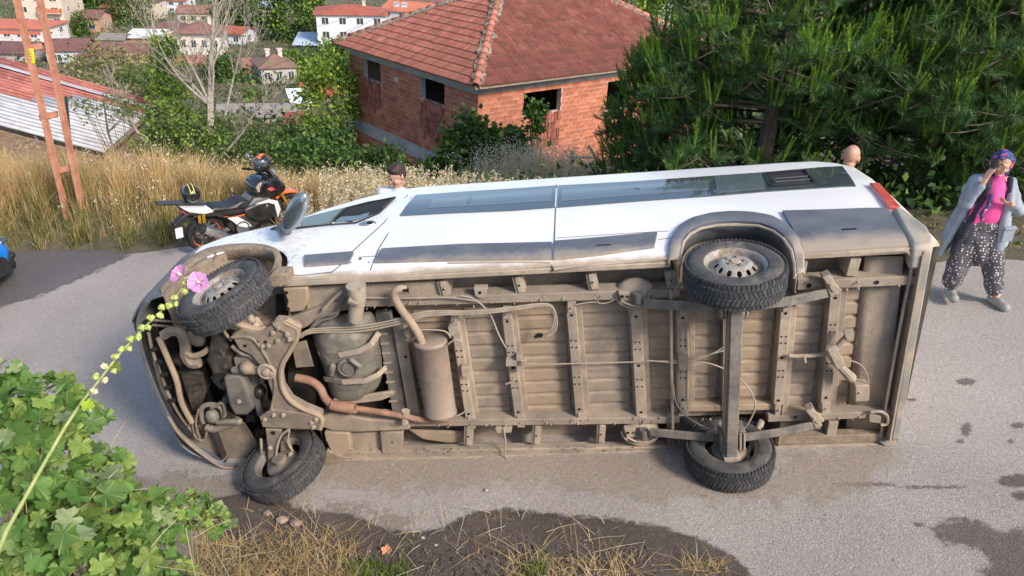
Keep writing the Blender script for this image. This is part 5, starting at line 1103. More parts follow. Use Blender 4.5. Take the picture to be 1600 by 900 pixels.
    for s in range(storeys):
        z = sh * s + sh * .55
        for k in range(wins): window(-W_ / 2 + W_ * (k + .5) / wins, z, min(1.3, W_ / wins * .5), min(1.35, sh * .48), 0)
        for sd_ in (-1, 1):
            for k in range(sidewins): window(D_ * (k + .5) / sidewins, z, min(1.2, D_ / sidewins * .45), min(1.3, sh * .46), sd_)
    if balc:
        for (x, z, bw) in balc[1]:
            q = MB(); q.box((x, -.65, z), (bw, 1.3, .16)); bo = q.build('balcony', wallm((.55, .5, .45)), root, sharp=None)
            q = MB(); q.box((x, -1.27, z + .5), (bw, .1, .85)); q.box((x - bw / 2 + .05, -.65, z + .5), (.1, 1.2, .85)); q.box((x + bw / 2 - .05, -.65, z + .5), (.1, 1.2, .85)); q.build('parapet', wallm(balc[0]), bo, sharp=None)
    if band: q = MB(); q.box((0, -.03, band[0]), (W_ + .1, .12, band[1])); q.build('painted_band', wallm(band[2]), root, sharp=None)
    return root
WH = (.55, .58, .64); CR = (.52, .45, .36); BE = (.45, .38, .31); SA = (.42, .25, .19); RD = (.30, .085, .055); BR = (.14, .075, .06); GY_ = (.20, .18, .165)
def sited(name, label, cat, px, py, Wp, Hp, D_, rp, yaw, wc, rc, roof='hip', **k):   # sizes in photo pixels, standing where the sight line meets the valley floor
    h = ground_hit(px, py, 14); dep = float((h - CW) @ RW[:, 2]); u = dep / F
    if 'balc' in k: k['balc'] = (k['balc'][0], [(a * u, b * u, c * u) for a, b, c in k['balc'][1]])
    if 'band' in k: k['band'] = (k['band'][0] * u, k['band'][1] * u, k['band'][2])
    return town_house(name, label, cat, px, py, dep, Wp * u, D_, Hp * u, R_(yaw), wc, rc, roof, rh=rp * u, sink=1.5, **k)
sited('town_house', 'white three storey house with a red hipped roof left of the brick house roof', 'house', 552, 87, 104, 60, 11, 11, 14, WH, RD, storeys=3, wins=4, sidewins=2, chim=1, ovh=.6)
sited('town_house', 'white gabled house with an orange roof and solar boilers just behind the white block', 'house', 628, 42, 70, 22, 12, 12, -14, WH, (.42, .14, .08), 'gable', storeys=2, wins=3, sidewins=2)
sited('town_house', 'long house under a dark brown roof above the brick house roof', 'house', 690, 34, 130, 22, 14, 16, 8, CR, BR, 'gable', storeys=1, chim=2, wins=5)
sited('town_house', 'small grey house with a brown hipped roof and pale chimney', 'house', 438, 132, 54, 25, 6.5, 17, 30, (.36, .345, .33), (.17, .10, .075), storeys=1, wins=3, sidewins=2, chim=2, ovh=.35)
sited('lean_to', 'open shelter with a pale blue curved metal roof beside the white house', 'shelter', 482, 86, 38, 15, 9, 8, 10, (.05, .05, .05), (.36, .44, .54), 'mono', storeys=1, wins=0, sidewins=0)
sited('low_shed', 'long low shed with a worn grey roof in front of the small grey house', 'shed', 402, 194, 112, 11, 4.5, 12, 16, (.30, .25, .2), GY_, 'gable', storeys=1, wins=3, sidewins=0, ovh=.3)
sited('low_shed', 'lean shed with a white tin roof between red roofs', 'shed', 474, 176, 30, 15, 3.2, 12, 26, (.26, .19, .14), (.55, .58, .63), 'mono', storeys=1, wins=1, sidewins=0, ovh=.25)
sited('low_shed', 'small shed with a bright red gabled roof near the green bushes', 'shed', 497, 160, 46, 12, 4.5, 12, 8, (.27, .17, .13), (.33, .065, .045), 'gable', storeys=1, wins=1, sidewins=0)
sited('low_shed', 'tiny outhouse with a dark red tin roof below the white tin roof', 'shed', 460, 203, 30, 9, 2.5, 7, 15, (.25, .12, .1), (.20, .045, .04), 'mono', storeys=1, wins=0, sidewins=0, ovh=.2)
sited('long_house', 'pale blue walled house with a long brown roof and two small windows', 'house', 108, 101, 56, 20, 8, 13, 22, (.44, .48, .55), (.14, .065, .058), 'gable', storeys=1, wins=2, sidewins=1, ovh=.4)
sited('long_house', 'long low barn with a mottled brown roof behind the bare trees', 'barn', 192, 101, 118, 12, 8, 14, 10, (.32, .26, .2), (.15, .08, .062), 'gable', storeys=1, wins=0, sidewins=0, ovh=.5)
sited('long_house', 'low brown roofed wing at the left edge behind the corrugated shed', 'house', 10, 96, 70, 12, 8, 12, 10, (.35, .32, .32), (.13, .065, .06), 'gable', storeys=1, wins=0, sidewins=0)
sited('apartment_block', 'beige apartment block with orange balconies at the top left', 'apartment block', 72, 60, 66, 66, 12, 3, 12, CR, (.4, .16, .1), 'flat', storeys=4, wins=3, sidewins=2, balc=((.48, .15, .09), [(16, 38, 32), (16, 19, 32)]), ovh=.4)
sited('apartment_block', 'white block with an orange band behind the lattice pole', 'apartment block', 18, 82, 100, 36, 10, 3, 6, (.55, .54, .54), (.45, .13, .08), 'flat', storeys=2, wins=5, sidewins=2, band=(30, 5, (.48, .14, .09)))
sited('town_house', 'salmon walled house with a brown roof behind the apartment balconies', 'house', 136, 54, 40, 24, 8, 9, 10, SA, BR, 'gable', storeys=1, wins=2, sidewins=1)
sited('town_house', 'orange walled narrow house under a red roof at the upper left', 'house', 168, 34, 16, 20, 8, 8, 12, (.44, .15, .09), RD, 'hip', storeys=2, wins=1, sidewins=1)
sited('town_house', 'cream two storey house seen through the bare branches at the top', 'house', 212, 32, 68, 27, 8, 2, 8, CR, BR, 'flat', storeys=2, wins=4, sidewins=1, ovh=.3)
sited('white_roof_shed', 'shed with a bright white sloping metal roof beyond the barn', 'shed', 226, 74, 48, 14, 6, 6, 12, (.30, .17, .12), (.6, .62, .66), 'mono', storeys=1, wins=0, sidewins=0)
sited('town_house', 'white columned house with a brown hipped roof behind the bare tree trunk', 'house', 314, 88, 62, 34, 9, 13, 14, (.55, .5, .46), (.19, .09, .07), 'hip', storeys=1, wins=4, sidewins=2, chim=1, ovh=.7)
sited('town_house', 'beige house with a flat blue grey roof at the top centre', 'house', 415, 38, 26, 24, 8, 4, 5, BE, (.26, .32, .38), 'mono', storeys=2, wins=2, sidewins=1)
sited('town_house', 'red roofed shed half hidden right of the bare trees', 'shed', 370, 118, 34, 12, 5, 10, 10, (.2, .12, .1), (.26, .11, .08), 'gable', storeys=1, wins=1, sidewins=0)
sited('town_house', 'cream walled house with a low brown roof left of the tall bare tree', 'house', 258, 62, 46, 16, 8, 8, 16, CR, BR, 'hip', storeys=1, wins=3, sidewins=1)
sited('town_house', 'small white house with a rust red roof just right of the columned house', 'house', 362, 70, 34, 16, 7, 8, -6, WH, RD, 'gable', storeys=1, wins=2, sidewins=1)
sited('town_house', 'long cream house with a brown roof above the columned house', 'house', 312, 38, 62, 16, 8, 9, 10, CR, (.2, .1, .075), 'gable', storeys=1, wins=4, sidewins=1)
sited('town_house', 'white terrace with a red roof at the very top left of centre', 'house', 262, 20, 60, 18, 8, 8, 6, WH, RD, 'gable', storeys=2, wins=4, sidewins=1)
sited('town_house', 'pink walled house with a grey roof between the barn and the white roofed shed', 'house', 176, 76, 34, 13, 6, 6, 8, (.45, .32, .28), GY_, 'gable', storeys=1, wins=2, sidewins=0)
sited('town_house', 'low red roofed outbuilding below the columned house', 'shed', 300, 108, 40, 8, 5, 8, 12, (.3, .22, .18), (.3, .1, .07), 'gable', storeys=1, wins=1, sidewins=0)
sited('town_house', 'white house glimpsed at the right end of the brick house roof', 'house', 1036, 30, 30, 30, 8, 10, 8, WH, RD, 'hip', storeys=2)
for k, x in enumerate((606, 618)):                      # solar boilers
    p = Dp(x + 14, 8 + k, 190); mb = MB(); mb.cyl((-.7, 0, .5), (.7, 0, .5), .28, 12); mb.bar((0, .3, .4), (0, -1, -.3), 1.5, .06, (0, .5, .8)); tag(mb.build('solar_boiler', mt['sheet_white'], None, M=T4(p)), ['left', 'right'][k] + ' of the two silver solar boilers on the roof behind the white house', 'boiler')
for (a, b, sag) in [((300, 58), (560, 22), 2.2), ((330, 92), (560, 40), 2.4), ((400, 112), (640, -8), 2.0)]:   # wires over the valley
    A, B = Dp(*a, 70), Dp(*b, 100); mb = MB(); mb.tube([A + (B - A) * t - zz * sag * 4 * t * (1 - t) * .4 - A for t in np.linspace(0, 1, 12)], .025, 5); tag(mb.build('overhead_wire', mt['black'], None, M=Matrix.Translation(Vector(A))), ['upper', 'middle', 'lower'][[22, 40, -8].index(b[1])] + ' thin black wire strung across the valley above the grey house', 'wire')
# ------------------------------------------------------------------ vegetation
def leafmat(name, c1, c2, isl=.35, tr=.3): return mat(name, c1, c2, .6, scale=1.2, bump=0, isl=isl, trans=tr, spec=.3)
LM = {'bright': leafmat('bright_green_leaves', (.15, .24, .03), (.24, .35, .05)), 'mid': leafmat('mid_green_leaves', (.075, .145, .026), (.12, .21, .04)), 'dark': leafmat('dark_green_leaves', (.028, .07, .02), (.055, .11, .03)),
      'olive': leafmat('olive_leaves', (.12, .135, .055), (.19, .20, .09)), 'vine': leafmat('vine_leaves', (.045, .11, .02), (.09, .18, .035)), 'yellow': leafmat('yellow_green_leaves', (.24, .32, .045), (.34, .41, .07)),
      'grass_g': leafmat('green_grass', (.10, .135, .035), (.17, .20, .06), .3, .3), 'grass_d': leafmat('dry_grass', (.60, .40, .18), (.74, .53, .27), .3, .4), 'grass_o': leafmat('olive_dry_grass', (.30, .26, .10), (.43, .36, .16), .3, .35), 'oat': leafmat('pale_seed_heads', (.62, .54, .36), (.75, .67, .47), .2, .45),
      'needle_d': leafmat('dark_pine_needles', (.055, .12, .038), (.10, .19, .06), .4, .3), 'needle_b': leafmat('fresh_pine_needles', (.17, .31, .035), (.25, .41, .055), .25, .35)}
mt['bark'] = mat('grey_brown_bark', (.10, .075, .055), (.2, .16, .125), .95, scale=6, bump=1, bscale=25, stretch=(1, 1, .3))
mt['bark_pale'] = mat('pale_bare_wood', (.22, .19, .155), (.36, .32, .27), .9, scale=8, bump=.6)
mt['stem'] = mat('green_brown_stem', (.2, .18, .08), (.3, .27, .13), .8, scale=15)
def leaves(P, size, up=.4, aspect=1.5, var=.35, face=None):
    """random kite leaves (two triangles folded along the rib) at points P"""
    n = len(P); d = rng.normal(0, 1, (n, 3)); d[:, 2] -= .3; d /= np.linalg.norm(d, axis=1)[:, None]
    nn = rng.normal(0, 1, (n, 3)); nn[:, 2] += up * 2.5
    if face is not None: nn += face
    s = np.cross(d, nn); s /= np.linalg.norm(s, axis=1)[:, None] + 1e-9; u = np.cross(s, d)
    L = size * (1 + rng.uniform(-var, var, n))[:, None]; w_ = L / aspect / 2
    V = np.stack([P, P + d * L * .45 + s * w_ + u * w_ * .35, P + d * L, P + d * L * .45 - s * w_ + u * w_ * .35], 1)
    i = np.arange(n)[:, None] * 4; Fs = np.concatenate([i + [0, 1, 2], i + [0, 2, 3]], 1).reshape(-1, 3); return V.reshape(-1, 3), Fs
def crown_pts(c, r, nc, nl, cr, seed=None, shell=.55, flat=1.0, low=-1):
    c = np.array(c, float); r = np.array([r] * 3 if np.isscalar(r) else r, float)
    q = rng.normal(0, 1, (nc, 3)); q /= np.linalg.norm(q, axis=1)[:, None]; q[:, 2] = np.maximum(q[:, 2], low); q *= rng.uniform(shell, 1.05, (nc, 1)); C_ = c + q * r
    s = cr * rng.uniform(.6, 1.4, (nc, 1, 1)); g = rng.normal(0, .5, (nc, nl, 3)) * s * np.array([1, 1, .7 * flat]); return (C_[:, None] + g).reshape(-1, 3), C_
def leaf_obj(name, P, size, mats, parent=None, origin=None, probs=None, **k):
    V, Fs = leaves(P, size, **k)
    if origin is not None: V = V - np.array(origin)
    mi = np.repeat(rng.choice(len(mats), len(P), p=probs), 2); me = arrmesh(name, V, Fs, [LM[m] for m in mats], mi)
    return inst(name, me, Matrix.Identity(4), parent)
def limbs(mb, a, b, r, ends, rs=.35):
    a = np.array(a, float); b = np.array(b, float); pts = [a + (b - a) * t + np.array([rnd.gauss(0, .03), rnd.gauss(0, .03), 0]) * np.linalg.norm(b - a) * (t > 0) for t in np.linspace(0, 1, 5)]; mb.tube(pts, [r, r * .85, r * .7, r * .55, r * .35], 8)
    for e in ends:
        t = rnd.uniform(.3, .9); s = pts[int(t * 4)]; m_ = (s + e) / 2 + np.array([0, 0, -.05 * np.linalg.norm(e - s)]); mb.tube([s, m_, e], [r * rs, r * rs * .6, r * .08], 5)
def broad_tree(label, c, r, mats, probs=None, nc=60, nl=60, cr=.5, size=.16, trunk=.12, name='leafy_tree', group=None, cat='tree', base=None, low=-.8):
    c = np.array(c, float); b = np.array([c[0], c[1], gz(c[0], c[1]) - .1]) if base is None else np.array(base)
    root = thing(name, label, cat, Matrix.Translation(Vector(b)), group); P, C_ = crown_pts(c - b, r, nc, nl, cr, low=low); leaf_obj('crown', P, size, mats, root, probs=probs)
    mb = MB(); limbs(mb, (0, 0, 0), c - b + np.array([0, 0, .2]), trunk, [C_[i] for i in range(0, len(C_), max(1, len(C_) // 9))]); mb.build('trunk', mt['bark'], root); return root
# trees behind the road bank and in the town: (label, px, py, distance, radius xyz, mats, clumps, leaves, clump radius, leaf)
TR = [('big bright green tree touching the left wall of the brick house', 516, 165, 27, (1.0, 1.0, 2.5), ('bright', 'mid', 'yellow'), 70, 90, .45, .14),
      ('round bright bush at the left below the tall bright tree', 462, 222, 30, (.8, .8, .6), ('bright', 'mid'), 28, 70, .4, .13),
      ('tall slender green tree among the bare branches', 268, 130, 24, (.42, .5, 1.9), ('mid', 'bright'), 50, 70, .35, .12),
      ('bushy bright shrub below the bare tree trunk', 285, 222, 17, (.95, .8, .6), ('mid', 'olive', 'bright', 'dark'), 40, 90, .3, .09),
      ('dark green shrub right of the bare tree trunk', 372, 236, 19, (1.2, 1.0, .55), ('mid', 'dark', 'olive'), 45, 90, .32, .09),
      ('dark shrub mass left of the brick house foot', 470, 252, 16, (1.1, .9, .55), ('dark', 'mid'), 45, 90, .3, .10),
      ('very dark bush in front of the basement opening', 592, 262, 16.5, (.55, .6, .42), ('dark', 'dark', 'mid'), 34, 90, .25, .10),
      ('dark bush at the lower corner of the brick house', 520, 238, 19, (.6, .7, .75), ('dark', 'mid'), 40, 80, .3, .10),
      ('sparse olive shrub hanging over the corrugated roof', 165, 168, 15.5, (.6, .5, .28), ('olive', 'olive', 'mid'), 22, 34, .22, .06),
      ('olive scrub bush on the slope behind the shed', 175, 115, 40, (2.6, 2.0, 1.5), ('olive', 'grass_o'), 40, 60, .6, .16),
      ('rounded green tree beside the small grey house', 348, 112, 90, (2.2, 2, 1.7), ('mid', 'dark'), 50, 50, 1.0, .35),
      ('large green tree between the beige house and white house', 460, 20, 120, (6, 4, 6), ('mid', 'bright', 'dark'), 80, 60, 1.4, .5),
      ('broad green tree at the top right of the bare trees', 376, 28, 100, (3.4, 3, 4.0), ('mid', 'dark'), 70, 60, 1.3, .45),
      ('green bush in front of the white house', 510, 92, 100, (4.2, 2.5, 2), ('mid', 'dark', 'bright'), 50, 50, 1, .35),
      ('green tree right of the pale metal shelter', 530, 108, 85, (3.6, 2.5, 1.7), ('dark', 'mid'), 50, 50, .9, .3),
      ('small bush left of the shelter with the curved roof', 456, 100, 88, (2.2, 2, 1.6), ('bright', 'mid'), 34, 50, .7, .28),
      ('dark tree at the top behind the apartment block', 128, 6, 120, (6, 4, 3.2), ('dark', 'mid'), 60, 50, 1.4, .5),
      ('climbing green plant on the apartment block corner', 70, 32, 88, (.8, .7, 2.2), ('mid', 'bright'), 26, 50, .6, .28),
      ('green shrub beside the orange balconies', 104, 20, 88, (.9, .8, 1.2), ('bright', 'mid'), 22, 50, .5, .25),
      ('dark conifer like tree beside the barn', 122, 40, 80, (1.1, 1, 1.6), ('dark', 'mid'), 26, 50, .6, .25),
      ('grey green tree over the cream house', 200, 10, 100, (3, 2.5, 3.4), ('olive', 'mid'), 50, 50, 1, .35),
      ('wide green tree behind the brick house ridge', 985, 10, 70, (5, 3, 2.4), ('mid', 'bright'), 70, 60, 1.0, .32),
      ('olive shrub on the dry slope below the barn', 225, 135, 34, (1.8, 1.4, .8), ('olive', 'mid'), 34, 60, .4, .14),
      ('shaded shrub between the two low sheds', 395, 150, 70, (1.4, 1.2, .6), ('mid', 'olive'), 34, 50, .6, .22),
      ('green hedge below the long grey shed', 400, 226, 36, (2.4, 1.5, .6), ('mid', 'dark', 'olive'), 46, 80, .45, .14),
      ('leafy bush in front of the shaded slope at the centre left', 322, 205, 30, (1.2, 1.0, .8), ('olive', 'mid'), 40, 70, .4, .13),
      ('light green sapling left of the bare tree trunk', 245, 205, 20, (.6, .6, .9), ('bright', 'olive'), 26, 70, .28, .10)]
for (lab, px, py, dep, r, ms, nc, nl, cr, sz) in TR:
    if dep >= 60:                                      # stand far trees where the sight line meets the valley floor
        h = ground_hit(px, py + r[2] * .8 * F / dep, 14); d2 = float((h - CW) @ RW[:, 2]); g = d2 / dep; dep = d2; r = tuple(q * g for q in r); cr *= g; sz *= g; nc = int(nc * 1.4)
    broad_tree(lab, Dp(px, py, dep), r, ms, None, nc, nl, cr, sz, trunk=.03 + .02 * r[0])
# far scrub and town greenery reading as one mass
P = []
for k in range(1300):
    y = rng.uniform(36, 290); x = rng.uniform(-.85, .35) * y; c = np.array([x, y, gz(x, y) + .3]); s = 1 + y * .006; P.append(c + rng.normal(0, 1, (55, 3)) * np.array([1.5, 1.1, .7]) * s * rng.uniform(.5, 1.2))
P = np.concatenate(P); tag(leaf_obj('far_scrub', P, .55, ['dark', 'olive', 'mid']), 'green scrub covering the far valley side', kind='stuff')
P = []
for k in range(500):
    x = rng.uniform(-22, 14); y = rng.uniform(7.5, 34); 
    if x > -4.6 and y > 11.5: continue
    if x < -9 and 12 < y < 24: continue
    c = np.array([x, y, gz(x, y) + .1]); P.append(c + rng.normal(0, 1, (130, 3)) * np.array([.5, .5, .22]))
P = np.concatenate(P); tag(leaf_obj('slope_scrub', P, .11, ['dark', 'mid', 'olive']), 'low green scrub growing on the slope below the road', kind='stuff')
# climbing vines against the brick house
def vine_mass(label, px, py, dep, r, n=34, mats=('vine', 'dark', 'bright'), sz=.15, cr=.3, pr=(.55, .3, .15)):
    c = Dp(px, py, dep); b = np.array([c[0], c[1], gz(c[0], c[1])]); root = thing('climbing_vine', label, 'vine', Matrix.Translation(Vector(b))); P, C_ = crown_pts(c - b, r, n, 90, cr); leaf_obj('foliage', P, sz, list(mats), root, probs=pr, aspect=1.15)
    mb = MB(); 
    for e in C_[::6]: mb.tube([(0, 0, 0), e * .5 + np.array([.05, 0, 0]), e], [.03, .02, .006], 5)
    mb.build('stem', mt['bark'], root)
vine_mass('rounded mass of dark vine covering the near corner of the brick house', 738, 243, 18.6, (.66, .6, .95), 56)
vine_mass('vine sprawling under the right hand window opening', 808, 232, 19.3, (.32, .4, .75), 18)
vine_mass('thin vine reaching up into the right hand window opening', 838, 190, 20.4, (.25, .2, .5), 9, sz=.12, cr=.18)
vine_mass('low vine spreading left of the brick corner', 690, 272, 17.4, (.5, .5, .25), 16)
# bare trees
def bare_tree(label, px, py, px2, py2, dep, r0, seed, n=9, spread=.5):
    b = Dp(px, py, dep); t = Dp(px2, py2, dep * .98); rr = random.Random(seed); root = thing('bare_tree', label, 'tree', Matrix.Translation(Vector(b))); tr_ = MB(); tw_ = MB()
    H_ = np.linalg.norm(t - b)
    def grow(mb, a, d, L, r, lv):
        pts = [a]; d = d / np.linalg.norm(d)
        for k in range(4): w1 = .13 if lv else .03; d = d + np.array([rr.gauss(0, w1), rr.gauss(0, w1), rr.gauss(.03, .06)]); d /= np.linalg.norm(d); pts.append(pts[-1] + d * L / 4)
        mb.tube(pts, [r, r * .8, r * .62, r * .45, r * .25], 6 if lv < 2 else 4, caps=False)
        if lv < 4:
            for k in range([n, 5, 4, 3][lv]):
                i = rr.randint(1, 4); dd = d + np.array([rr.gauss(0, spread), rr.gauss(0, spread), rr.uniform(-.15, .5)]); grow(tr_ if lv < 1 else tw_, pts[i], dd, L * rr.uniform(.38, .62), max(r * (1 - i * .16) * .5, .006), lv + 1)
    grow(tr_, np.zeros(3), t - b, H_ * .8, r0, 0); tr_.build('trunk', mt['bark_pale'], root); tw_.build('twigs', mt['bark_pale'], root)['kind'] = 'stuff'
bare_tree('tall pale bare tree with many fine twigs standing right of the shed roof', 330, 215, 318, -40, 22, .12, 3, 13)
bare_tree('leaning bare grey tree left of the tallest bare tree', 262, 200, 250, -20, 25, .08, 5, 8)
bare_tree('thin bare sapling with branches crossing the small grey house', 352, 180, 385, 20, 26, .05, 8, 7)
bare_tree('bare shrub with dark stems leaning over the shed roof edge', 228, 225, 165, 130, 16.5, .04, 12, 7, .6)
bare_tree('low bare branch arching right above the dark shrub', 355, 235, 420, 165, 17.5, .035, 15, 5, .6)
# pines
def shoot_proto(seed):

    """one whorl: old fanned shoots with long dark needles and several upright fresh candles; returns vertices, triangles, colour"""
    r = np.random.default_rng(seed); V = []; C_ = []
    def needles(a, d, L, n, nl, ang, w_, c, taper=0):
        d = d / np.linalg.norm(d); h = np.cross(d, [0.3, .2, .9]); h /= np.linalg.norm(h); g = np.cross(d, h)
        for k in range(n):
            t = (k + r.uniform(0, 1)) / n; p = a + d * L * t; th = r.uniform(0, 6.283); rad = math.cos(th) * h + math.sin(th) * g; an = ang * (1 - .35 * t) * r.uniform(.75, 1.25)
            q = d * math.cos(an) + rad * math.sin(an); l = nl * r.uniform(.75, 1.15) * (1 - taper * t); s = np.cross(q, rad + .3 * d); s /= np.linalg.norm(s) + 1e-9
            V.extend([p - s * w_, p + s * w_, p + q * l]); C_.append(c)
    for k in range(4):
        a = r.uniform(0, 6.28); d = np.array([math.cos(a), math.sin(a), r.uniform(-.1, .7)]); needles(np.zeros(3), d, .19, 46, .085, .95, .0032, 0)
    needles(np.zeros(3), np.array([0, 0, 1.]), .1, 34, .09, 1.15, .0032, 0)
    for k in range(r.integers(2, 7)):
        a = r.uniform(0, 6.28); s = r.uniform(.1, .42); d = np.array([math.cos(a) * s, math.sin(a) * s, 1.]); base = np.array([math.cos(a), math.sin(a), .3]) * r.uniform(.02, .07); L = r.uniform(.12, .28)
        needles(base, d, L, int(L * 330), .046, .55, .0046, 1); hx = np.array([[math.cos(t), math.sin(t), 0] for t in (0, 2.09, 4.19)]); dn = d / np.linalg.norm(d)
        for i3 in range(3): V.extend([base + hx[i3] * .013, base + hx[(i3 + 1) % 3] * .013, base + dn * L * 1.08]); C_.append(1)
    return np.array(V), np.array(C_)
protos = [shoot_proto(100 + k) for k in range(8)]
def pine(label, base, top, prof, n, seed, face_only=None, scale=1.3):
    """prof: crown radius against height fraction; whorls ride on limbs that rise outwards"""
    r = np.random.default_rng(seed); base = np.array(base, float); top = np.array(top, float); H_ = np.linalg.norm(top - base)
    root = thing('pine_tree', label, 'pine tree', Matrix.Translation(Vector(base))); V = []; C_ = []; mb = MB(); lm = []; ax_ = (top - base)
    nl = int(H_ * 24)
    for k in range(nl):
        f_ = r.uniform(.02, 1) ** .9; a = r.uniform(0, 6.28); R = np.interp(f_, *prof) * r.uniform(.7, 1.12); o = ax_ * f_
        d = np.array([math.cos(a), math.sin(a), 0]); e = o + d * R + np.array([0, 0, .25 * R * (1 - .3 * f_) + .1]); m_ = o + d * R * .5 + np.array([0, 0, .0]); lm.append((o, m_, e, R))
        mb.tube([o - np.array([0, 0, .1]), m_, e], [.035 * (1.2 - f_), .022, .008], 5, caps=False)
    per = max(1, n // nl)
    for (o, m_, e, R) in lm:
        for j in range(per):
            t = 1 - r.beta(1, 1.9) * .8 if j else 1.0; p = (m_ + (e - m_) * (t - .5) * 2) if t > .5 else (o + (m_ - o) * t * 2)
            sp = .30 * (1 if j else 0); q = p + r.normal(0, 1, 3) * np.array([sp, sp, sp * .5])
            if j and R > .3: mb.tube([p, (p + q) / 2 + np.array([0, 0, -.02]), q], [.010, .008, .005], 4, caps=False)
            v, c = protos[r.integers(8)]; a = r.uniform(0, 6.28); ca, sa = math.cos(a), math.sin(a); od = q - ax_ * (q @ ax_ / (ax_ @ ax_)); od = od / (np.linalg.norm(od) + 1e-6) * r.uniform(.1, .55)
            zx = np.array([od[0], od[1], 1.]); zx /= np.linalg.norm(zx); xx = np.cross([sa, ca, 0.1], zx); xx /= np.linalg.norm(xx); yy = np.cross(zx, xx); s = r.uniform(.8, 1.3) * scale
            V.append((v * s) @ np.array([xx, yy, zx]) + q)
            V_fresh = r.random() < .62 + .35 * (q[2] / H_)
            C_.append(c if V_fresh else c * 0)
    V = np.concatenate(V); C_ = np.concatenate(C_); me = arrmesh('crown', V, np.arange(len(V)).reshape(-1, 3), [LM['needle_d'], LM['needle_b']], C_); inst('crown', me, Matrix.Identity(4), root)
    mb.build('limbs', mt['bark'], root); q = MB(); q.tube([ax_ * t for t in np.linspace(-.02, 1, 7)], list(np.interp(np.linspace(0, 1, 7), [0, 1], [.16, .03])), 10); q.build('trunk', mt['bark'], root)
    print('pine', len(V) // 3)
def pz(x, y): return (x, y, gz(x, y))
PR = ([0, .1, .3, .6, .85, 1], [2.1, 2.35, 2.4, 1.9, 1.1, .15])
b1 = Dp(1175, 330, 12.4); b2 = Dp(1420, 330, 12.4); b3 = Dp(1640, 300, 12.6); b4 = Dp(1010, 300, 14.5); b5 = Dp(1190, 300, 14.6); b6 = Dp(1480, 300, 14.6)
pine('broad pine with fresh upright candles right of the brick house', pz(b1[0], b1[1]), (b1[0] + .1, b1[1] + .2, gz(b1[0], b1[1]) + 6.0), (PR[0], [1.6, 1.9, 2.1, 1.8, 1.2, .2]), 1250, 21)
pine('dark pine directly behind the rear of the van and the woman', pz(b2[0], b2[1]), (b2[0], b2[1] + .2, gz(b2[0], b2[1]) + 6.0), PR, 1350, 22)
pine('pine at the right edge of the photo behind the woman', pz(b3[0], b3[1] + .3), (b3[0], b3[1] + .4, gz(b3[0], b3[1]) + 6), PR, 1100, 23)
pine('tall pine standing behind the broad pine, its trunk mostly hidden', pz(b5[0], b5[1]), (b5[0], b5[1], gz(b5[0], b5[1]) + 6.5), PR, 620, 25)
pine('background pine filling the gap behind the van roof and the woman', pz(b6[0], b6[1]), (b6[0], b6[1], gz(b6[0], b6[1]) + 6.5), PR, 620, 26)
pine('small pine with long feathery shoots in front of the brick wall', pz(b4[0], b4[1]), (b4[0] + .1, b4[1], gz(b4[0], b4[1]) + 3.3), (PR[0], [.8, 1.0, 1.0, .8, .5, .1]), 330, 24)

# ------------------------------------------------------------------ grasses
def blades(name, P, H_, W_, lean, mats, probs, label, kind='stuff', heads=None, segs=2, wind=(0, 0)):
    n = len(P); a = rng.uniform(0, 6.283, n); l = np.abs(rng.normal(0, lean, n)); dx = np.stack([np.cos(a) * l + wind[0], np.sin(a) * l + wind[1], np.zeros(n)], 1); H_ = np.asarray(H_) * np.ones(n); s = np.stack([-np.sin(a), np.cos(a), np.zeros(n)], 1)
    s = np.where(rng.random((n, 1)) < .6, np.array([[1., 0, 0]]), s) * W_ / 2
    up = np.array([0, 0, 1.]); h = H_[:, None]; p1 = P + up * h * .55 + dx * h * .35; p2 = P + up * h * .95 * np.sqrt(np.maximum(.2, 1 - l[:, None] ** 2 * .5)) + dx * h
    V = np.stack([P - s, P + s, p1 + s * .8, p1 - s * .8, p2], 1); i = np.arange(n)[:, None] * 5; Fs = np.concatenate([i + [0, 1, 2], i + [0, 2, 3], i + [3, 2, 4]], 1).reshape(-1, 3); mi = np.repeat(rng.choice(len(mats), n, p=probs), 3); V = V.reshape(-1, 3)
    if heads:
        k = np.where(rng.random(n) < heads)[0]; hp = p2[k]; q = 7; hp = np.repeat(hp, q, 0) + rng.normal(0, 1, (len(k) * q, 3)) * np.array([.02, .02, .05]) * (H_[k].mean() + .3); Vh, Fh = leaves(hp, .045, up=0, aspect=2.4); Fs = np.concatenate([Fs, Fh + len(V)]); V = np.concatenate([V, Vh]); mi = np.concatenate([mi, np.full(len(Fh), len(mats))]); mats = list(mats) + ['oat']
    return tag(inst(name, arrmesh(name, V, Fs, [LM[m] for m in mats], mi), Matrix.Identity(4)), label, kind=kind)
def road_pts(n, xr, d0, d1, pw=1.0, clump=0):
    x = rng.uniform(*xr, n); d = d0 + (d1 - d0) * rng.random(n) ** pw; y = far_edge(x) + d
    if clump: x = x + .25 * np.sin(x * 9 + y * 5); y = y + .12 * np.sin(x * 13)
    return np.stack([x, y, ground(x, y) - .02], 1)
P = road_pts(34000, (-11.5, .2), .25, 3.4, 1, 1); bx_, by_ = P[:, 0] + 3.06, P[:, 1] - 4.63; al_ = bx_ * .656 + by_ * .755; pe_ = np.abs(-bx_ * .755 + by_ * .656); P = P[~((al_ > -.5) & (al_ < 1.7) & (pe_ < .33))]; xx = P[:, 0]; dd = P[:, 1] - far_edge(P[:, 0])
hgt = np.interp(xx, [-8, -5, -4, -1.5], [1.25, 1.15, 1, .8]) * np.interp(dd, [0, .5, 1.3, 3.4], [.22, .4, .78, .92]) * rng.uniform(.6, 1.15, len(P)) * (1 + .22 * np.sin(xx * 1.9 + 1) * np.sin(dd * 2))
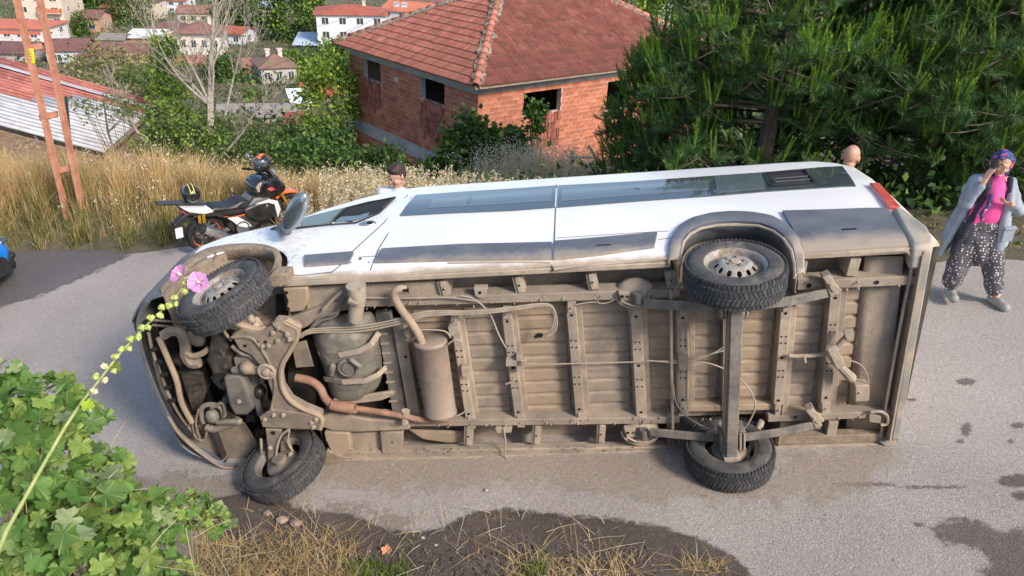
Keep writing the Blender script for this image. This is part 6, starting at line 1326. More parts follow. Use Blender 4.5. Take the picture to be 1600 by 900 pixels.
k = (np.sin(xx * 2.3) * .4 + dd + rng.normal(0, .45, len(P))) > .72 + .35 * np.clip(np.sin(P[:, 0] * 1.1 + .6), 0, 1)
blades('dry_grass', P[k], hgt[k], .009, .5, ['grass_d', 'grass_o', 'oat'], [.78, .17, .05], 'tall dry golden grass along the far road edge', heads=.035)
blades('green_grass', P[~k], hgt[~k] * .8, .009, .5, ['grass_g', 'grass_o', 'grass_d'], [.5, .38, .12], 'green and straw coloured grass at the foot of the dry grass')
P = road_pts(7000, (-15, -6.3), 2.8, 6.0, 1, 1); dist = np.hypot(P[:, 0] - CW[0], P[:, 1] - CW[1]); zt_ = CW[2] - dist * .318; hh_ = np.clip(zt_ - P[:, 2], .3, 2.2) * rng.uniform(.75, 1.05, len(P)); blades('slope_grass', P, hh_, .012, .3, ['grass_d', 'grass_o', 'oat'], [.7, .25, .05], 'tall dry grass on the slope in front of the metal roofed shed', heads=.05)
P = road_pts(9000, (-9, -.8), .05, 1.2, 1, 1); P = P[~((P[:, 0] > -3.5) & (P[:, 0] < -2.1))]; blades('verge_grass', P, rng.uniform(.1, .38, len(P)), .008, .7, ['grass_g', 'grass_o', 'grass_d'], [.5, .35, .15], 'short mixed grass spilling onto the road edge')
P = road_pts(2600, (-1.6, 2.6), .2, 2.6, 1, 1); blades('wild_oats', P, rng.uniform(.45, .95, len(P)) * np.interp(P[:, 0], [-1.5, 0, 2.5], [1, .9, .55]), .008, .3, ['oat', 'grass_o', 'grass_g'], [.4, .35, .25], 'wild oats with pale drooping seed heads behind the van', heads=.8)
cxy = Dp(845, 262, 17.0); P = np.stack([rng.normal(cxy[0], .75, 2600), rng.normal(cxy[1] - .3, .5, 2600)], 1); P = np.column_stack([P, ground(P[:, 0], P[:, 1])]); zt = cxy[2] + .45
P = P[:1500]; blades('pale_weeds', P, np.maximum(.4, (zt - P[:, 2]) * rng.uniform(.7, 1.1, len(P))), .014, .12, ['oat', 'grass_o'], [.8, .2], 'pale dry weeds standing against the brick wall', heads=.95)
P = []
for k in range(420):
    x = rng.uniform(1.5, 22); y = rng.uniform(far_edge(x) + 1.2, 17); 
    if (x < 7.5 and y > 13 - .2 * x): continue
    c = np.array([x, y, gz(x, y) + .15]); P.append(c + rng.normal(0, 1, (120, 3)) * np.array([.5, .5, .28]))
P = np.concatenate(P); tag(leaf_obj('undergrowth', P, .12, ['dark', 'mid']), 'dark undergrowth beneath and behind the pines', kind='stuff')
# dirt under the pines and needles litter
P = road_pts(2600, (5.2, 11), -.25, 1.2, 1, 1); blades('pine_litter', P, rng.uniform(.02, .09, len(P)), .008, 1.6, ['grass_o', 'grass_d', 'grass_g'], [.5, .3, .2], 'dry litter and thin grass under the pines')
# near verge: flattened straw and small green tufts
def near_pts(n, px0, px1, py0, py1):
    q = []
    while len(q) < n:
        x, y = rng.uniform(px0, px1), rng.uniform(py0, py1); p = Zp(x, y, 0); q.append(LW @ p)
    q = np.array(q); q[:, 2] = np.maximum(ground(q[:, 0], q[:, 1]), q[:, 2]); return q
P = np.concatenate([near_pts(1500, 300, 560, 850, 990), near_pts(900, 780, 1000, 874, 980), near_pts(1200, 300, 560, 830, 960), near_pts(120, 1060, 1135, 880, 900), near_pts(200, 380, 1000, 800, 880)]); blades('straw', P, rng.uniform(.02, .11, len(P)), .005, 2.6, ['grass_d', 'grass_o', 'oat'], [.55, .3, .15], 'flattened dry straw lying on the near verge')
P = near_pts(500, 540, 640, 880, 930); P2 = near_pts(150, 820, 850, 885, 910); P = np.concatenate([P, P2]); blades('grass_tuft', P, rng.uniform(.04, .12, len(P)), .006, .8, ['grass_g', 'bright'], [.6, .4], 'small green tufts in the straw')
mb = MB()
for k in range(30):
    a = Dp(rng.uniform(20, 330), rng.uniform(700, 900), 3.1 + rng.uniform(-.1, .6)); d = rng.normal(0, 1, 3); d[2] = d[2] * .5; d /= np.linalg.norm(d); L = rng.uniform(.12, .35); mb.tube([a, a + d * L * .5 + [0, 0, .01], a + d * L], [.002, .0018, .001], 4)
for k in range(40):
    a = LW @ Zp(rng.uniform(300, 1010), rng.uniform(790, 905), .02); d = rng.normal(0, 1, 3); d[2] = abs(d[2]) * .22 + .03; d /= np.linalg.norm(d); L = rng.uniform(.12, .42); mb.tube([a, a + d * L * .5 + [0, 0, .01], a + d * L], [.0022, .002, .001], 4)
o = mb.build('straw_stalks', LM['oat'], None); tag(o, 'long pale straw stalks sticking up from the verge', kind='stuff')
# ------------------------------------------------------------------ people
mt['skin'] = mat('tanned_skin', (.50, .27, .18), (.56, .32, .22), .5, scale=8, bump=.05)
mt['skin2'] = mat('ruddy_skin', (.40, .21, .145), (.50, .27, .19), .45, scale=8, bump=.05)
mt['hair'] = mat('dark_brown_hair', (.02, .013, .01), (.05, .032, .024), .6, scale=40, bump=.8, bscale=120, stretch=(1, 1, .3))
mt['shirt_w'] = mat('pale_blue_white_shirt', (.6, .62, .68), (.7, .72, .76), .8, scale=6)
mt['beige'] = mat('beige_shirt', (.45, .38, .29), (.52, .45, .35), .85, scale=8)
mt['jeans'] = mat('dark_blue_jeans', (.03, .04, .08), (.05, .065, .11), .85, scale=12)
mt['denim'] = mat('faded_grey_blue_coat_cloth', (.21, .245, .30), (.29, .325, .38), .9, scale=5, bump=.3, bscale=30)
mt['pink'] = mat('bright_pink_cotton', (.58, .05, .24), (.66, .09, .32), .8, scale=5, bump=.2, bscale=25)
mt['navy'] = mat('dark_navy_lining', (.015, .016, .03), (.03, .03, .05), .9, scale=8)
mt['shoe'] = mat('grey_clog_rubber', (.22, .23, .22), (.30, .30, .29), .6, scale=8)
mt['sock'] = mat('white_sock', (.7, .7, .7), (.8, .8, .8), .9)
mt['lip'] = mat('lips', (.42, .12, .10), (.48, .15, .13), .4, bump=0)
def dotted():
    m, n, b = newmat('grey_cloth_with_white_spots'); tc = N(n, 'TexCoord'); v = N(n, 'TexVoronoi'); v.inputs['Scale'].default_value = 33; v.inputs['Randomness'].default_value = .5
    n.links.new(tc.outputs['Object'], v.inputs[0]); d = ramp(n, v.outputs['Distance'], [(.24, 1.0), (.29, 0.0)]); c = mixc(n, d, (.075, .072, .085), (.62, .6, .6)); n.links.new(c, b.inputs[0]); b.inputs['Roughness'].default_value = .9; return m
def scarf_mat():
    m, n, b = newmat('multicoloured_headscarf'); tc = N(n, 'TexCoord'); v = N(n, 'TexVoronoi'); v.inputs['Scale'].default_value = 26; n.links.new(tc.outputs['Object'], v.inputs[0]); sp = N(n, 'SeparateColor'); n.links.new(v.outputs['Color'], sp.inputs[0])
    r = n.nodes.new('ShaderNodeValToRGB'); r.color_ramp.interpolation = 'CONSTANT'; e = r.color_ramp.elements; cs = [(0, (.02, .03, .12)), (.5, (.5, .06, .22)), (.62, (.03, .06, .2)), (.80, (.6, .18, .12)), (.86, (.05, .25, .3)), (.92, (.75, .45, .5))]
    while len(e) < len(cs): e.new(.5)
    for i, (p, c) in enumerate(cs): e[i].position = p; e[i].color = (*c, 1)
    n.links.new(sp.outputs[0], r.inputs[0]); n.links.new(r.outputs[0], b.inputs[0]); b.inputs['Roughness'].default_value = .75; return m
mt['dots'] = dotted(); mt['scarf'] = scarf_mat()
tex_fold = bpy.data.textures.new('cloth_folds', 'CLOUDS'); tex_fold.noise_scale = .13; tex_fold.noise_depth = 2
def organic(mb, name, m, parent, vox=.012, sm=4, M=None):
    o = mb.build(name, m, parent, sharp=None, M=M); r = o.modifiers.new('remesh', 'REMESH'); r.mode = 'VOXEL'; r.voxel_size = vox; r.use_smooth_shade = True
    s = o.modifiers.new('smooth', 'SMOOTH'); s.factor = .5; s.iterations = sm
    if name in ('top', 'baggy_trousers', 'long_coat', 'shirt', 'trousers', 'coat_lining', 'headscarf'): d = o.modifiers.new('folds', 'DISPLACE'); d.texture = tex_fold; d.texture_coords = 'LOCAL'; d.strength = .03 if name in ('long_coat', 'baggy_trousers') else .018; d.mid_level = .5
    return o
def head_shape(mb, c, R3, s=1.0):                      # faces -y in its own axes
    c = np.array(c, float); f = lambda v: c + R3 @ (np.array(v) * s)
    mb.ball(f((0, .01, .035)), (.076 * s, .094 * s, .088 * s), R3, 20, 14); mb.ball(f((0, -.018, -.035)), (.06 * s, .068 * s, .075 * s), R3, 18, 12)
    mb.ball(f((0, -.07, -.088)), (.024 * s, .018 * s, .018 * s), R3, 10, 8); mb.cap(f((0, -.088, .02)), f((0, -.105, -.022)), .009 * s, .014 * s, 8); mb.ball(f((.0, -.085, .032)), (.05 * s, .012 * s, .01 * s), R3, 10, 6)
    for sx in (-1, 1): mb.ball(f((sx * .078, .015, -.005)), (.01 * s, .02 * s, .032 * s), R3, 10, 8); mb.ball(f((sx * .038, -.062, -.025)), (.025 * s, .02 * s, .025 * s), R3, 10, 8)
def face_bits(parent, c, R3, s=1.0, glasses=False, brow='hair'):
    f = lambda v: np.array(c) + R3 @ (np.array(v) * s)
    for sx in (-1, 1):
        mb = MB(); mb.ball(f((sx * .03, -.078, .01)), (.014 * s, .008 * s, .007 * s), R3, 10, 8); e = mb.build('eye', mt['sock'], parent); mb = MB(); mb.ball(f((sx * .03, -.0845, .008)), (.006 * s, .003 * s, .006 * s), R3, 8, 6); mb.build('iris', mt['hair'], e)
        mb = MB(); mb.tube([f((sx * .012, -.087, .03)), f((sx * .032, -.088, .036)), f((sx * .052, -.074, .028))], .0045 * s, 6); mb.build('eyebrow', mt[brow], parent)
    mb = MB(); mb.tube([f((-.022, -.088, -.052)), f((0, -.094, -.05)), f((.022, -.088, -.052))], [.003 * s, .007 * s, .003 * s], 6); mb.build('mouth', mt['lip'], parent)
def hand(mb, w_, d, n_, curl=.5, s=1.0, side=1):       # wrist, direction of fingers, palm normal
    w_ = np.array(w_, float); d = np.array(d, float); d /= np.linalg.norm(d); n_ = np.array(n_, float); n_ = n_ - d * (n_ @ d); n_ /= np.linalg.norm(n_); u = np.cross(d, n_) * side
    for k in (-1, 0, 1): mb.cap(w_ + u * k * .014 * s, w_ + d * .08 * s + u * k * .022 * s, .014 * s, .013 * s, 8)
    for k, L in enumerate((.07, .078, .073, .058)):
        a = w_ + d * .08 * s + u * (k - 1.5) * -.02 * s; dd = d + n_ * curl * .5; dd /= np.linalg.norm(dd); b = a + dd * L * .5 * s; d2 = d + n_ * curl * 1.6; d2 /= np.linalg.norm(d2); mb.cap(a, b, .0092 * s, .0085 * s, 7); mb.cap(b, b + d2 * L * .5 * s, .0085 * s, .007 * s, 7)
    a = w_ + d * .025 * s + u * .022 * s; b = a + (d * .5 + u * .8 + n_ * .3) * .04 * s; mb.cap(a, b, .012 * s, .0105 * s, 7); mb.cap(b, b + (d * .8 + u * .3 + n_ * .4) * .034 * s, .0105 * s, .008 * s, 7)
def rot3(rz=0, rx=0, ry=0): return np.array((Matrix.Rotation(rz, 3, 'Z') @ Matrix.Rotation(ry, 3, 'Y') @ Matrix.Rotation(rx, 3, 'X')))
# woman on the phone
wb = LW @ Zp(1530, 468, 0); wo = thing('person', 'woman in a patterned headscarf, pink top and long grey coat talking on a phone', 'person', T4(wb, 0))
HR = rot3(R_(-4), R_(14), R_(6)); hc = (-.285, -.03, 1.49)
b = MB(); head_shape(b, hc, HR, .98); b.cap((-.28, .01, 1.33), (-.285, 0, 1.43), .05, .048, 14)
b.cap((-.27, .02, 1.24), (-.27, .02, 1.02), .13, .12, 14); b.cap((-.40, .02, 1.29), (-.14, .02, 1.29), .065, .065, 12); b.cap((-.27, .02, 1.0), (-.26, .02, .86), .13, .15, 14)
b.cap((-.43, 0, 1.29), (-.48, -.05, 1.07), .05, .038, 10); b.cap((-.48, -.05, 1.07), (-.43, -.10, 1.34), .038, .026, 10); hand(b, (-.43, -.10, 1.34), (.22, .06, 1), (.9, .2, -.2), .7, .95, 1)
b.cap((-.11, 0, 1.29), (.03, -.06, 1.03), .05, .038, 10); b.cap((.03, -.06, 1.03), (-.17, -.2, 1.15), .038, .026, 10); hand(b, (-.17, -.2, 1.15), (-1, -.15, .2), (0, .2, 1), .8, .95, -1)
b.cap((-.33, .02, .85), (-.31, -.01, .46), .085, .055, 12); b.cap((-.31, -.01, .46), (-.30, .05, .09), .052, .036, 12); b.cap((-.19, .02, .85), (-.03, -.1, .44), .085, .055, 12); b.cap((-.03, -.1, .44), (.09, -.1, .09), .052, .036, 12)
for fx, fy, dx in ((-.30, .05, -.02), (.09, -.1, .03)): b.cap((fx, fy + .02, .05), (fx + dx, fy - .13, .03), .035, .03, 10)
wbody = organic(b, 'body', mt['skin'], wo, .0075, 3)
face_bits(wbody, hc, HR, .98)
c = MB(); f = lambda v: np.array(hc) + HR @ np.array(v)
c.ball(f((0, .022, .052)), (.088, .098, .085), HR, 20, 14); c.ball(f((0, .06, .01)), (.082, .07, .1), HR, 16, 10); c.cap(f((-.06, -.035, .075)), f((.06, -.035, .075)), .026, .026, 10); c.cap(f((.082, -.0, .03)), f((.07, -.03, -.08)), .022, .03, 10); c.cap(f((-.084, .01, .03)), f((-.07, .0, -.06)), .02, .022, 10); c.cap(f((.07, -.03, -.08)), f((.0, -.055, -.125)), .024, .022, 10); c.cap(f((-.07, .0, -.07)), f((.0, -.055, -.125)), .02, .02, 10)
organic(c, 'headscarf', mt['scarf'], wo, .008, 3)
c = MB(); c.cap((-.27, -.02, 1.27), (-.27, -.03, 1.12), .105, .125, 16); c.cap((-.27, -.03, 1.12), (-.27, -.02, .97), .125, .14, 16)
for x in (-.37, -.32, -.27, -.22, -.17): c.cap((x, -.06, 1.05), (x, -.055, .885), .075, .06, 10)
c.cap((-.35, 0, 1.27), (-.19, 0, 1.27), .07, .07, 12); c.cap((-.27, -.04, 1.3), (-.275, -.03, 1.37), .07, .06, 12); organic(c, 'top', mt['pink'], wo, .012, 5)
c = MB(); c.cap((-.33, .01, .9), (-.34, -.0, .6), .135, .115, 14); c.cap((-.34, 0, .6), (-.33, .03, .18), .115, .095, 14); c.cap((-.27, .0, 1.0), (-.27, .0, .88), .135, .15, 14); c.cap((-.20, .01, .9), (-.10, -.06, .6), .135, .12, 14); c.cap((-.10, -.06, .6), (.05, -.09, .18), .115, .085, 14); c.cap((-.27, .01, .74), (-.18, -.03, .52), .16, .12, 12); c.cap((-.40, -.02, .8), (-.37, -.03, .35), .06, .09, 10); c.cap((-.12, -.06, .8), (-.02, -.1, .34), .07, .09, 10); organic(c, 'baggy_trousers', mt['dots'], wo, .012, 5)
c = MB()
for sx, x in ((-1, -.42), (1, -.13)): c.cap((x, .02, 1.285), (x + sx * .01, .03, 1.1), .082, .072, 12)
c.cap((-.44, .0, 1.27), (-.485, -.05, 1.07), .062, .056, 12); c.cap((-.485, -.05, 1.07), (-.445, -.09, 1.27), .052, .042, 12); c.cap((-.11, 0, 1.27), (.03, -.06, 1.03), .062, .056, 12); c.cap((.03, -.06, 1.03), (-.11, -.17, 1.12), .052, .04, 12)
c.cap((-.40, .08, 1.27), (-.14, .08, 1.27), .08, .08, 12); c.cap((-.36, .11, 1.15), (-.42, .15, .65), .09, .10, 12); c.cap((-.18, .11, 1.15), (-.12, .15, .65), .09, .1, 12); c.cap((-.27, .12, 1.15), (-.27, .16, .6), .1, .11, 12)
for t in range(6): c.cap((-.42 - .008 * t, .0 + .02 * t, 1.2), (-.56 + .032 * t, .0 + .035 * t, .5 + .012 * t), .04, .03, 8)
for t in range(7): c.cap((-.15 + .02 * t, -.12 + .035 * t, 1.22), (-.09 + .032 * t, -.13 + .04 * t, .66), .036, .055, 8)
organic(c, 'long_coat', mt['denim'], wo, .011, 4)
c = MB(); c.cap((-.375, -.10, 1.26), (-.42, -.10, 1.0), .026, .03, 10); c.cap((-.42, -.10, 1.0), (-.48, -.07, .56), .03, .04, 10); c.cap((-.37, -.06, 1.32), (-.40, -.07, 1.24), .04, .035, 10); c.cap((-.185, -.08, 1.36), (-.165, -.11, 1.24), .03, .025, 10); organic(c, 'coat_lining', mt['navy'], wo, .01, 3)
c = MB(); c.prism([(-.14, -.195, .90), (-.02, -.185, .91), (-.01, -.175, .75), (-.12, -.19, .74)], (0, .04, 0)); c.bar((-.14, -.2, .885), (-.02, -.19, .895), .012, .03); c.build('coat_pocket', mt['denim'], wo, bevel=.008)
c = MB(); c.tube([(-.35, -.14, 1.22), (-.36, -.17, 1.1), (-.40, -.165, 1.02), (-.37, -.17, .96)], [.02, .022, .018, .022], 8); organic(c, 'scarf_end', mt['scarf'], wo, .009, 2)
for fx, fy, dx in ((-.30, .05, -.03), (.09, -.1, .035)):
    c = MB(); c.cap((fx - dx * .3, fy + .04, .05), (fx + dx, fy - .15, .042), .048, .05, 14); c.cap((fx, fy, .055), (fx + dx * .5, fy - .07, .065), .046, .042, 12); organic(c, 'shoe', mt['shoe'], wo, .009, 2); c = MB(); c.cap((fx, fy + .02, .07), (fx, fy + .01, .15), .042, .042, 12); c.build('sock', mt['sock'], wo)
ph = MB(); ph.box((0, 0, 0), (.009, .072, .15)); tag(ph.build('phone', mt['black'], None, bevel=.004, M=T4(wb + np.array([-.383, -.065, 1.475]), R_(12), R_(-12), R_(8))), 'black mobile phone held to the ear of the woman in the headscarf', 'phone')
def standing(label, p, h_, yaw, shirt, hairy, skin, headR, lean=0):
    o = thing('person', label, 'person', T4(p, yaw)); k = h_ / 1.72; b = MB(); hc = np.array((0, -.02 - lean, 1.60)) * k; R3 = headR
    head_shape(b, hc, R3, 1.03 * k); S = lambda *v: tuple(np.array(v) * k)
    b.cap(S(0, -lean * .6, 1.40), S(0, -.0 - lean * .9, 1.53), .058 * k, .055 * k, 14); b.cap(S(0, -lean * .4, 1.28), S(0, 0, 1.02), .14 * k, .13 * k, 14); b.cap(S(-.16, -lean * .5, 1.37), S(.16, -lean * .5, 1.37), .062 * k, .062 * k, 12); b.cap(S(0, 0, 1.0), S(0, 0, .92), .14 * k, .145 * k, 12)
    for s in (-1, 1):
        b.cap(S(s * .19, -lean * .5, 1.36), S(s * .24, .0, 1.08), .048 * k, .038 * k, 10); b.cap(S(s * .24, 0, 1.08), S(s * .22, -.12, .84), .037 * k, .026 * k, 10); hand(b, S(s * .22, -.12, .84), (0, -.25, -1), (-s, 0, 0), .5, k, s)
        b.cap(S(s * .09, 0, .9), S(s * .1, -.02, .48), .085 * k, .055 * k, 12); b.cap(S(s * .1, -.02, .48), S(s * .11, .02, .09), .05 * k, .036 * k, 12); b.cap(S(s * .11, .03, .04), S(s * .12, -.14, .03), .035 * k, .03 * k, 10)
    body = organic(b, 'body', mt[skin], o, .009, 3); face_bits(body, hc, R3, 1.03 * k)
    c = MB(); c.cap(S(0, -lean * .4, 1.27), S(0, 0, .98), .165 * k, .155 * k, 16); c.cap(S(-.17, -lean * .5, 1.375), S(.17, -lean * .5, 1.375), .078 * k, .078 * k, 12); c.cap(S(0, -lean * .5, 1.38), S(0, -lean * .7, 1.43), .09 * k, .07 * k, 14)
    for s in (-1, 1): c.cap(S(s * .19, -lean * .5, 1.37), S(s * .24, 0, 1.13), .068 * k, .062 * k, 12)
    sh = organic(c, 'shirt', mt[shirt], o, .012, 4)
    c = MB()
    for s in (-1, 1): c.cap(S(s * .09, 0, .93), S(s * .1, -.02, .48), .11 * k, .08 * k, 12); c.cap(S(s * .1, -.02, .48), S(s * .11, .02, .1), .078 * k, .06 * k, 12)
    organic(c, 'trousers', mt['jeans'], o, .012, 4)
    for s in (-1, 1): c = MB(); c.cap(S(s * .11, .05, .045), S(s * .12, -.16, .04), .045 * k, .045 * k, 12); c.build('shoe', mt['black'], o)
    if hairy:
        f = lambda v: hc + R3 @ (np.array(v) * 1.03 * k); c = MB(); c.ball(f((0, .022, .06)), (.083 * k, .1 * k, .085 * k), R3, 20, 14); c.ball(f((0, .055, .02)), (.078 * k, .066 * k, .09 * k), R3, 16, 10); c.cap(f((-.04, -.04, .105)), f((.045, -.04, .108)), .022 * k, .026 * k, 10); c.ball(f((0, .03, .08)), (.082 * k, .085 * k, .066 * k), R3, 16, 10); hr = c
        for s in (-1, 1): hr.cap(f((s * .076, .01, .03)), f((s * .076, .005, -.01)), .012, .006, 8)
        organic(hr, 'hair', mt['hair'], o, .009, 2)
        c = MB()
        for s in (-1, 1): c.ball(f((s * .045, -.06, -.06)), (.024, .02, .03), R3, 10, 6)
    return o, k
pm_ = Zp(615, 277, 1.62); g0 = LW @ np.array([pm_[0], pm_[1], 0.0]); hw_ = LW @ pm_
gx_ = hw_[0] - .0; pb = np.array([hw_[0], hw_[1], gz(hw_[0], hw_[1])]); hgt_ = hw_[2] + .10 - pb[2]
pb[2] = (LW @ np.array([pm_[0], pm_[1], 0]))[2]
o, k = standing('young man with short dark hair looking down behind the front of the van', pb + np.array([.03, .1, hw_[2] - pb[2] - 1.60 * 1.0]), 1.72, R_(-4), 'shirt_w', True, 'skin', rot3(R_(-40), R_(24), R_(0)), .03)
for j in range(3):
    c = MB(); c.tube([(.10 + .022 * j, -.10, 1.40), (.115 + .022 * j, -.04, 1.462 - .006 * j), (.125 + .022 * j, .03, 1.458 - .008 * j), (.13 + .022 * j, .08, 1.42)], .0055, 6); c.build('shoulder_stripe', mt['navy'], o)
pm_ = Zp(1330, 247, 1.64); hw_ = LW @ pm_; pb = np.array([hw_[0], hw_[1], (LW @ np.array([pm_[0], pm_[1], 0]))[2]])
o, k = standing('bald man in a beige shirt seen from behind beyond the rear of the van', pb + np.array([0, .02, hw_[2] - pb[2] - 1.61]), 1.72, R_(150), 'beige', False, 'skin2', rot3(0, R_(10)), .02)

# ------------------------------------------------------------------ motorcycle (its own frame: x forward, z up, right side towards the camera)
mp0 = LW @ np.array([-3.09, 4.62, 0]); bk = thing('motorcycle', 'black and white motorcycle with orange wheels parked on the verge beside the van', 'motorcycle', T4(mp0 + np.array([0, 0, .01]), R_(49), R_(5)))
def bwheel(x, r, name='wheel'):
    Mx = Matrix([[1, 0, 0, x], [0, 0, -1, 0], [0, 1, 0, r], [0, 0, 0, 1]]); mb = MB(); mb.lathe([(r * .71, .035), (r * .75, .042), (r * .75, -.042), (r * .71, -.035), (r * .71, .035)], n=40)
    for k in range(6):
        pass
    w_ = mb.build(name, mt['orange'], bk, M=Mx)
    for k in range(6): a = 2 * math.pi * k / 6; ca, sa = math.cos(a), math.sin(a); mb = MB(); mb.bar((.05 * ca, .05 * sa, 0), (r * .71 * math.cos(a + .12), r * .71 * math.sin(a + .12), 0), .016, .02); mb.build('spoke', mt['plastic'], w_); mb = MB(); mb.lathe([(r * .74, .045), (r * .85, .062), (r * .95, .052), (r, .0), (r * .95, -.052), (r * .85, -.062), (r * .74, -.045)], n=44); mb.build('tyre', mt['tread'], w_)
    mb = MB(); mb.lathe([(.045, -.05), (.045, .05), (.001, .055)], n=16); mb.build('hub', mt['black'], w_); mb = MB(); mb.lathe([(.06, -.052), (.12, -.052), (.12, -.056), (.06, -.056)], n=30); mb.build('brake_disc', mt['alloy'], w_)
    for k in range(5): a = 2 * math.pi * k / 5; q = MB(); q.box((.09 * math.cos(a), .09 * math.sin(a), -.062), (.035, .02, .01), rot3(a)); q.build('disc_carrier', mt['alloy'], w_)
bwheel(0, .285); bwheel(1.34, .295)
def P2(name, pts, y0, y1, m, bev=.012, parent=None): mb = MB(); mb.prism([(p[0], y0, p[1]) for p in pts], (0, y1 - y0, 0)); return mb.build(name, mt[m], parent or bk, bevel=bev)
P2('seat', [(.02, .66), (.12, .70), (.30, .665), (.42, .66), (.50, .70), (.60, .70), (.70, .62), (.66, .57), (.4, .58), (.1, .62)], -.14, .14, 'black', .035)
P2('tail_cover', [(-.34, .80), (-.10, .74), (.06, .70), (.10, .64), (-.05, .64), (-.25, .72)], -.15, .15, 'white_plastic', .02)
P2('tail_fairing', [(-.30, .72), (.05, .66), (.35, .60), (.62, .56), (.60, .50), (.30, .52), (.0, .58), (-.22, .66)], -.13, .13, 'black', .02)
P2('rack_plate', [(-.62, .915), (-.30, .85), (-.02, .78), (.04, .755), (.02, .735), (-.3, .815), (-.62, .885)], -.06, .06, 'black', .008)
P2('tail_lamp', [(-.33, .74), (-.22, .71), (-.20, .64), (-.28, .66)], -.08, .08, 'red_lens', .01)
P2('rear_mudguard', [(-.28, .66), (-.12, .62), (-.20, .56), (-.42, .52), (-.44, .54)], -.05, .05, 'black', .008)
P2('plate_holder', [(-.45, .56), (-.40, .56), (-.37, .28), (-.42, .27)], -.06, .06, 'black', .006)
pl = MB(); pl.box((-.39, -.0, .42), (.012, .15, .13), rot3(0, 0, R_(6))); plo = pl.build('number_plate', mt['white_plastic'], bk); plo.rotation_euler = (0, 0, 0)
mb = MB()
for r_ in range(2):
    for k in range(4): mb.box((-.398, -.045 + k * .03, .445 - r_ * .05), (.004, .016, .03))
mb.build('plate_marks', mt['ink'], plo); pside = MB(); pside.box((-.40, -.066, .42), (.10, .012, .15)); pside.build('plate_edge', mt['white_plastic'], bk)
P2('engine', [(.32, .50), (.70, .48), (.78, .28), (.62, .20), (.36, .22), (.28, .34)], -.15, .15, 'dark', .03)
mb = MB(); mb.lathe([(.001, .0), (.09, .0), (.10, .02), (.10, .05)], np.array([[1, 0, 0], [0, 0, 1], [0, 1, 0]]) @ np.diag([1, 1, -1]), (.46, -.19, .33), 20); mb.build('clutch_cover', mt['plastic'], bk)
P2('side_fairing', [(.52, .58), (.66, .62), (.80, .63), (1.02, .66), (1.08, .52), (1.02, .34), (.90, .30), (.70, .34), (.56, .46)], -.19, .19, 'black', .03)
P2('white_flank', [(.26, .52), (.42, .50), (.56, .38), (.62, .30), (.52, .30), (.40, .36), (.34, .44)], -.20, -.17, 'white_plastic', .008)
P2('orange_line', [(.22, .55), (.34, .50), (.52, .49), (.70, .57), (.70, .555), (.53, .475), (.33, .485)], -.145, -.135, 'orange', .001)
P2('fairing_blade', [(.70, .63), (.92, .66), (1.06, .60), (1.10, .46), (1.04, .32), (1.02, .46), (1.0, .56), (.90, .61)], -.205, -.18, 'white_plastic', .006)
P2('knee_panel', [(.60, .60), (.72, .70), (.92, .70), (1.0, .64), (.80, .60)], -.16, .16, 'plastic', .02)
P2('tank_fairing', [(.74, .74), (.70, .86), (.80, .96), (1.0, .97), (1.16, .90), (1.26, .78), (1.20, .68), (1.0, .64), (.84, .66)], -.17, .17, 'helmet', .05)
P2('fairing_badge', [(.92, .82), (1.0, .83), (1.05, .78), (.97, .77)], -.176, -.168, 'red_lens', .002)
P2('fairing_blade', [(.76, .80), (.74, .88), (.80, .94), (.84, .92), (.80, .86), (.80, .80)], -.178, -.165, 'clad', .004)
P2('windscreen', [(1.05, .96), (1.16, .92), (1.02, 1.08), (.98, 1.08)], -.13, .13, 'pane', .004)
P2('front_mudguard', [(1.10, .60), (1.22, .66), (1.40, .64), (1.56, .56), (1.40, .61), (1.22, .62), (1.12, .55)], -.07, .07, 'orange', .01)
mb = MB()
for s in (-1, 1): mb.tube([(1.06, s * .1, .92), (1.34, s * .1, .30)], .024, 10)
mb.build('fork', mt['gold'], bk)
mb = MB(); mb.tube([(.86, -.36, .97), (.93, -.2, .99), (.98, 0, .97), (.93, .2, .99), (.86, .36, .97)], .013, 8); hb = mb.build('handlebar', mt['black'], bk)
for s in (-1, 1):
    mb = MB(); mb.cyl((.84, s * .38, .965), (.90, s * .27, .985), .02, 10); mb.build('grip', mt['black'], hb); mb = MB(); mb.tube([(.92, s * .24, 1.0), (.94, s * .3, 1.08), (.92, s * .34, 1.13)], .007, 6); mb.build('mirror_stalk', mt['black'], hb); mb = MB(); mb.ball((.92, s * .35, 1.15), (.02, .055, .05), None, 14, 10); mb.build('mirror', mt['alloy'], hb)
mb = MB(); mb.tube([(.30, -.2, .24), (.14, -.21, .30), (.05, -.21, .36)], .025, 10); mb.build('exhaust_pipe', mt['dark'], bk)
mb = MB(); mb.tube([(.20, -.22, .26), (.17, -.22, .28), (-.14, -.22, .48), (-.17, -.22, .50)], [.045, .062, .066, .055], 16); mu2 = mb.build('muffler', mt['alloy'], bk); mb = MB(); mb.tube([(-.12, -.222, .465), (-.19, -.222, .51)], [.072, .062], 16); mb.build('muffler_cap', mt['black'], mu2)
for x in (-.06, -.12): mb = MB(); mb.cyl((x, -.13, .52), (x + .0, -.13, .64), .022, 10); mb.build('shock_reservoir', mt['gold'], bk)
mb = MB(); mb.bar((0, -.1, .285), (.45, -.1, .32), .03, .05); mb.bar((0, .1, .285), (.45, .1, .32), .03, .05); mb.build('swingarm', mt['alloy'], bk)
mb = MB(); mb.tube([(.45, .14, .25), (.4, .32, .02)], .012, 6); mb.build('side_stand', mt['black'], bk)
mb = MB(); mb.tube([(-.1, -.1, .68), (.3, -.14, .50), (.7, -.14, .36)], .014, 6); mb.build('frame_tube', mt['dark'], bk)
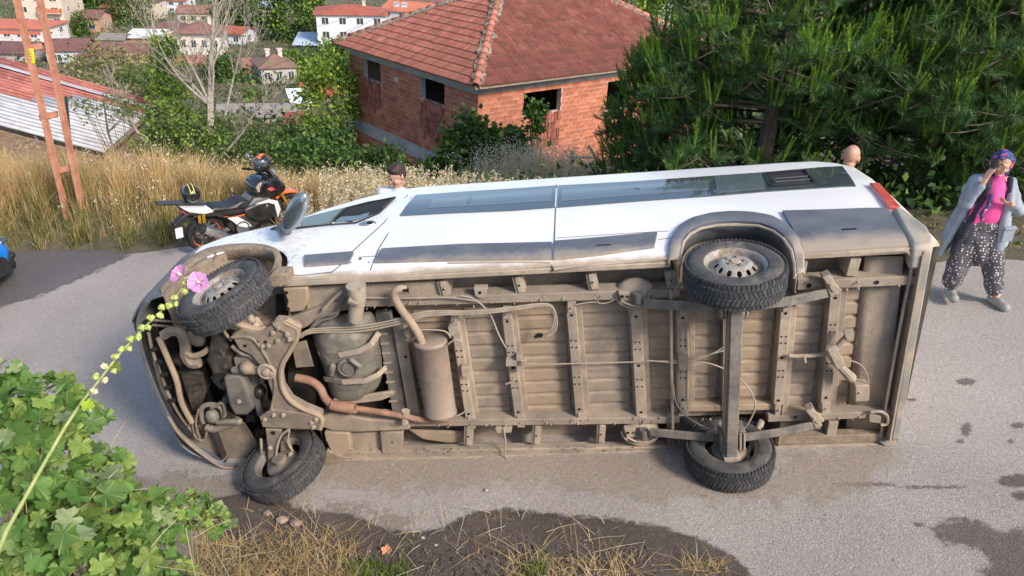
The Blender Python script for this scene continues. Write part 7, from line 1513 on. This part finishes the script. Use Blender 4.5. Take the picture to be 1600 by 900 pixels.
mb = MB(); mb.tube([(.62, -.12, .62), (.9, -.13, .95), (1.05, -.1, .93), (1.1, -.1, .7)], .009, 6); mb.build('cables', mt['black'], bk)
for (loc, lab, stripe, rz, s) in [((-.14, 0, .93), 'glossy black helmet with grey and yellow lines resting on the motorcycle rack', 'yellow', R_(80), .135), ((.93, -.06, 1.18), 'black helmet with an orange top stripe hung on the handlebar', 'orange', R_(205), .135)]:
    wM = T4(mp0 + np.array([0, 0, .01]), R_(49), R_(5)) @ Matrix.Translation(Vector(loc)); h_ = thing('helmet', lab, 'helmet', wM @ Matrix.Rotation(rz, 4, 'Z') @ (Matrix.Rotation(R_(-18), 4, 'Y') if stripe == 'orange' else Matrix.Identity(4)))
    mb = MB(); mb.ball((0, 0, 0), (s * 1.08, s * .92, s), None, 24, 16); mb.ball((s * .5, 0, -s * .45), (s * .62, s * .62, s * .42), None, 20, 12); sh = organic(mb, 'shell', mt['helmet'], h_, .009, 3)
    V = []; 
    for i in range(9):
        for j in range(17): a = R_(-70 + 140 * j / 16); e = R_(-22 + 44 * i / 8); V.append((s * 1.15 * math.cos(a) * math.cos(e), s * .985 * math.sin(a) * math.cos(e), s * 1.02 * math.sin(e) + .01))
    mb = MB(); mb.add(V, [(i * 17 + j, i * 17 + j + 1, i * 17 + 18 + j, i * 17 + 17 + j) for i in range(8) for j in range(16)]); mb.build('visor', mt['glass'], h_, solid=.003)
    for y0 in ((-.02, .03) if stripe == 'yellow' else (0,)):
        V = []; wd = .005 if stripe == 'yellow' else .035
        for i in range(15): a = R_(30 + 130 * i / 14); V += [(s * 1.11 * math.cos(a), y0 - wd, s * 1.04 * math.sin(a)), (s * 1.11 * math.cos(a), y0 + wd, s * 1.04 * math.sin(a))]
        mb = MB(); mb.add(V, [(2 * i, 2 * i + 1, 2 * i + 3, 2 * i + 2) for i in range(14)]); mb.build('stripe', mt[stripe], h_, solid=.003)

# ------------------------------------------------------------------ blue car, mostly out of the photo
mt['blue'] = mat('bright_blue_car_paint', (.005, .17, .62), (.01, .2, .68), .25, bump=0, coat=1)
cM = Matrix.Translation(Vector(LW @ np.array([-5.52, 3.42, 0]))) @ Matrix([[*LW[0], 0], [*LW[1], 0], [*LW[2], 0], [0, 0, 0, 1]])
car = thing('blue_car', 'bright blue car with a black lower bumper, cut off by the left edge', 'car', cM)
prof = [(-4.0, .72, .5), (-3.96, .95, .66), (-3.7, 1.36, .76), (-3.0, 1.5, .80), (-2.1, 1.5, .80), (-1.75, 1.42, .81), (-1.2, 1.02, .83), (-1.0, .93, .84), (-.5, .86, .83), (-.2, .78, .76), (-.06, .66, .62), (0, .5, .45)]
def cw_(y, H_, w_): return w_ * (1 - .0 * y) * (1 - .22 * max(0, (y - .85)) / .65)
V = []; K = 20
for x, H_, w_ in prof:
    for k in range(K):
        t = k / (K - 1); a = math.pi * t; yy = .22 + (H_ - .22) * min(1, math.sin(a) ** .55 * 1.0); V.append((x, -math.copysign(abs(math.cos(a)) ** .45, math.cos(a)) * cw_(yy, H_, w_), yy))
fs_b, fs_l, fs_g = [], [], []
for i in range(len(prof) - 1):
    for k in range(K - 1):
        q = (i * K + k, (i + 1) * K + k, (i + 1) * K + k + 1, i * K + k + 1); z = np.mean([V[j][2] for j in q]); x = np.mean([V[j][0] for j in q]); (fs_l if z < .42 else fs_g if (.93 < z < 1.38 and -3.8 < x < -1.1) else fs_b).append(q)
for nm, fs, m in (('body', fs_b, 'blue'), ('lower_bumper', fs_l, 'black'), ('side_glass', fs_g, 'glass')):
    mb = MB(); mb.add(V, fs); mb.build(nm, mt[m], car, sharp=40, solid=.01)
mb = MB(); mb.add(V[-K:], [tuple(range(K))]); mb.build('nose', mt['black'], car); mb = MB(); mb.add(V[:K], [tuple(range(K))]); mb.build('tailgate', mt['blue'], car)
mb = MB(); mb.box((-2, 0, .2), (3.7, 1.4, .12)); mb.build('floor', mt['black'], car)
for x in (-.75, -3.25):
    for s in (-1, 1): mb = MB(); Mw = np.array([[1, 0, 0], [0, 0, s], [0, 1, 0]]); mb.lathe([(.16, .1), (.28, .1), (.31, .07), (.31, -.08)], Mw, (x, s * .74, .31), 32); wl_ = mb.build('wheel', mt['rubber'], car); mb = MB(); mb.lathe([(.001, .08), (.05, .09), (.17, .07), (.2, .1)], Mw, (x, s * .74, .31), 24); mb.build('rim', mt['alloy'], wl_)
for s in (-1, 1): mb = MB(); mb.ball((-.16, s * .60, .60), (.12, .11, .05), None, 14, 8); mb.build('headlight', mt['glass'], car); mb = MB(); mb.ball((-.10, s * .62, .36), (.07, .08, .05), None, 12, 8); mb.build('fog_lamp', mt['black'], car)
# ------------------------------------------------------------------ near left corner: grape-like vine and a flowering hollyhock
def lobed(seed, fold=.25):
    r = random.Random(seed); V = [(0, 0, 0)]; n = 30
    for k in range(n + 1):
        a = -math.pi * .92 + 2 * math.pi * .92 * k / n; lob = .62 + .38 * abs(math.cos(a * 2.5)) ** .8; base_ = 1 - .30 * (abs(a) / math.pi) ** 1.5; ser = 1 + (.075 if k % 2 else -.06); rr = lob * base_ * ser * (1 + r.gauss(0, .03)); x = rr * math.sin(a) * .95; y = rr * math.cos(a)
        V.append((x, y + .1, fold * abs(x) ** 1.3 + r.gauss(0, .035) - .22 * y * y * (y > 0) + .06 * math.sin(6 * a)))
    return V, [(0, k, k + 1) for k in range(1, n + 1)]
LMv = {'a': leafmat('fresh_vine_leaf', (.14, .225, .04), (.23, .31, .07), .3, .3), 'b': leafmat('deep_vine_leaf', (.07, .155, .03), (.12, .22, .045), .35, .3), 'c': leafmat('pale_underside_leaf', (.20, .27, .12), (.28, .34, .17), .25, .3)}
def veins(m):                                          # paler veins fanning from the stalk (leaf space)
    n = m.node_tree; b = n.nodes['Principled BSDF']; src = b.inputs['Base Color'].links[0].from_socket; tc = N(n, 'TexCoord'); sp = N(n, 'SeparateXYZ'); n.links.new(tc.outputs['Object'], sp.inputs[0])
    a = N(n, 'Math', operation='ARCTAN2'); n.links.new(sp.outputs[0], a.inputs[0]); n.links.new(sp.outputs[1], a.inputs[1]); k = N(n, 'Math', operation='MULTIPLY'); n.links.new(a.outputs[0], k.inputs[0]); k.inputs[1].default_value = 2.5
    s = N(n, 'Math', operation='SINE'); n.links.new(k.outputs[0], s.inputs[0]); q = N(n, 'Math', operation='ABSOLUTE'); n.links.new(s.outputs[0], q.inputs[0]); r = ramp(n, q.outputs[0], [(.05, .55), (.16, 0.0)]); n.links.new(mixc(n, r, src, (.34, .42, .16)), b.inputs['Base Color'])
for m_ in ('a', 'b'): veins(LMv[m_])
lv = []
for k in range(7):
    V, Fs = lobed(k, .15 + .06 * k % .3); mb = MB(); mb.add(V, Fs); lv.append(mb.mesh('leaf', LMv['aabbabc'[k]], 60))
def leafy(label, blobs, n, s0, s1, stuff_n=0, cat='vine', name='vine_plant', seed=3):
    r = np.random.default_rng(seed); c0 = Dp(*blobs[0][0]); base = np.array([c0[0], c0[1], gz(c0[0], c0[1])]); root = thing(name, label, cat, Matrix.Translation(Vector(base))); wts = np.array([b[2] for b in blobs], float); wts /= wts.sum(); SV = []; st = MB(); tips = []
    rest = MB()
    for i in range(n + stuff_n):
        (pp, rad, _) = blobs[r.choice(len(blobs), p=wts)]; c = Dp(*pp) - base; q = r.normal(0, 1, 3); q /= np.linalg.norm(q); q *= r.uniform(.35, 1.0) ** .6; q[2] = abs(q[2]) if r.random() < .7 else q[2]
        if i >= n: q *= .75
        p = c + q * np.array(rad); s = r.uniform(s0, s1); nrm = q * .6 + np.array([0, -.35, .75]) + r.normal(0, .35, 3); nrm /= np.linalg.norm(nrm); tip = r.normal(0, 1, 3) + np.array([0, -.3, -.5]); tip -= nrm * (tip @ nrm); tip /= np.linalg.norm(tip); sx = np.cross(tip, nrm)
        M = Matrix([[sx[0] * s, tip[0] * s, nrm[0] * s, p[0]], [sx[1] * s, tip[1] * s, nrm[1] * s, p[1]], [sx[2] * s, tip[2] * s, nrm[2] * s, p[2]], [0, 0, 0, 1]])
        k = r.integers(7)
        if i < n: inst('leaf', lv[k], M, root)
        else: A = np.array([[*row] for row in M]); V, Fs = lobed(int(k), .2); V = (A[:3, :3] @ np.array(V).T).T + A[:3, 3]; rest.add(V, Fs)
        if i % 3 == 0: hub = c + np.array([0, 0, -rad[2] * .9]) + r.normal(0, .05, 3); st.tube([hub, (hub + p) / 2 + r.normal(0, .03, 3), p], [.004, .003, .0018], 5, caps=False)
    for (pp, rad, _) in blobs:
        c = Dp(*pp) - base; gb = np.array([c[0] + .05, c[1] + .05, gz(c[0] + base[0], c[1] + base[1]) - base[2]])
        for j in range(3): st.tube([gb + r.normal(0, .05, 3) * [1, 1, 0], (gb + c) / 2 + r.normal(0, .06, 3), c + r.normal(0, .06, 3)], [.006, .005, .003], 6)
    st.build('stem', mt['stem'], root); 
    if stuff_n: rest.build('foliage', LMv['b'], root, sharp=60)['kind'] = 'stuff'
    return root
leafy('mass of lobed green vine leaves filling the lower left corner', [((-20, 640, 3.2), (.42, .3, .22), 2), ((55, 690, 3.1), (.34, .3, .26), 3), ((115, 775, 3.2), (.27, .28, .2), 2.4), ((30, 830, 2.9), (.45, .3, .3), 3.5), ((180, 830, 3.4), (.26, .25, .18), 2), ((110, 900, 3.0), (.45, .3, .25), 3)], 296, .036, .074, 260)
leafy('smaller spray of pale vine leaves trailing onto the straw', [((225, 800, 3.9), (.20, .2, .11), 2), ((300, 800, 4.4), (.20, .18, .10), 1.2), ((235, 870, 3.9), (.26, .22, .14), 2.2), ((335, 815, 4.7), (.13, .14, .08), .7)], 130, .028, .058, 30, seed=8)
# hollyhock
S = [(-30, 930, 2.35), (10, 830, 2.45), (60, 740, 2.55), (100, 670, 2.62), (128, 628, 2.68), (152, 598, 2.72), (185, 555, 2.78), (215, 522, 2.84), (245, 492, 2.9), (270, 470, 2.94), (287, 447, 2.97)]
SP = [Dp(*q) for q in S]; b0 = SP[0]; hb_ = np.array([b0[0] - .1, b0[1] - .05, gz(b0[0], b0[1])]); hol = thing('hollyhock', 'tall leaning hollyhock stem with round buds and two pink flowers at its tip', 'flower', Matrix.Translation(Vector(hb_)))
mt['hstem'] = mat('pale_green_stem', (.22, .28, .08), (.34, .36, .14), .6, scale=30, dirt=((.3, .17, .08), 8, .7)); mb = MB(); mb.tube([np.zeros(3)] + [p - hb_ for p in SP], [.009, .0078, .0072, .0066, .006, .0055, .005, .0046, .0042, .0038, .0034, .003], 8); mb.build('stem', mt['hstem'], hol)
mt['bud'] = mat('yellow_green_bud', (.34, .42, .09), (.48, .54, .18), .6, scale=30, isl=.15); mt['bud2'] = mat('creamy_bud', (.5, .45, .28), (.6, .55, .35), .6, scale=30); bm_ = MB()
for k in range(5): a = 2 * math.pi * k / 5; bm_.add([(0, 0, -1), (.75 * math.cos(a - .7), .75 * math.sin(a - .7), -.2), (1.0 * math.cos(a), 1.0 * math.sin(a), .15), (.75 * math.cos(a + .7), .75 * math.sin(a + .7), -.2), (.35 * math.cos(a), .35 * math.sin(a), .9)], [(0, 1, 2), (0, 2, 3), (1, 4, 2), (2, 4, 3)])
bm_.ball((0, 0, 0), .72, nu=8, nv=6); bmesh2 = [bm_.mesh('bud', mt['bud'], 60), bm_.mesh('bud', mt['bud2'], 60)]
for (x, y, s, c) in [(147, 612, 11, 1), (140, 630, 10, 0), (150, 588, 11, 0), (164, 594, 10, 1), (163, 572, 11, 1), (178, 580, 9, 0), (180, 558, 11, 0), (190, 546, 10, 0), (202, 545, 9, 0), (204, 530, 11, 0), (216, 527, 11, 0), (222, 512, 10, 0), (232, 512, 9, 0), (236, 497, 11, 0), (250, 493, 11, 0), (253, 480, 10, 0), (264, 478, 10, 0), (273, 465, 10, 0), (275, 475, 8, 0), (291, 443, 10, 0), (289, 455, 10, 0), (293, 435, 8, 0)]:
    dpt = np.interp(y, [447, 628], [2.95, 2.66]); p = Dp(x, y, dpt - .01) - hb_; sc = s * dpt / F * .62; M = Matrix.Translation(Vector(p)) @ Matrix.Rotation(rnd.uniform(-.8, .8), 4, 'X') @ Matrix.Rotation(rnd.uniform(-.8, .8), 4, 'Y') @ Matrix.Scale(sc, 4); inst('bud', bmesh2[c], M, hol)
mt['petal'] = mat('pink_petal', (.68, .29, .60), (.78, .44, .72), .6, scale=20, bump=.2, bscale=30, trans=.35); mt['stamen'] = mat('pale_yellow_stamen', (.8, .7, .25), (.85, .78, .4), .6)
def flower(px, py, dep, r_, nrm, roll):
    c = Dp(px, py, dep) - hb_; nrm = np.array(nrm, float); nrm /= np.linalg.norm(nrm); u = np.cross(nrm, [0, 0, 1]); u /= np.linalg.norm(u); v = np.cross(nrm, u); R3 = np.array([u, v, nrm]).T
    for k in range(5):
        a0 = roll + 2 * math.pi * k / 5; V = []
        for i in range(7):
            for j in range(7): rr = i / 6; th = (j / 6 - .5) * 1.45 * (.35 + .65 * rr ** .6); rad = r_ * rr * (1 + .05 * math.sin(9 * th + k) * rr) * (1 - .25 * abs(j / 6 - .5) ** 2 * 2); V.append(c + R3 @ np.array([rad * math.cos(a0 + th), rad * math.sin(a0 + th), r_ * (.42 * rr ** 1.5 - .0 + .07 * math.sin(11 * th + 2 * k) * rr) + .0008 * k * (j / 6)]))
        mb = MB(); mb.add(V, [(i * 7 + j, i * 7 + j + 1, i * 7 + 8 + j, i * 7 + 7 + j) for i in range(6) for j in range(6)]); mb.build('petal', mt['petal'], hol, sharp=80)
    mb = MB(); mb.cap(c, c + nrm * r_ * .35, r_ * .10, r_ * .13, 8); mb.build('stamen', mt['stamen'], hol)
vdir = -(RW[:, 2]); flower(311, 441, 2.93, .043, vdir + np.array([.15, 0, .1]), .3); flower(283, 430, 2.96, .041, vdir + np.array([-.7, .1, .7]), .9)
M = lambda p, s, rz: Matrix.Translation(Vector(p)) @ Matrix.Rotation(rz, 4, 'Y') @ Matrix.Rotation(R_(70), 4, 'X') @ Matrix.Scale(s, 4)
yl = leafmat('lime_leaf', (.30, .45, .03), (.42, .58, .05), .1, .35); mb = MB(); V, Fs = lobed(3); mb.add(V, Fs); ylm = mb.mesh('leaf', yl, 60)
inst('leaf', ylm, M(Dp(137, 636, 2.62) - hb_, .030, .3), hol); inst('leaf', lv[0], M(Dp(90, 718, 2.55) - hb_, .03, 2.2), hol); inst('leaf', lv[1], M(Dp(178, 575, 2.78) - hb_, .028, .8), hol); inst('leaf', lv[1], M(Dp(160, 590, 2.78) - hb_, .024, 2.8), hol)
# fallen leaf, clods and pebbles near the verge
mt['dead_leaf'] = mat('orange_brown_dead_leaf', (.45, .18, .09), (.55, .26, .14), .8, scale=30); V, Fs = lobed(5, .5); mb = MB(); mb.add(V, Fs); p = LW @ Zp(604, 862, .02); tag(mb.build('dead_leaf', mt['dead_leaf'], None, sharp=60, M=Matrix.Translation(Vector(p)) @ Matrix.Rotation(.6, 4, 'X') @ Matrix.Scale(.05, 4)), 'curled orange brown dead leaf lying on the dark soil', 'leaf')
p = LW @ Zp(140, 880, .75); mb = MB(); mb.add(V, Fs); tag(mb.build('dead_leaf', mt['dead_leaf'], None, sharp=60, M=Matrix.Translation(Vector(p)) @ Matrix.Rotation(.9, 4, 'X') @ Matrix.Scale(.035, 4)), 'small withered orange leaf among the green vine leaves at the bottom left', 'leaf')
mt['clodp'] = mat('pinkish_clod', (.24, .17, .145), (.36, .27, .23), .95, scale=25, bump=1, bscale=60)
for k, (x, y, s, lab) in enumerate([(440, 812, .05, 'largest pinkish clod of dirt beside the lower front wheel'), (462, 818, .045, 'pinkish clod of dirt just right of the largest clod'), (505, 842, .03, 'small grey pebble left of the dead leaf'), (661, 840, .02, 'white pebble on the edge of the dark gravel'), (681, 852, .018, 'small pale pebble right of the white pebble'), (760, 766, .02, 'small white pebble alone on the road in front of the van'), (418, 802, .035, 'small clod of dirt nearest the lower front tyre')]):
    p = LW @ Zp(x, y, s * .4); mb = MB(); mb.ball((0, 0, 0), (s, s * .8, s * .6), None, 9, 6); V = np.array(mb.v) * (1 + rng.normal(0, .12, (len(mb.v), 1))); q = MB(); q.add(V, mb.f); tag(q.build('clod' if s > .03 else 'pebble', mt['clodp'] if s > .025 else mt['stone'], None, sharp=20, M=Matrix.Translation(Vector(p))), lab, 'clod' if s > .03 else 'pebble')
